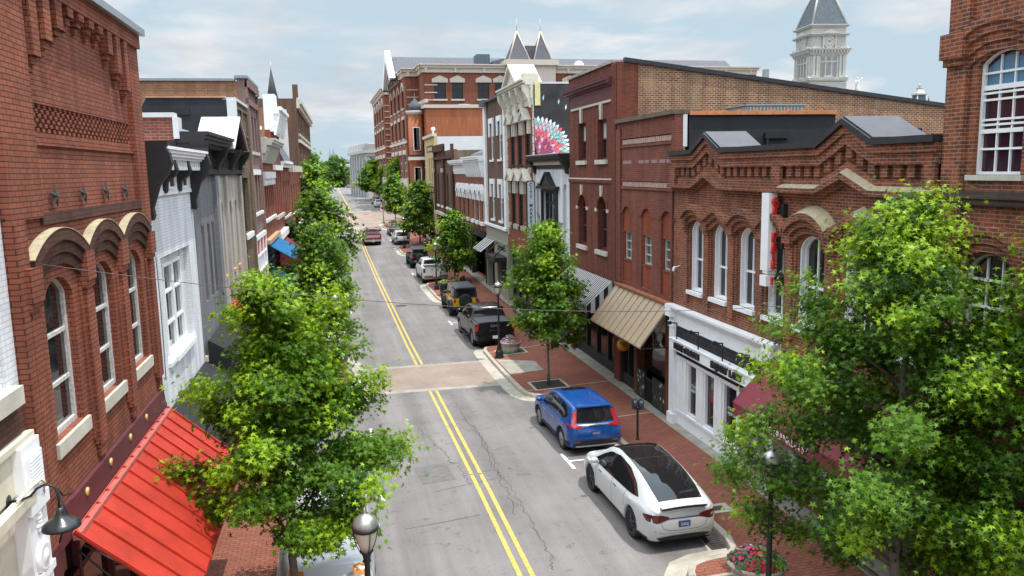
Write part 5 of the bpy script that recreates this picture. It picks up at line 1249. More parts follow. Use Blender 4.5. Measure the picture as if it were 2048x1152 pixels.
B = Bld('arched_brown_building', 'R', 73.25, 87.9, 'narrow brown brick building with arched recesses and stone bands')
for c in (75.2, 78.2, 81.8, 85.4): B.window(c - .7, c + .7, 4.9, 8.2, .7, rec=.3, fw=.1, fm=M_BLK, rails=(.4,), sill=(.2, .15, .2), sm=M_WHT)
B.wall(rect(73.25, 87.9, 4.1, 10.4), B_BROWN)
B.part('brick_trim', B_REDD, lambda b: [b.box(t, t + .9, .0, .2, 4.2, 10.9) for t in (73.3, 79.6, 87.0)] + [b.box(73.3, 87.9, .0, .25, 9.6, 9.9), b.box(79.6, 87.9, .0, .3, 10.4, 11.1)])
B.part('stone_trim', M_STONE, lambda b: (b.box(73.3, 87.8, .0, .3, 3.9, 4.2), b.box(79.6, 80.6, .2, .35, 8.3, 8.7), b.box(87, 87.9, .2, .35, 8.3, 8.7)))
B.shop(73.5, 87.6, .3, 3.9, M_BLK, 7, .6); B.body(14, 10.3, B_TAN, M_ROOF)
B = Bld('yellow_building', 'R', 88.0, 98.0, 'narrow pale yellow building with brown panels and white side parapet')
YEL = mat('yellow_render', (.53, .41, .20), .8, var=.06)
for c in (91, 93.4): B.window(c - .5, c + .5, 7.2, 9.9, rec=.15, fw=.1, fm=mat('brown_frame', (.09, .04, .03), .6), rails=(.5,), sill=(.15, .1, .15), sm=M_CREAM); B.window(c - .5, c + .5, 3.2, 5.4, rec=.15, fw=.1, fm=M_BLK, rails=())
B.wall(rect(88, 98, 1.5, 12.2), YEL)
B.part('brown_band', mat('brown_frame', (.09, .04, .03), .6), lambda b: [b.prism(rect(89.5, 95.5, z, z + .7), .0, .05, [rect(89.7, 95.3, z + .12, z + .58)]) for z in (10.6, 6.0)])
B.part('cornice', M_CREAM, lambda b: b.box(88.0, 98, -.3, .25, 12.2, 12.5)); B.part('side_parapet', M_ROOFW, lambda b: b.box(87.98, 88.2, -16, -.31, 10.2, 12.15)); B.part('finial', M_WHT, lambda b: (b.ball((89.5, -.1, 13.0), .25), b.cyl((89.5, -.1, 12.4), (89.5, -.1, 13), .1)))
B.body(16, 11.3, YEL)
# ------------------------------------------------------------------ buildings beyond the crossing and on the skyline
class Fac(Bld):
    """a free-standing facade from plan point a to b (outward side sg), baked into a parent building"""
    def __init__(s, a, b, sg, zb):
        d = Vector((b[0] - a[0], b[1] - a[1], 0)); s.W = d.length; d.normalize(); s.d = d; s.sg = sg; s.s0 = 0; s.s1 = s.W
        s.n = Vector((-d[1], d[0], 0)) * sg; s.p0 = Vector((a[0], a[1], 0)); s.zb = zb; s.holes = []
        s.root = empty('facade', s.p0, math.atan2(d[1], d[0]))
    def bake(s, root):
        M = Matrix.Translation(-root.location) @ Matrix.Translation(s.root.location) @ Matrix.Rotation(math.atan2(s.d[1], s.d[0]), 4, 'Z')
        for ch in list(s.root.children):
            ch.data.transform(M); ch.parent = root
            for g in ch.children: g.data.transform(M)
        bpy.data.objects.remove(s.root)
    def t_at(s, px, py):
        r = ray(px, py); n = s.n; k = s.p0.dot(n) / Vector((r[0], r[1], 0)).dot(n); p = r * k
        return (Vector((p[0], p[1], 0)) - s.p0).dot(s.d), p[2] + CAMH
M_BST = mat('pale_cast_stone', (.52, .45, .39), .8, var=.08)
M_SLATE = mat('slate_roof', (.075, .078, .092), .75, var=.35, vscale=3)
M_BGL = glassmat('dark_office_glass', (.018, .022, .028))
def xy(px, py, Y): p = atY(px, py, Y); return (p[0], p[1])
ZT = atY(844, 140, 138)[2]; ZC = atY(844, 128, 138)[2]
bank = empty('courts_building', (*xy(844, 140, 138), 0), 0, 'large four storey red brick building with pale stone cornice beyond the crossing', 'building')
def cornice(F, t0, t1, z0, z1):
    def f(b):
        b.box(t0, t1, -.3, .25, z0, z0 + (z1 - z0) * .55); b.box(t0 - .3, t1 + .3, -.3, .55, z0 + (z1 - z0) * .55, z1 - .2); b.box(t0 - .5, t1 + .5, -.3, .8, z1 - .2, z1)
        t = t0 + .6
        while t < t1: b.box(t - .2, t + .2, .25, .5, z0, z0 + (z1 - z0) * .55); t += 5
    F.part('cornice', M_BST, f)
def quoins(F, t, z0, z1, w_=1.6, st=1.0): F.part('quoin_band', M_BST, lambda b: [b.box(t, t + w_, .0, .07, z, z + .16) for z in [z0 + i * st for i in range(int((z1 - z0) / st))]])
A = xy(844, 140, 138); F = Fac(A, (A[0] + 62, 138), -1, 2.0)
for px0, px1 in ((868, 892), (904, 926), (955.5, 979), (990, 1012), (1128, 1150)):
    t0 = F.t_at(px0, 180)[0]; t1 = F.t_at(px1, 180)[0]; z1 = F.t_at(px0, 165)[1]; z0 = F.t_at(px0, 198)[1]
    F.window(t0, t1, z0, z1, rec=.25, fw=.1, fm=M_BLK, gm=M_BGL, rails=(.55,), mulls=(.5,), barw=.06, sill=(.2, .2, .3), sm=M_BST)
    F.part('lintel', M_BST, lambda b: b.prism([(t0 - .35, z1), (t0 - .35, z1 + .6), ((t0 + t1) / 2, z1 + 1.2), (t1 + .35, z1 + .6), (t1 + .35, z1)], .0, .18))
F.wall(rect(0, 62, 1, ZT), B_BANK); cornice(F, 0, 62, ZT - .4, ZC); quoins(F, .3, 14, ZT - 1.2, 2.2, 1.25); F.bake(bank)
R1_ = xy(836, 150, 144); R0_ = xy(809, 150, 144)
F = Fac(R0_, R1_, -1, 2); F.wall(rect(0, F.W, 1, ZT), B_BANK); cornice(F, 0, F.W, ZT - .4, ZC); quoins(F, .3, 10, ZT - 1, 2.0, 1.25); F.bake(bank)
F = Fac(A, (R1_[0], 144), 1, 2); F.wall(rect(0, F.W, 1, ZT), B_BANK, -.3, 0); cornice(F, 0, F.W, ZT - .4, ZC); F.bake(bank)
def street_front(a, b, zg, n, arch=False):
    F = Fac(a, b, 1, zg); W = F.W
    for i in range(n):
        c = W * (i + .62) / (n + .3); h = W / n * .19
        F.window(c - h, c + h, ZT - 5.6, ZT - 1.9, h * .8, rec=.2, fw=.1, fm=M_BLK, gm=M_BGL, rails=(.5,), sill=(.2, .2, .3), sm=M_BST)
        F.window(c - h, c + h, ZT - 11.0, ZT - 7.6, 0, rec=.2, fw=.1, fm=M_BLK, gm=M_BGL, rails=(.5,), sill=(.2, .2, .3), sm=M_BST)
        F.window(c - h * 1.6, c + h * 1.6, ZT - 18.2, ZT - 13.8, 0, rec=.2, fw=.12, fm=M_BST, gm=M_BGL, rails=(.33, .66), mulls=(.5,), barw=.1)
        F.part('lintel', M_BST, lambda q: (q.box(c - h * 1.3, c + h * 1.3, .0, .15, ZT - 7.6, ZT - 7.0), q.ring(arc(c - h * 1.4, c + h * 1.4, ZT - 2.7, h * 1.3), arc(c - h, c + h, ZT - 2.7, h * .8), .0, .15), q.box(c - h * 1.8, c + h * 1.8, .0, .12, ZT - 13.8, ZT - 13.0), q.box(c - .3, c + .3, .0, .06, ZT - 12.4, ZT - 12.0), q.box(c - .3, c + .3, .0, .06, ZT - 6.6, ZT - 6.2)))
    F.wall(rect(0, W, 0, ZT), B_BANK); cornice(F, 0, W, ZT - .4, ZC)
    F.part('string_course', M_BST, lambda q: q.box(-.1, W + .1, .0, .2, ZT - 11.9, ZT - 11.4))
    F.part('stone_base', M_BST, lambda q: [q.box(W * i / n - .5, W * i / n + .5, .0, .25, 0, ZT - 18) for i in range(n + 1)] + [q.box(0, W, .0, .2, ZT - 19.6, ZT - 18.2), q.box(0, W, .0, .12, 0, ZT - 23)])
    F.bake(bank)
B1 = xy(777, 180, 171); street_front(R0_, B1, 1, 4)
C0 = xy(767, 190, 178); C1 = xy(746, 208, 212); F = Fac(C0, (xy(779, 190, 178)[0], 178), -1, 1); F.wall(rect(0, F.W, 0, ZT), B_BANK); cornice(F, 0, F.W, ZT - .4, ZC); quoins(F, .1, 10, ZT - 1, F.W * .8, 1.25); F.bake(bank)
street_front(C0, C1, 1, 4)
def wb(name, m, fn): b = MB(); fn(b); b.v = [(x - bank.location[0], y - bank.location[1], z) for x, y, z in b.v]; return b.build(name, m, bank)
wb('roof', M_ROOF, lambda b: (b.box(A[0] + .3, A[0] + 61, 138.4, 175, ZT - 4, ZT - .5), b.box(R0_[0] + .4, R1_[0], 144.4, 175, ZT - 4, ZT - .5)))
gl, gr = atY(786, 114, 160), atY(960, 119, 160)
wb('gable_roof', M_SLATE, lambda b: b.prism([(gl[0] - 2.2, ZT - .5), (gl[0], gl[2]), (gr[0] + 50, gl[2]), (gr[0] + 54, ZT - .5)], 152, 168) if False else b.add([(gl[0] - 1.5, 150, ZT - .6), (gl[0] + 70, 150, ZT - .6), (gl[0] + 70, 160, gl[2]), (gl[0] - .1, 160, gl[2]), (gl[0] - 1.5, 170, ZT - .6), (gl[0] + 70, 170, ZT - .6)], [(0, 1, 2, 3), (3, 2, 5, 4), (0, 3, 4), (1, 5, 2)]))
wb('white_gable', M_WHT, lambda b: b.ring([(149.2, ZT), (160, gl[2] + 1.2), (170.8, ZT)], [(151.6, ZT - .4), (160, gl[2] - .9), (168.4, ZT - .4)], gl[0] - 1.6, gl[0] - .6, axis='x'))
c0, c1 = atY(1016, 119, 136.8), atY(1111, 121, 136.8); zt_ = c0[2]
wb('stone_tower_base', M_BST, lambda b: (b.box(c0[0], c1[0], 136.8, 146, ZT - 6, zt_ - .9), b.box(c0[0] - .5, c1[0] + .5, 136.3, 146.5, zt_ - .9, zt_)))
def pyr(b, x0, x1, y0, y1, z0, z1): b.add([(x0, y0, z0), (x1, y0, z0), (x1, y1, z0), (x0, y1, z0), ((x0 + x1) / 2, (y0 + y1) / 2, z1)], [(0, 1, 4), (1, 2, 4), (2, 3, 4), (3, 0, 4)])
for (xa, xb, ya, za) in ((1018, 1060, 119, 64), (1068, 1104, 119, 65)):
    a_, b_ = atY(xa, ya, 137.5), atY(xb, ya, 137.5); ap = atY((xa + xb) / 2, za, 139.5)
    w_ = (b_[0] - a_[0]); wb('spire', M_SLATE, lambda b: pyr(b, a_[0], b_[0], 137.5, 137.5 + w_, zt_, ap[2]))
    wb('spire_ridge', M_BST, lambda b: [b.tube([(q[0], q[1], zt_), ((a_[0] + b_[0]) / 2, 137.5 + w_ / 2, ap[2] + .1)], .13, 5) for q in ((a_[0], 137.5), (b_[0], 137.5), (a_[0], 137.5 + w_))] + [b.tube([((a_[0] + b_[0]) / 2, 137.5 + w_ / 2, ap[2]), ((a_[0] + b_[0]) / 2, 137.5 + w_ / 2, ap[2] + 2.2)], .06, 5)])
wb('roof_saddle', M_SLATE, lambda b: b.box(c0[0] + 3.5, c1[0] - 3, 138.5, 142, zt_, zt_ + 2.6))
M_UNIT = mat('blue_grey_cooling_tower', (.10, .14, .17), .5, .3, var=.2)
p0, p1 = atY(953, 108, 141), atY(980, 128, 141)
wb('cooling_tower', M_UNIT, lambda b: (b.box(p0[0], p1[0], 141, 144, p1[2] - 2, p0[2]), [b.box(p0[0] + .08 + i * .4, p0[0] + .3 + i * .4, 140.95, 141, p1[2], p0[2] - .2) for i in range(6)]))
p0, p1 = atY(985, 119, 141), atY(1014, 129, 141); wb('air_handler', M_UNIT, lambda b: (b.prism([(p0[0], p1[2] - 2), (p0[0], p0[2] - .3), (p0[0] + 1.2, p0[2]), (p1[0] - .5, p0[2] + .2), (p1[0], p0[2] - .3), (p1[0], p1[2] - 2)], 141, 144)))
dm = atY(1161, 131, 141); wb('white_dome', M_WHT, lambda b: b.ball((dm[0], 142, dm[2]), .95))
# newer orange brick wing with a corner turret
o0 = xy(853, 230, 124); zo = atY(853, 216, 124)[2]
wing = empty('orange_brick_building', (o0[0], o0[1], 0), 0, 'plain bright orange brick block with round corner turret and iron balcony', 'building')
F = Fac(o0, (o0[0] + 40, 124), -1, 1)
F.wall(rect(0, 40, 1, zo), B_ORB); F.part('coping', M_BST, lambda b: b.box(-.3, 40, -.4, .25, zo, zo + .5)); F.part('joint', mat('brown_joint', (.12, .05, .03), .9), lambda b: b.box(26, 26.08, .0, .01, 12, zo)); F.bake(wing)
s1 = xy(836, 230, 131); F = Fac(o0, s1, 1, 1); W = F.W
F.window(W * .3, W * .75, 14.6, 18.2, rec=.6, fw=.1, fm=M_BST, gm=M_BST, rails=()); F.window(W * .3, W * .75, 7, 11, rec=.3, fw=.1, fm=M_WHT, gm=M_BGL)
F.wall(rect(0, W, 1, zo), B_ORB); F.part('cornice', M_BST, lambda b: (b.box(-.3, W, -.3, .4, zo, zo + .5), b.box(-.1, W, -.3, .15, 18.8, 19.3))); F.bake(wing)
tc_ = atY(830, 225, 127); tz = atY(830, 222, 127)[2]; ta = atY(831, 196, 127)[2]
def wg(name, m, fn): b = MB(); fn(b); b.v = [(x - wing.location[0], y - wing.location[1], z) for x, y, z in b.v]; return b.build(name, m, wing)
wg('turret', B_ORB, lambda b: b.lathe([(1.15, 1), (1.15, tz - .3)], (tc_[0], 127, 0), 14)); wg('turret_cornice', M_BST, lambda b: b.lathe([(1.15, tz - .6), (1.35, tz - .4), (1.5, tz), (1.2, tz)], (tc_[0], 127, 0), 14))
wg('turret_roof', M_SLATE, lambda b: b.lathe([(1.4, tz), (.75, tz + 1.1), (.05, ta), (.04, ta + .7)], (tc_[0], 127, 0), 14))
wg('turret_window', M_WHT, lambda b: [b.box(tc_[0] - .55, tc_[0] + .55, 125.78, 125.86, z, z + 3.6) for z in (11.6, 5.5)]); wg('turret_pane', M_BGL, lambda b: [b.box(tc_[0] - .45, tc_[0] - .04 + .49 * k, 125.74, 125.78, z + .1, z + 3.5) for z in (11.6, 5.5) for k in (0, 1)])
bz = atY(835, 306, 126)[2]
wg('balcony', M_BLK, lambda b: (b.box(tc_[0] - 1.3, tc_[0] + 1.6, 125, 126.6, bz - .6, bz - .3), b.box(tc_[0] - 1.3, tc_[0] + 1.6, 124.98, 125.02, bz + .75, bz + .8), [b.box(tc_[0] - 1.3 + i * .2, tc_[0] - 1.27 + i * .2, 124.98, 125.02, bz - .3, bz + .78) for i in range(15)]))
wg('balcony_base', M_BST, lambda b: b.box(tc_[0] - 1.4, tc_[0] + 1.7, 124.9, 126.6, bz - 1.1, bz - .61))
wg('roof', M_ROOF, lambda b: b.box(o0[0] + .4, o0[0] + 39, 124.4, 136, zo - .6, zo - .2))
wg('roof_unit', M_WHT, lambda b: b.box(*(lambda p, q: (p[0], q[0], 127, 129, zo - .2, p[2]))(atY(918, 208, 127), atY(939, 215, 127))))
# pale stone building farther on
p0, p1 = atY(705, 330, 225), atY(751, 330, 225); zt_ = atY(720, 306, 225)[2]; zp = atY(720, 284, 225)[2]
M_PALE = mat('pale_grey_stone', (.40, .40, .40), .8, var=.08)
R11 = empty('pale_stone_building', (p0[0], 225, 0), 0, 'pale grey classical building with balustraded roof far down the right side', 'building')
F = Fac((p0[0] + 4, 225), (p1[0] + 14, 225), -1, 1)
for i in range(3): F.window(1.8 + i * 4.5, 4.0 + i * 4.5, zt_ - 7.5, zt_ - 2, rec=.2, fw=.2, fm=M_PALE, rails=(.5,))
F.wall(rect(0, F.W, 0, zt_), M_PALE); F.part('cornice', M_PALE, lambda b: (b.box(-.8, F.W + .5, -.3, .8, zt_, zt_ + .8), b.box(-.4, F.W, -.3, .4, zt_ - .8, zt_))); F.part('attic', mat('grey_stone', (.30, .29, .27), .8), lambda b: (b.box(-.3, F.W, -12, .2, zt_ + .8, zp - .6), b.box(3, F.W - 3, -8, -3, zp - .6, zp + .8))); F.bake(R11)
F = Fac((p0[0] + 4, 225), (p0[0] + .5, 262), 1, 1)
for i in range(6): F.window(2 + i * 5.8, 4.6 + i * 5.8, zt_ - 7.5, zt_ - 2, rec=.2, fw=.2, fm=M_PALE, rails=(.5,)); F.part('column', M_PALE, lambda b: b.box(5.6 + i * 5.8, 6.6 + i * 5.8, .0, .5, 1, zt_ - .8))
F.wall(rect(0, F.W, 0, zt_), M_PALE); F.part('cornice', M_PALE, lambda b: (b.box(-.8, F.W + .5, -.3, .8, zt_, zt_ + .8), [b.box(i * 6.2, i * 6.2 + 1.2, -.5, .4, zt_ + .8, zp - .3) for i in range(7)])); F.bake(R11)
# clock tower of the courthouse, beyond the roofs on the right
CT = atY(1640, 110, 130); tw = empty('clock_tower', (CT[0], 130, 0), R_(-7), 'tall white clock tower with slate pyramid roof rising behind the brick roofs', 'tower')
M_TW = mat('tower_white', (.44, .43, .40), .7, var=.08, vscale=1.5)
def zy(y): return atY(1640, y, 127)[2]
def tb(name, m, fn): b = MB(); fn(b); return b.build(name, m, tw)
def sq(b, h, z0, z1): b.box(-h, h, -h, h, z0, z1)
def four(fn):      # repeat on four sides
    def g(b):
        for k in range(4):
            q = MB(); fn(q); c, s_ = [(1, 0), (0, 1), (-1, 0), (0, -1)][k]
            b.add([(x * c - y * s_, x * s_ + y * c, z) for x, y, z in q.v], q.f)
    return g
h = 3.15
def body(b):
    sq(b, h * 1.06, 0, zy(165)); sq(b, h, zy(165), zy(98)); sq(b, h * .97, zy(104), zy(52))
    for y0, y1, k in ((160, 156, 1.14), (163, 160, 1.09), (110, 107, 1.06), (107, 101, 1.1), (101, 98.5, 1.2), (98.5, 96.5, 1.24), (71, 68.5, 1.1), (68.5, 66.5, 1.16), (53, 50.5, 1.08), (50.5, 48.5, 1.14)): sq(b, h * k, zy(y0), zy(y1))
tb('tower_shaft', M_TW, body)
def side(q):
    for x in (-2.9, -2.25, 1.9, 2.55): q.box(x, x + .42, -h - .22, -h, zy(157), zy(111))
    q.box(-1.7, 1.7, -h - .16, -h, zy(125), zy(122.5)); q.box(-1.75, 1.75, -h - .12, -h, zy(112), zy(110.5))
    for x in (-1.75, -.65, .45, 1.5): q.box(x, x + .25, -h - .12, -h, zy(157), zy(110.5))
    for x, w_ in ((0, 1.1), (-2.6, .9), (2.6, .9)):
        q.prism([(x - w_, zy(156)), (x, zy(150.5)), (x + w_, zy(156))], -h * 1.16, -h)
    q.prism([(-1.5, zy(67)), (0, zy(59)), (1.5, zy(67))], -h * 1.18, -h * .97); q.box(-1.25, -1.0, -h * 1.08, -h * .97, zy(97), zy(68)); q.box(1.0, 1.25, -h * 1.08, -h * .97, zy(97), zy(68))
    for x in (-2.5, 2.5): q.prism([(x - .8, zy(97)), (x, zy(92)), (x + .8, zy(97))], -h * 1.22, -h * .97)
    for i in range(12): q.box(-3.2 + i * .56, -2.95 + i * .56, -h * 1.2, -h * 1.1, zy(104.5), zy(101.2))
    for i in range(7):
        for a, c in ((-3.05, -1.3), (1.3, 3.05)): q.box(a, c, -h * .97 - .05, -h * .97, zy(94 - i * 3.6), zy(94 - i * 3.6) + .22)
    for i in range(6): q.box(-3.3, 3.3, -h * 1.06 - .07, -h * 1.06, zy(185 - i * 3.6), zy(185 - i * 3.6) + .2)
tb('tower_trim', M_TW, four(side))
tb('recessed_panel', mat('tower_panel_grey', (.24, .24, .25), .8), four(lambda q: [q.box(x, x + .75, -h - .03, -h, zy(154), zy(127)) for x in (-1.45, -.35, .72)] + [q.box(x, x + .6, -h - .03, -h, zy(121), zy(114)) for x in (-1.4, -.3, .78)]))
fc = tb('clock_face', mat('clock_white', (.70, .71, .72), .5), four(lambda q: q.lathe([(.001, 0), (.92, 0), (.92, -.05), (.001, -.06)], (0, -h * 1.02, zy(83)), 28, 'y')))
def hands(q):
    z = zy(83); y = -h * 1.02 - .09
    for i in range(12):
        a = i * PI / 6; q.prism([(math.sin(a + e) * r, z + math.cos(a + e) * r) for r, e in ((.62, -.05), (.85, -.04), (.85, .04), (.62, .05))], y, y + .02)
    for a, l, w_ in ((R_(52), .62, .05), (R_(-50), .5, .06)):
        u = (math.sin(a), math.cos(a)); v = (u[1], -u[0]); q.prism([(-u[0] * .12 - v[0] * w_, z - u[1] * .12 - v[1] * w_), (u[0] * l, z + u[1] * l), (-u[0] * .12 + v[0] * w_, z - u[1] * .12 + v[1] * w_)], y - .02, y)
b = MB(); four(hands)(b); b.build('clock_hands', M_BLK, fc)
tb('clock_ring', M_TW, four(lambda q: q.lathe([(.9, -.0), (1.08, 0), (1.08, -.14), (.9, -.14)], (0, -h * 1.0, zy(83)), 28, 'y')))
za_ = zy(-32); z0_ = zy(49)
tb('roof', mat('blue_slate', (.055, .075, .09), .6, var=.45, vscale=2.5), lambda b: b.add([(-h * 1.0, -h, z0_), (h, -h, z0_), (h, h, z0_), (-h, h, z0_), (-.9, -.9, za_), (.9, -.9, za_), (.9, .9, za_), (-.9, .9, za_)], [(0, 1, 5, 4), (1, 2, 6, 5), (2, 3, 7, 6), (3, 0, 4, 7), (4, 5, 6, 7)]))
tb('hip_ridge', M_TW, lambda b: [b.tube([(sx * h, sy * h, z0_), (sx * .9, sy * .9, za_ + .2)], .2, 4) for sx in (-1, 1) for sy in (-1, 1)])
# courthouse roof parapet, statue, small cupola
def zs(px, py, Y=128): return atY(px, py, Y)
p = zs(1712, 188); q = zs(1735, 192)
ch = empty('courthouse_roof', (p[0], 128, 0), R_(-7), 'white stepped courthouse parapet carrying the statue', 'building')
b = MB(); b.box(-1.6, 1.9, -1, 1.5, 0, p[2] - .35); b.box(-2.0, 2.2, -1.4, 1.8, p[2] - .35, p[2]); b.box(2, 5.8, -.6, 1.2, 0, zs(1740, 192)[2]); b.build('parapet', M_TW, ch)
st = empty('statue', (zs(1711, 187)[0], 127.6, p[2]), 0, 'white robed statue on the parapet raising one arm with scales', 'statue'); M_ST = mat('statue_white', (.62, .62, .60), .6)
b = MB(); b.lathe([(.48, 0), (.46, .25), (.36, .3), (.42, .5), (.38, 1.0), (.30, 1.5), (.27, 1.75), (.33, 2.05), (.30, 2.3), (.1, 2.42), (.09, 2.5), (.15, 2.58), (.16, 2.7), (.1, 2.82), (.02, 2.86)], (0, 0, 0), 12)
b.tube([(.24, 0, 2.3), (.62, -.05, 2.45), (.95, -.1, 2.85)], [.1, .085, .06], 7); b.tube([(-.28, 0, 2.28), (-.42, -.1, 1.85), (-.3, -.3, 1.5)], [.1, .085, .06], 7); b.build('figure', M_ST, st)
b = MB(); b.tube([(.95, -.1, 2.85), (1.05, -.1, 3.2), (.95, -.1, 3.3)], .03, 5); b.tube([(.75, -.1, 2.9), (1.35, -.1, 2.75)], .025, 5); b.tube([(1.33, -.1, 2.75), (1.33, -.1, 2.3)], .012, 4); b.lathe([(.001, 0), (.16, .06)], (1.33, -.1, 2.25), 8); b.build('scales', M_ST, st)
c_ = zs(1837, 215, 126); cp = empty('cupola', (c_[0], 126, 0), R_(-7), 'small slate and white roof cupola near the right edge building', 'tower'); s_ = 126 / 1593
b = MB(); b.add([(-1.35, -1.35, c_[2] - 2.5), (1.35, -1.35, c_[2] - 2.5), (1.35, 1.35, c_[2] - 2.5), (-1.35, 1.35, c_[2] - 2.5), (-.75, -.75, zs(1837, 190, 126)[2]), (.75, -.75, zs(1837, 190, 126)[2]), (.75, .75, zs(1837, 190, 126)[2]), (-.75, .75, zs(1837, 190, 126)[2])], [(0, 1, 5, 4), (1, 2, 6, 5), (2, 3, 7, 6), (3, 0, 4, 7)]); b.build('roof', MATS['blue_slate'], cp)
b = MB(); zc_ = zs(1837, 190, 126)[2]; b.box(-.95, .95, -.95, .95, zc_, zc_ + .25); b.add([(-.75, -.75, zc_ + .25), (.75, -.75, zc_ + .25), (.75, .75, zc_ + .25), (-.75, .75, zc_ + .25), (-.3, -.3, zc_ + 1.1), (.3, -.3, zc_ + 1.1), (.3, .3, zc_ + 1.1), (-.3, .3, zc_ + 1.1)], [(0, 1, 5, 4), (1, 2, 6, 5), (2, 3, 7, 6), (3, 0, 4, 7), (4, 5, 6, 7)]); b.box(-.42, .42, -.42, .42, zc_ + 1.1, zc_ + 1.25); b.lathe([(.2, 1.25), (.15, 1.5), (.32, 1.65), (.1, 1.85), (.02, 2.0)], (0, 0, zc_), 10)
for sx in (-1, 1):
    for sy in (-1, 1): b.tube([(sx * 1.35, sy * 1.35, c_[2] - 2.5), (sx * .75, sy * .75, zc_)], .12, 4)
b.build('lantern', M_TW, cp)
b = MB(); b.box(-1.2, 1.2, -1.2, 1.2, 0, c_[2] - 2.5); b.build('tower_base', M_TW, cp)
e_ = zs(1856, 218, 140); b = MB(); b.lathe([(.75, 0), (.75, e_[2] - 1), (.7, e_[2]), (.05, zs(1856, 196, 140)[2]), (.02, zs(1856, 190, 140)[2])], (0, 0, 0), 8); o = b.build('thin_spire', MATS['blue_slate'], None, 'thin dark spire just right of the cupola', 'spire'); o.location = (e_[0], 140, 0)
# church spire beyond the left roofs
p = atY(545, 195, 120); s_ = empty('church_spire', (p[0], 120, 0), 0, 'slender dark church spire above the left rooftops', 'spire')
b = MB(); b.lathe([(1.1, p[2] - 2), (.05, atY(543, 138, 120)[2])], (0, 0, 0), 8); b.build('spire', mat('dark_slate', (.03, .035, .045), .7, var=.3), s_)
b = MB(); b.box(-1.0, 1.0, -1.0, 1.0, 0, p[2] - 2); b.build('tower', B_BROWN, s_); b = MB(); b.tube([(0, 0, atY(543, 138, 120)[2] - .3), (0, 0, atY(543, 124, 120)[2])], .05, 5); b.build('finial', M_STONE, s_)
# twin spired church and low buildings at the end of the street
tsp = empty('twin_spired_church', (*xy(666, 335, 560), 0), 0, 'distant church with two slender grey spires at the end of the street', 'church'); x_ = tsp.location[0]
for px, py, bw in ((661, 297, 1.6), (668, 296, 2.6)):
    q = atY(px, 330, 560); b = MB(); b.lathe([(bw, 0), (bw, q[2] - 6), (bw * .9, q[2]), (.1, atY(px, py, 560)[2])], (q[0] - x_, 0, 0), 8); b.build('spire', mat('far_slate', (.12, .17, .20), .8), tsp)
q = atY(664, 326, 558); b = MB(); b.box(-4, 4, -2, 8, 0, q[2]); b.build('nave', M_STONE, tsp)
p0, p1, p2 = atY(676, 350, 400), atY(710, 327, 400), atY(676, 327, 400)
fb = empty('grey_roofed_building', (p0[0], 400, 0), 0, 'low building with long blue grey roof at the end of the street', 'building')
b = MB(); b.add([(-1, 0, p0[2] - 1.2), (p1[0] - p0[0], 0, p0[2] - 1.2), (p1[0] - p0[0], 14, p1[2]), (-1, 14, p1[2])], [(0, 1, 2, 3)]); b.build('roof', mat('blue_grey_shingle', (.17, .185, .215), .8, var=.1), fb)
b = MB(); b.box(-.6, p1[0] - p0[0] - .3, .3, 13, 0, p0[2] - 1.3); b.box(-.8, p1[0] - p0[0], .1, .3, p0[2] - 1.8, p0[2] - 1.25); b.build('wall', M_WHT, fb)
p0, p1 = atY(696, 368, 386), atY(712, 335, 386); fb = empty('red_brick_shop', (p0[0], 386, 0), 0, 'small red brick block at the end of the street beside the grey roof', 'building')
b = MB(); b.box(0, p1[0] - p0[0] + 6, 0, 12, 0, p1[2]); b.build('wall', B_ORB, fb); b = MB(); b.box(-3, 0, 1, 9, 0, p1[2] - 5); b.build('annex', M_WHT, fb); b = MB(); b.box(-.2, p1[0] - p0[0] + 6.2, -.2, 12.2, p1[2], p1[2] + .4); b.build('coping', M_STONE, fb)
# ------------------------------------------------------------------ vehicles
def paint(name, col, metal=.0, rough=.35, fl=0.0):
    return mat(name, col, rough, metal, .5, coat=.8)
M_TYRE = mat('tyre_rubber', (.016, .016, .017), .85); M_ALLOY = mat('alloy_rim', (.50, .51, .53), .28, .9); M_DKRIM = mat('dark_rim', (.05, .05, .055), .35, .7)
M_CGL = mat('car_glass', (.010, .011, .012), .04, 0, .6); M_CLAD = mat('black_cladding', (.02, .02, .022), .7, 0, .3); M_CHR = mat('chrome', (.62, .63, .65), .15, 1.0)
M_TAIL = mat('tail_lamp_red', (.30, .008, .012), .15, 0, .5, coat=.5); M_TAILD = mat('smoked_tail_lamp', (.075, .012, .014), .12, 0, .5, coat=.5); M_HEAD = mat('headlamp_glass', (.35, .37, .38), .1, .3); M_AMB = mat('amber_lens', (.55, .20, .03), .2)
M_PLB = mat('blue_number_plate', (.03, .06, .16), .4); M_PLW = mat('white_number_plate', (.55, .57, .60), .4); M_UND = mat('underbody_black', (.008, .008, .008), .9)
M_SEAM = mat('panel_gap', (.015, .015, .016), .8)
def cub(x, P):
    """monotone cubic through (x, y) pairs"""
    n = len(P)
    if x <= P[0][0]: return P[0][1]
    if x >= P[-1][0]: return P[-1][1]
    for i in range(n - 1):
        if x <= P[i + 1][0]: break
    def sl(j): return (P[j + 1][1] - P[j][1]) / (P[j + 1][0] - P[j][0])
    def m(j):
        if j == 0: return sl(0)
        if j == n - 1: return sl(n - 2)
        a, b = sl(j - 1), sl(j); return 0 if a * b <= 0 else 2 * a * b / (a + b)
    h = P[i + 1][0] - P[i][0]; t = (x - P[i][0]) / h
    return ((2 * t ** 3 - 3 * t * t + 1) * P[i][1] + (t ** 3 - 2 * t * t + t) * h * m(i) + (-2 * t ** 3 + 3 * t * t) * P[i + 1][1] + (t ** 3 - t * t) * h * m(i + 1))
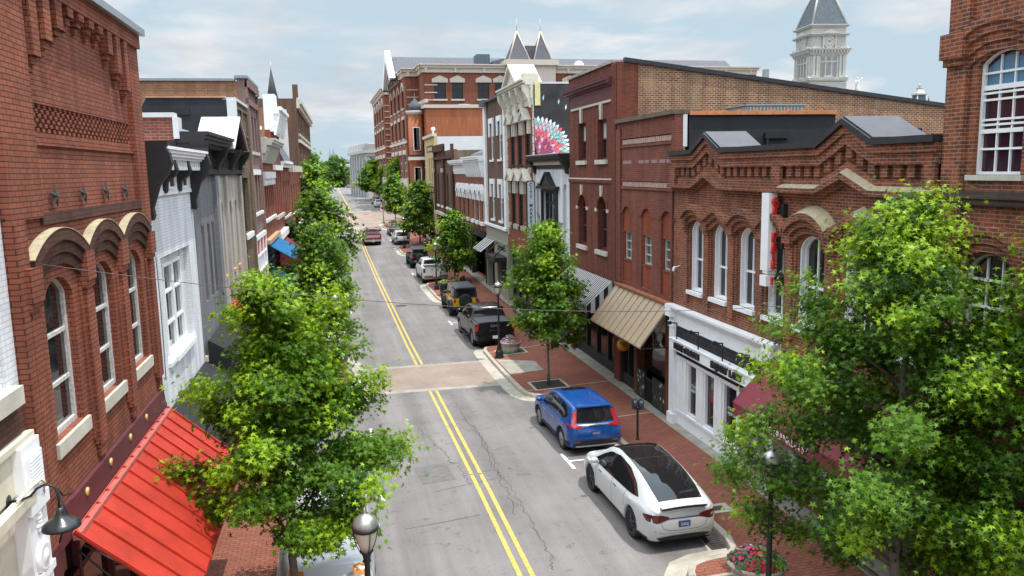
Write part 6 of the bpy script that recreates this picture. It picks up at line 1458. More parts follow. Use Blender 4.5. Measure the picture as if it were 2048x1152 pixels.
class Car:
    def __init__(s, name, label, L, hw, top, belt, rw, wheels, r, sill=.3, rear=((0, 0), (3, 0)), front=((0, 0), (3, 0)), body=None, cat='car', group=None, archk=1.1, nose=.55, tail=.5, crown=.05, tuck=.9):
        s.L = L; s.root = empty(name, (0, 0, 0), 0, label, cat, group); s.r = r; s.wx = wheels; s.hw = hw; s.sill = sill
        xs = [-L / 2 + L * i / 110 for i in range(111)]
        for w_ in wheels: xs += [w_ - r * archk, w_ + r * archk, w_ - r * archk * .985, w_ + r * archk * .985]
        xs += [-L / 2 + .03, -L / 2 + .015, L / 2 - .03, L / 2 - .015]; xs = sorted(set(round(x, 4) for x in xs)); rows = []
        for x in xs:
            w = cub(x, hw); zt = cub(x, top); zb = sill
            for q in wheels:
                R = r * archk
                if abs(x - q) < R: zb = max(zb, r * .98 + math.sqrt(R * R - (x - q) ** 2))
            bl = min(cub(x, belt), zt - .045); g = max(0, zt - bl)
            k = min(1, g / .25); rr = w * .90 * (1 - k) + cub(x, rw) * k; zm = zb + (bl - zb) * .5; cr = crown * k + .03 * (1 - k)
            P = [(w * tuck, zb), (w * .985, zb + .05 * min(1, (bl - zb) * 3)), (w, zm), (w * .995, bl - (bl - zb) * .2), (w * .965, bl - .012 - .01 * k), (w * .945, bl)]
            for f in (.25, .5, .75): P.append((w * .945 + (rr + .02 - w * .945) * f + .012 * math.sin(PI * f) * k, bl + (zt - cr - bl) * f))
            P += [(rr + .015, zt - cr - .012), (rr - .03, zt - cr * .72), (rr * .78, zt - cr * .35), (rr * .4, zt - cr * .1), (0, zt)]
            row = []
            for y, z in P:
                dx = 0; a = (x + L / 2) / tail; c = (L / 2 - x) / nose
                if a < 1: dx += interp(z, [p[0] for p in rear], [p[1] for p in rear]) * (1 - a) ** 1.5
                if c < 1: dx -= interp(z, [p[0] for p in front], [p[1] for p in front]) * (1 - c) ** 1.5
                row.append((x + dx, y, z))
            rows.append(row + [(px, -py, pz) for px, py, pz in reversed(row[:-1])])
        n = len(rows[0]); vs = [p for r_ in rows for p in r_]; fs = []
        for i in range(len(rows) - 1):
            for j in range(n - 1): fs.append((i * n + j, i * n + j + 1, (i + 1) * n + j + 1, (i + 1) * n + j))
        h = n // 2
        for e, rv in ((0, False), (len(rows) - 1, True)):
            for j in range(h):
                f = [e * n + j, e * n + j + 1, e * n + n - 2 - j, e * n + n - 1 - j]
                if len(set(f)) < 4: f = list(dict.fromkeys(f))
                if not rv: f.reverse()
                fs.append(tuple(f))
        b = MB(); b.smooth = True; b.add(vs, [tuple(reversed(f)) for f in fs]); s.body = b.build('body', body, s.root)
        me = s.body.data; bm = bmesh.new(); bm.from_mesh(me); bmesh.ops.recalc_face_normals(bm, faces=bm.faces); bm.to_mesh(me)
        s.bvh = BVHTree.FromBMesh(bm); bm.free()
        me.set_sharp_from_angle(angle=R_(38))
        b = MB(); W = max(p[1] for p in hw); b.box(-L / 2 + .25, L / 2 - .25, -W + .2, W - .2, .2, sill + .35); b.build('underbody', M_UND, s.root)
    def hit(s, ax, u, v):
        o, d = {'left': ((u, 4, v), (0, -1, 0)), 'right': ((u, -4, v), (0, 1, 0)), 'rear': ((-8, u, v), (1, 0, 0)), 'front': ((8, u, v), (-1, 0, 0)), 'top': ((u, v, 5), (0, 0, -1))}[ax]
        p, n, i, q = s.bvh.ray_cast(Vector(o), Vector(d))
        if p is None: return None
        if n.dot(Vector(d)) > 0: n = -n
        return p, n
    def decal(s, ax, a, c, m, name, nu=16, nv=5, off=.005, parent=None, mirror=False):
        """patch lofted between two polylines in the projected plane, laid on the body"""
        def rs(P, f):
            ls = [0]
            for p, q in zip(P, P[1:]): ls.append(ls[-1] + math.hypot(q[0] - p[0], q[1] - p[1]))
            t = f * ls[-1]; return (interp(t, ls, [p[0] for p in P]), interp(t, ls, [p[1] for p in P]))
        for sg in ((1, -1) if mirror else (1,)):
            ok = {}; vs = []; ax_ = ax
            if ax == 'left' and sg < 0: ax_ = 'right'
            for j in range(nv + 1):
                for i in range(nu + 1):
                    p = rs(a, i / nu); q = rs(c, i / nu); u = p[0] + (q[0] - p[0]) * j / nv; v = p[1] + (q[1] - p[1]) * j / nv
                    if sg < 0 and ax in ('rear', 'front'): u = -u
                    if sg < 0 and ax == 'top': v = -v
                    hh = s.hit(ax_, u, v)
                    if hh: ok[(i, j)] = len(vs); vs.append(hh[0] + hh[1] * off)
            fs = []
            for j in range(nv):
                for i in range(nu):
                    k = [(i, j), (i + 1, j), (i + 1, j + 1), (i, j + 1)]
                    if all(x in ok for x in k):
                        f = [ok[x] for x in k]; q = [vs[x] for x in f]
                        if max((q[0] - q[1]).length, (q[1] - q[2]).length) < .45: fs.append(f)
            b = MB(); b.smooth = True; b.add(vs, fs); o = b.build(name, m, parent or s.root)
        return o
    def seam(s, ax, pts, w_=.011, m=None, mirror=True, name='panel_gap'):
        d = []; e = []
        for i, p in enumerate(pts):
            q = pts[min(i + 1, len(pts) - 1)]; r = pts[max(i - 1, 0)]; t = Vector((q[0] - r[0], q[1] - r[1])); t.normalize()
            d.append((p[0] - t[1] * w_ / 2, p[1] + t[0] * w_ / 2)); e.append((p[0] + t[1] * w_ / 2, p[1] - t[0] * w_ / 2))
        s.decal(ax, d, e, m or M_SEAM, name, 24, 1, .003, mirror=mirror)
    def wheels(s, rim=None, spokes=5, w_=.24, rimr=.70, y=None):
        rim = rim or M_ALLOY; r = s.r; W = (y or max(p[1] for p in s.hw)) - w_ / 2 - .03
        for x in s.wx:
            for sg in (1, -1):
                e = empty('wheel', (x, sg * W, r)); e.parent = s.root
                b = MB(); b.lathe([(r * rimr, -w_ / 2), (r * .93, -w_ / 2), (r, -w_ / 2 + .035), (r, w_ / 2 - .035), (r * .93, w_ / 2), (r * rimr, w_ / 2), (r * rimr * .97, w_ / 2 - .06), (r * rimr * .97, -w_ / 2 + .02)], (0, 0, 0), 28, 'y'); b.build('tyre', M_TYRE, e)
                b = MB(); R = r * rimr; f = sg * (w_ / 2 - .03)
                b.lathe([(R * .9, f - sg * .06), (R, f - sg * .02), (R * 1.0, f + sg * .012), (R * .93, f + sg * .012), (R * .9, f - sg * .02)], (0, 0, 0), 28, 'y')
                for k in range(spokes):
                    a = 2 * PI * k / spokes; c, q = math.cos(a), math.sin(a); hw_ = R * .6 / spokes
                    def T(u, v, dy): return (u * c - v * q, f + dy * sg, u * q + v * c)
                    b.add([T(R * .12, -hw_ * 1.1, .0), T(R * .95, -hw_ * .8, -.008), T(R * .95, hw_ * .8, -.008), T(R * .12, hw_ * 1.1, .0), T(R * .12, -hw_ * 1.1, -.03), T(R * .95, -hw_ * .8, -.035), T(R * .95, hw_ * .8, -.035), T(R * .12, hw_ * 1.1, -.03)], [(0, 1, 2, 3), (4, 7, 6, 5), (0, 4, 5, 1), (2, 6, 7, 3), (1, 5, 6, 2)])
                b.lathe([(.001, f + sg * .008), (R * .2, f + sg * .005), (R * .22, f - sg * .03), (.001, f - sg * .03)], (0, 0, 0), 12, 'y'); b.build('rim', rim, e)
                b = MB(); b.lathe([(.001, f - sg * .05), (R * .98, f - sg * .05), (R * .98, f - sg * .06), (.001, f - sg * .06)], (0, 0, 0), 20, 'y'); b.build('brake_disc', M_UND, e)
    def arches(s, m=None, w_=.07, lo=None):
        for x in s.wx:
            R = s.r * 1.1; zc = s.r * .98; o = []; i_ = []
            for k in range(17):
                a = -0.12 + (PI + .24) * k / 16; z0 = zc + (R + w_) * math.sin(a); z1 = zc + (R + .012) * math.sin(a)
                o.append((x + (R + w_) * math.cos(a), max(z0, s.sill + .01))); i_.append((x + (R + .012) * math.cos(a), max(z1, s.sill + .01)))
            s.decal('left', o, i_, m or M_CLAD, 'wheel_arch_trim', 32, 2, .012, mirror=True)
    def mirrors(s, x, z, m, y=None, size=1.0):
        for sg in (1, -1):
            h = s.hit('left' if sg > 0 else 'right', x, z)
            if not h: continue
            p = h[0]; b = MB(); b.ball((p[0], p[1] + sg * .13 * size, p[2] + .06 * size), .07 * size, .12 * size, .085 * size, 12, 8); b.box(p[0] - .02, p[0] + .03, min(p[1] - sg * .03, p[1] + sg * .1), max(p[1] - sg * .03, p[1] + sg * .1), p[2] - .01, p[2] + .03); b.build('wing_mirror', m, s.root)
    def place(s, x, y, heading=90, dz=0):
        """set the vehicle's centre; follows the slope of the street"""
        fx, fy = math.cos(R_(heading)), math.sin(R_(heading)); a = gz(y + fy * 1.4); c = gz(y - fy * 1.4)
        s.root.location = (x, y, gz(y) + dz + .004); s.root.rotation_euler = (0, -math.atan2(a - c, 2.8), R_(heading)); return s
    def plate(s, m, txt, tm, z, y=0, w_=.31, h=.15, size=.1):
        p = s.hit('rear', y, z)[0]; x = p[0] - .012
        b = MB(); b.box(x - .006, x + .02, y - w_ / 2, y + w_ / 2, z - h / 2, z + h / 2); o = b.build('number_plate', m, s.root)
        if txt: lettering(txt, size, tm, o, (x - .008, y, z - .01), (0, -1, 0), (0, 0, 1), .001, 'CENTER', .8, 'plate_number')

# white electric crossover, nearest on the right
P = paint('pearl_white_paint', (.50, .51, .52), .0, .3)
c = Car('white_electric_car', 'white electric crossover with black glass roof parked nearest on the right', 5.04,
        [(-2.52, .70), (-2.44, .83), (-2.25, .93), (-1.6, .99), (0, .975), (1.6, .985), (2.1, .94), (2.38, .83), (2.52, .62)],
        [(-2.52, 1.06), (-2.42, 1.13), (-2.2, 1.26), (-1.7, 1.45), (-1.1, 1.59), (-.4, 1.665), (.15, 1.68), (.6, 1.60), (1.1, 1.36), (1.65, 1.08), (2.1, .95), (2.38, .82), (2.52, .64)],
        [(-2.52, .98), (-1.9, 1.06), (-1.0, 1.03), (0, .98), (1.2, .93), (1.7, .92), (2.5, .6)],
        [(-2.5, .70), (-2.2, .68), (-1.5, .64), (-.5, .61), (.4, .61), (1.1, .68), (1.6, .78)], (-1.44, 1.525), .375, .29,
        rear=((.25, .16), (.4, .05), (.62, 0), (.8, .03), (.95, .05), (1.1, .06)), front=((.2, .12), (.5, 0), (.7, .05), (.9, .2)), body=P, tuck=.93)
c.decal('top', [(-.592, .58), (-.2, .575), (.3, .57), (.95, .60), (1.45, .62)], [(-.592, -.58), (-.2, -.575), (.3, -.57), (.95, -.60), (1.45, -.62)], M_CGL, 'glass_roof', 22, 12, .004)
c.decal('top', [(-2.26, .58), (-1.9, .605), (-1.4, .60), (-.95, .59), (-.60, .58)], [(-2.26, -.58), (-1.9, -.605), (-1.4, -.60), (-.95, -.59), (-.60, -.58)], M_CGL, 'rear_window', 18, 12, .004)
c.decal('left', [(-1.72, 1.16), (-1.35, 1.36), (-.8, 1.52), (-.1, 1.58), (.5, 1.49), (.95, 1.27), (1.3, 1.06)], [(-1.72, 1.14), (-1.3, 1.09), (-.7, 1.06), (-.1, 1.03), (.5, 1.01), (.95, 1.0), (1.3, 1.0)], M_CGL, 'side_window', 26, 5, .004, mirror=True)
c.seam('left', [(-.12, 1.04), (-.14, .8), (-.16, .55), (-.12, .36)]); c.seam('left', [(.95, 1.0), (1.02, .8), (1.0, .55), (.9, .36)]); c.seam('left', [(-1.1, 1.1), (-1.02, .9), (-1.0, .7), (-.98, .62)]); c.seam('left', [(-1.0, .36), (0, .345), (1.0, .36)], .02)
c.decal('left', [(.82, .90), (.60, .895)], [(.82, .875), (.60, .87)], M_BLK, 'door_handle', 4, 2, .008, mirror=True); c.decal('left', [(-.25, .93), (-.47, .93)], [(-.25, .905), (-.47, .905)], M_BLK, 'door_handle', 4, 2, .008, mirror=True)
c.decal('rear', [(.40, .905), (.60, .965), (.72, .97), (.82, .95)], [(.40, .845), (.58, .80), (.70, .775), (.80, .79)], M_TAILD, 'tail_lamp', 14, 6, .006, mirror=True)
c.decal('left', [(-2.40, .965), (-2.30, .96), (-2.14, .93)], [(-2.40, .80), (-2.30, .80), (-2.14, .90)], M_TAILD, 'tail_lamp', 8, 4, .006, mirror=True)
c.decal('rear', [(-.42, .872), (0, .872), (.42, .872)], [(-.42, .848), (0, .848), (.42, .848)], M_BLK, 'lamp_bar', 16, 2, .008)
c.decal('rear', [(-.72, .40), (-.3, .43), (.3, .43), (.72, .40)], [(-.6, .31), (-.3, .30), (.3, .30), (.6, .31)], M_CLAD, 'rear_diffuser', 18, 4, .012)
c.decal('left', [(-2.3, .40), (-2.0, .40), (-1.88, .39)], [(-2.3, .31), (-2.0, .31), (-1.88, .31)], M_CLAD, 'bumper_trim', 8, 3, .012, mirror=True)
c.seam('rear', [(-.62, .82), (-.58, .66), (-.4, .57), (0, .55), (.4, .57), (.58, .66), (.62, .82)], mirror=False); c.seam('rear', [(-.78, .58), (-.5, .50), (0, .48), (.5, .50), (.78, .58)], .008, mirror=False)
c.plate(M_PLB, '10456J', M_PLW, .715)
b = MB()
rows = [(c.hit('top', -2.36, y)[0], c.hit('top', -2.46, y * .98)[0]) for y in [-.60 + 1.2 * i / 14 for i in range(15)]]
vs = []
for i, (p, q) in enumerate(rows):
    k = 1 - abs(i - 7) / 7 * .25; vs += [(p[0], p[1], p[2] + .012), (p[0] - .15, p[1], p[2] + .035 * k), (p[0] - .17, p[1], p[2] + .015 * k), (p[0] - .12, p[1], p[2] - .06)]
fs = [(i * 4 + j, i * 4 + (j + 1), (i + 1) * 4 + (j + 1), (i + 1) * 4 + j) for i in range(14) for j in range(3)]
b.smooth = True; b.add(vs, fs); b.mi = [0 if k % 3 < 2 else 1 for k in range(len(fs))]; b.build('spoiler', [P, M_BLK], c.root)
b = MB(); b.prism([(-.03, .79), (.03, .79), (.012, .775), (.008, .73), (-.008, .73), (-.012, .775)], -2.53, -2.50, axis='x'); b.build('badge', M_DKRIM, c.root) if False else None
c.wheels(M_DKRIM, 5, .26); c.arches(P, .02); c.mirrors(1.02, 1.02, P); c.root.scale = (.95, .90, .94); c.place(7.24, 17.8, 90.8)

# blue compact suv
def suv(name, label, body, L=4.62, W=.925, H=1.68, rim=None, group=None, wb=2.66, r=.355, chrome=True, tail=M_TAIL, cat='car', clad=True, lampt=True):
    k = L / 4.62; h = H / 1.68
    c = Car(name, label, L, [(-2.31 * k, W * .80), (-2.22 * k, W * .92), (-2.0 * k, W * .985), (-1.2 * k, W), (1.2 * k, W), (1.8 * k, W * .97), (2.15 * k, W * .86), (2.31 * k, W * .62)],
        [(-2.31 * k, 1.02 * h), (-2.24 * k, 1.10 * h), (-2.10 * k, 1.38 * h), (-1.98 * k, 1.60 * h), (-1.85 * k, 1.635 * h), (-1.0 * k, 1.675 * h), (-.2 * k, 1.68 * h), (.35 * k, 1.62 * h), (.8 * k, 1.40 * h), (1.25 * k, 1.13 * h), (1.5 * k, 1.08 * h), (2.0 * k, .98 * h), (2.22 * k, .86 * h), (2.31 * k, .66 * h)],
        [(-2.31 * k, 1.0 * h), (-1.8 * k, 1.10 * h), (-1.0 * k, 1.05 * h), (0, 1.01 * h), (1.2 * k, .98 * h), (1.5 * k, .96 * h), (2.3 * k, .62 * h)],
        [(-2.3 * k, W * .80), (-1.9 * k, W * .70), (-1 * k, W * .69), (.3 * k, W * .68), (1.2 * k, W * .84)], (-wb / 2 - .04, wb / 2 - .04), r, .28,
        rear=((.25, .12), (.42, .02), (.6, 0), (.8, .03), (1.0, .05), (1.2, .06)), front=((.2, .1), (.5, 0), (.7, .04), (.95, .2)), body=body, group=group, cat=cat)
    z = lambda q: q * h
    c.decal('rear', [(-W * .70, z(1.52)), (0, z(1.555)), (W * .70, z(1.52))], [(-W * .74, z(1.12)), (0, z(1.09)), (W * .74, z(1.12))], M_CGL, 'rear_window', 14, 7, .005)
    c.decal('left', [(-1.82 * k, z(1.30)), (-1.5 * k, z(1.50)), (-1.0 * k, z(1.56)), (-.2 * k, z(1.565)), (.25 * k, z(1.50)), (.62 * k, z(1.32)), (.95 * k, z(1.12))], [(-1.82 * k, z(1.24)), (-1.5 * k, z(1.14)), (-1.0 * k, z(1.11)), (-.2 * k, z(1.08)), (.25 * k, z(1.07)), (.62 * k, z(1.06)), (.95 * k, z(1.05))], M_CGL, 'side_window', 24, 4, .005, mirror=True)
    for x in (-.95, -.02): c.decal('left', [(x * k - .04, z(1.565)), (x * k + .03, z(1.565))], [(x * k - .02, z(1.08)), (x * k + .05, z(1.08))], body if x < -.9 else M_SEAM, 'window_pillar', 2, 4, .009, mirror=True)
    c.decal('top', [(.5 * k, W * .60), (1.18 * k, W * .78)], [(.5 * k, -W * .60), (1.18 * k, -W * .78)], M_CGL, 'windscreen', 6, 10, .004)
    c.decal('left', [(-1.9 * k, z(1.34)), (-1.55 * k, z(1.53)), (-1.0 * k, z(1.59)), (-.2 * k, z(1.59)), (.3 * k, z(1.52)), (.7 * k, z(1.31)), (1.0 * k, z(1.10))], [(-1.88 * k, z(1.31)), (-1.53 * k, z(1.505)), (-1.0 * k, z(1.565)), (-.2 * k, z(1.57)), (.28 * k, z(1.50)), (.67 * k, z(1.30)), (.97 * k, z(1.09))], M_CHR if chrome else M_BLK, 'window_trim', 24, 1, .008, mirror=True)
    c.seam('left', [(-.02 * k, z(1.08)), (-.04 * k, .8), (-.05 * k, .5), (-.02 * k, .36)]); c.seam('left', [(.92 * k, z(1.05)), (.98 * k, .8), (.95 * k, .4)]); c.seam('left', [(-.95 * k, z(1.1)), (-.93 * k, .9), (-.9 * k, .75)])
    for x in (.55, -.45): c.decal('left', [(x * k, .915), (x * k - .22, .915)], [(x * k, .885), (x * k - .22, .885)], M_CHR if chrome else body, 'door_handle', 5, 2, .014, mirror=True)
    if clad:
        c.arches(M_CLAD, .06); c.decal('left', [(-.95 * k, .42), (.93 * k, .42)], [(-.95 * k, .295), (.93 * k, .295)], M_CLAD, 'sill_trim', 10, 2, .012, mirror=True)
        c.decal('rear', [(-W * .84, .50), (0, .52), (W * .84, .50)], [(-W * .8, .31), (0, .30), (W * .8, .31)], M_CLAD, 'bumper_trim', 16, 3, .012); c.decal('left', [(-2.15 * k, .50), (-1.82 * k, .46)], [(-2.15 * k, .31), (-1.80 * k, .31)], M_CLAD, 'bumper_trim', 6, 3, .012, mirror=True)
    c.seam('rear', [(-W * .7, z(.98)), (-W * .68, .6), (-W * .5, .55), (W * .5, .55), (W * .68, .6), (W * .7, z(.98))], mirror=False)
    b = MB(); q = c.hit('top', -1.86 * k, 0)[0]
    b.smooth = False; b.add([(q[0] + .1, -W * .66, q[2] - .012), (q[0] + .1, W * .66, q[2] - .012), (q[0] - .2, W * .62, q[2] - .03), (q[0] - .2, -W * .62, q[2] - .03), (q[0] + .1, -W * .66, q[2] - .06), (q[0] + .1, W * .66, q[2] - .06), (q[0] - .18, W * .62, q[2] - .06), (q[0] - .18, -W * .62, q[2] - .06)], [(0, 3, 2, 1), (4, 5, 6, 7), (3, 7, 6, 2), (0, 4, 7, 3), (1, 2, 6, 5)]); b.build('spoiler', body, c.root)
    c.decal('front', [(W * .35, z(.80)), (W * .62, z(.86))], [(W * .35, z(.74)), (W * .6, z(.72))], M_HEAD, 'headlamp', 6, 3, .006, mirror=True); c.decal('front', [(-W * .5, .64), (W * .5, .64)], [(-W * .45, .42), (W * .45, .42)], M_BLK, 'grille', 8, 3, .006)
    c.wheels(rim, 5); c.mirrors(.86 * k, z(1.07), body)
    return c
BLUE = mat('metallic_blue_paint', (.003, .058, .25), .25, .15, .45, coat=.5)
c = suv('blue_car', 'metallic blue compact crossover parked ahead of the white electric one', BLUE)
c.decal('rear', [(.56, 1.50), (.72, 1.42)], [(.63, 1.10), (.78, 1.08)], M_TAIL, 'tail_lamp', 4, 8, .008, mirror=True); c.decal('rear', [(.42, 1.0), (.66, 1.09), (.80, 1.08)], [(.42, .96), (.66, .95), (.80, .97)], M_TAIL, 'tail_lamp', 8, 3, .008, mirror=True)
c.decal('left', [(-2.19, 1.09), (-1.98, 1.06)], [(-2.19, .96), (-1.98, 1.03)], M_TAIL, 'tail_lamp', 5, 3, .008, mirror=True)
c.decal('rear', [(-.62, 1.065), (0, 1.05), (.62, 1.065)], [(-.45, 1.025), (0, 1.0), (.45, 1.025)], M_CHR, 'chrome_bar', 16, 2, .01); c.plate(M_PLB, '5XJ 3C7Y', M_PLW, .77, size=.075)
c.decal('rear', [(-.7, .36), (0, .35), (.7, .36)], [(-.66, .31), (0, .30), (.66, .31)], mat('silver_trim', (.42, .43, .44), .4, .6), 'skid_plate', 12, 2, .016)
c.decal('top', [(-.2, .42), (.3, .42)], [(-.2, -.42), (.3, -.42)], M_CGL, 'sunroof', 6, 8, .004)
for sg in (1, -1):
    c.decal('rear', [(sg * .62 - .1, .52), (sg * .62 + .1, .52)], [(sg * .62 - .1, .47), (sg * .62 + .1, .47)], M_TAIL, 'reflector', 3, 2, .016)
lettering('CR-V', .07, M_CHR, c.root, (-2.30, .55, .90), (0, -1, 0), (0, 0, 1), .002) if False else None
c.root.scale = (.97, .94, .90); c.place(7.38, 24.0, 90.6)

def pickup(name, label, body, L=5.89, W=1.02, H=1.93, wb=3.75, r=.42, cover=None, rim=None, cat='pickup truck', bump=M_CHR, cz=1.36):
    k = L / 5.89
    c = Car(name, label, L, [(-2.945 * k, W * .93), (-2.88 * k, W * .975), (-2.6 * k, W), (2.2 * k, W), (2.7 * k, W * .95), (2.9 * k, W * .85), (2.945 * k, W * .75)],
        [(-2.945 * k, cz), (-2.0 * k, cz + .01), (-1.22 * k, cz + .02), (-1.16 * k, cz + .06), (-1.06 * k, 1.78), (-.96 * k, H - .05), (-.5 * k, H - .01), (.2 * k, H), (.6 * k, H - .06), (1.0 * k, 1.62), (1.35 * k, 1.40), (1.55 * k, 1.34), (2.5 * k, 1.27), (2.85 * k, 1.15), (2.945 * k, .85)],
        [(-2.945 * k, cz - .03), (-1.2 * k, cz - .02), (0, 1.31), (1.3 * k, 1.27), (1.6 * k, 1.2), (2.9 * k, .9)],
        [(-2.9 * k, W * .9), (-1.1 * k, W * .75), (-.9 * k, W * .72), (.4 * k, W * .72), (1.3 * k, W * .84)], (-wb / 2 + .12, wb / 2 + .12), r, .42, rear=((.3, .05), (.5, .02), (.7, 0), (1.5, .0)), body=body, cat=cat, tail=.3, crown=.04)
    c.decal('rear', [(-W * .64, H - .12), (0, H - .1), (W * .64, H - .12)], [(-W * .74, cz + .09), (0, cz + .09), (W * .74, cz + .09)], M_CGL, 'rear_window', 12, 6, .006)
    c.decal('left', [(-.95 * k, H - .14), (-.3 * k, H - .115), (.35 * k, H - .13), (.75 * k, H - .3), (1.15 * k, 1.42)], [(-.98 * k, 1.37), (-.3 * k, 1.37), (.35 * k, 1.35), (.75 * k, 1.34), (1.15 * k, 1.33)], M_CGL, 'side_window', 20, 4, .005, mirror=True)
    c.decal('left', [(.02, H - .1), (.10, H - .1)], [(.02, 1.36), (.10, 1.36)], body, 'window_pillar', 2, 4, .009, mirror=True)
    c.decal('top', [(.62 * k, W * .63), (1.3 * k, W * .76)], [(.62 * k, -W * .63), (1.3 * k, -W * .76)], M_CGL, 'windscreen', 6, 10, .004)
    if cover:
        c.decal('top', [(-2.85 * k, W * .84), (-1.24 * k, W * .84)], [(-2.85 * k, -W * .84), (-1.24 * k, -W * .84)], cover, 'bed_cover', 16, 10, .02)
        for x in (-2.45, -2.05, -1.65): c.seam('top', [(x * k, -W * .8), (x * k, W * .8)], .03, mirror=False, name='cover_joint')
    c.seam('left', [(-1.13 * k, cz - .05), (-1.14 * k, .8), (-1.13 * k, .5)], .02); c.seam('left', [(.06, 1.33), (.05, .9), (.04, .5)]); c.seam('left', [(1.12 * k, 1.3), (1.16 * k, .9), (1.1 * k, .5)])
    for x in (.35, -.8): c.decal('left', [(x, 1.17), (x - .24, 1.17)], [(x, 1.13), (x - .24, 1.13)], bump, 'door_handle', 5, 2, .016, mirror=True)
    b = MB(); b.box(-L / 2 - .16, -L / 2 + .12, -W * .95, -W * .22, .52, .72); b.box(-L / 2 - .16, -L / 2 + .12, W * .22, W * .95, .52, .72); b.box(-L / 2 - .1, -L / 2 + .12, -W * .22, W * .22, .46, .62); b.box(-L / 2 - .2, -L / 2, -.06, .06, .4, .48); b.build('rear_bumper', bump, c.root)
    b = MB()
    for sg in (1, -1): b.tube([(-.95 * k, sg * (W - .02), .42), (-.85 * k, sg * (W + .06), .38), (1.0 * k, sg * (W + .06), .38), (1.1 * k, sg * (W - .02), .42)], .05, 8)
    b.build('side_step', M_CLAD, c.root)
    c.seam('rear', [(-W * .78, cz - .04), (-W * .78, .74), (W * .78, .74), (W * .78, cz - .04)], mirror=False)
    c.wheels(rim, 6, .29, .66); c.arches(body, .05); c.mirrors(1.0 * k, 1.33, M_BLK if bump is M_CHR else body, size=1.5)
    return c
BLKP = mat('black_car_paint', (.007, .006, .008), .2, 0, .3, coat=.1)
c = pickup('black_pickup', 'black pickup with folding bed cover parked behind the yellow off roader', BLKP, cover=mat('bed_cover_black', (.022, .026, .03), .6), bump=BLKP)
c.decal('rear', [(.86, 1.30), (.99, 1.30)], [(.86, .96), (.99, .96)], M_TAIL, 'tail_lamp', 3, 5, .012, mirror=True); c.decal('left', [(-2.9, 1.3), (-2.78, 1.3)], [(-2.9, .96), (-2.78, .96)], M_TAIL, 'tail_lamp', 3, 4, .012, mirror=True)
lettering('GMC', .17, M_CHR, c.root, (-2.965, .0, 1.19), (0, -1, 0), (0, 0, 1), .008, 'CENTER', 1.3, 'badge_letters', .006)
c.decal('rear', [(-.3, .97), (.3, .97)], [(-.3, .955), (.3, .955)], M_CHR, 'badge_strip', 4, 1, .01); b = MB(); b.box(-3.06, -3.04, -.16, .16, .56, .71); b.build('number_plate', M_PLW, c.root)
c.decal('top', [(-.88, .3), (-.84, .3)], [(-.88, -.3), (-.84, -.3)], M_TAILD, 'brake_lamp', 2, 4, .006)
c.place(7.70, 41.3, 90.6)
WHTP = paint('white_paint_gloss', (.50, .51, .52), 0, .35)
c = pickup('white_pickup', 'white pickup parked between the two off roaders and half hidden by a tree', WHTP, cover=M_CLAD)
c.decal('rear', [(.84, 1.28), (.98, 1.28)], [(.84, .95), (.98, .95)], M_TAILD, 'tail_lamp', 3, 5, .012, mirror=True); c.place(7.98, 66.4, 90.5)
REDP = paint('maroon_paint_gloss', (.22, .012, .022), .2, .3)
c = pickup('maroon_pickup', 'maroon pickup with chrome tailgate band driving away up the street', REDP, cover=M_CLAD, W=1.03)
c.decal('rear', [(.84, 1.26), (1.0, 1.26)], [(.84, .86), (1.0, .86)], M_TAIL, 'tail_lamp', 3, 5, .012, mirror=True)
c.decal('rear', [(-.8, 1.26), (.8, 1.26)], [(-.8, .95), (.8, .95)], M_CHR, 'tailgate_band', 10, 3, .012); b = MB(); b.box(-3.13, -3.1, -.17, .17, .58, .74); b.build('number_plate', M_PLW, c.root)
c.place(4.75, 99.5, 90.8)

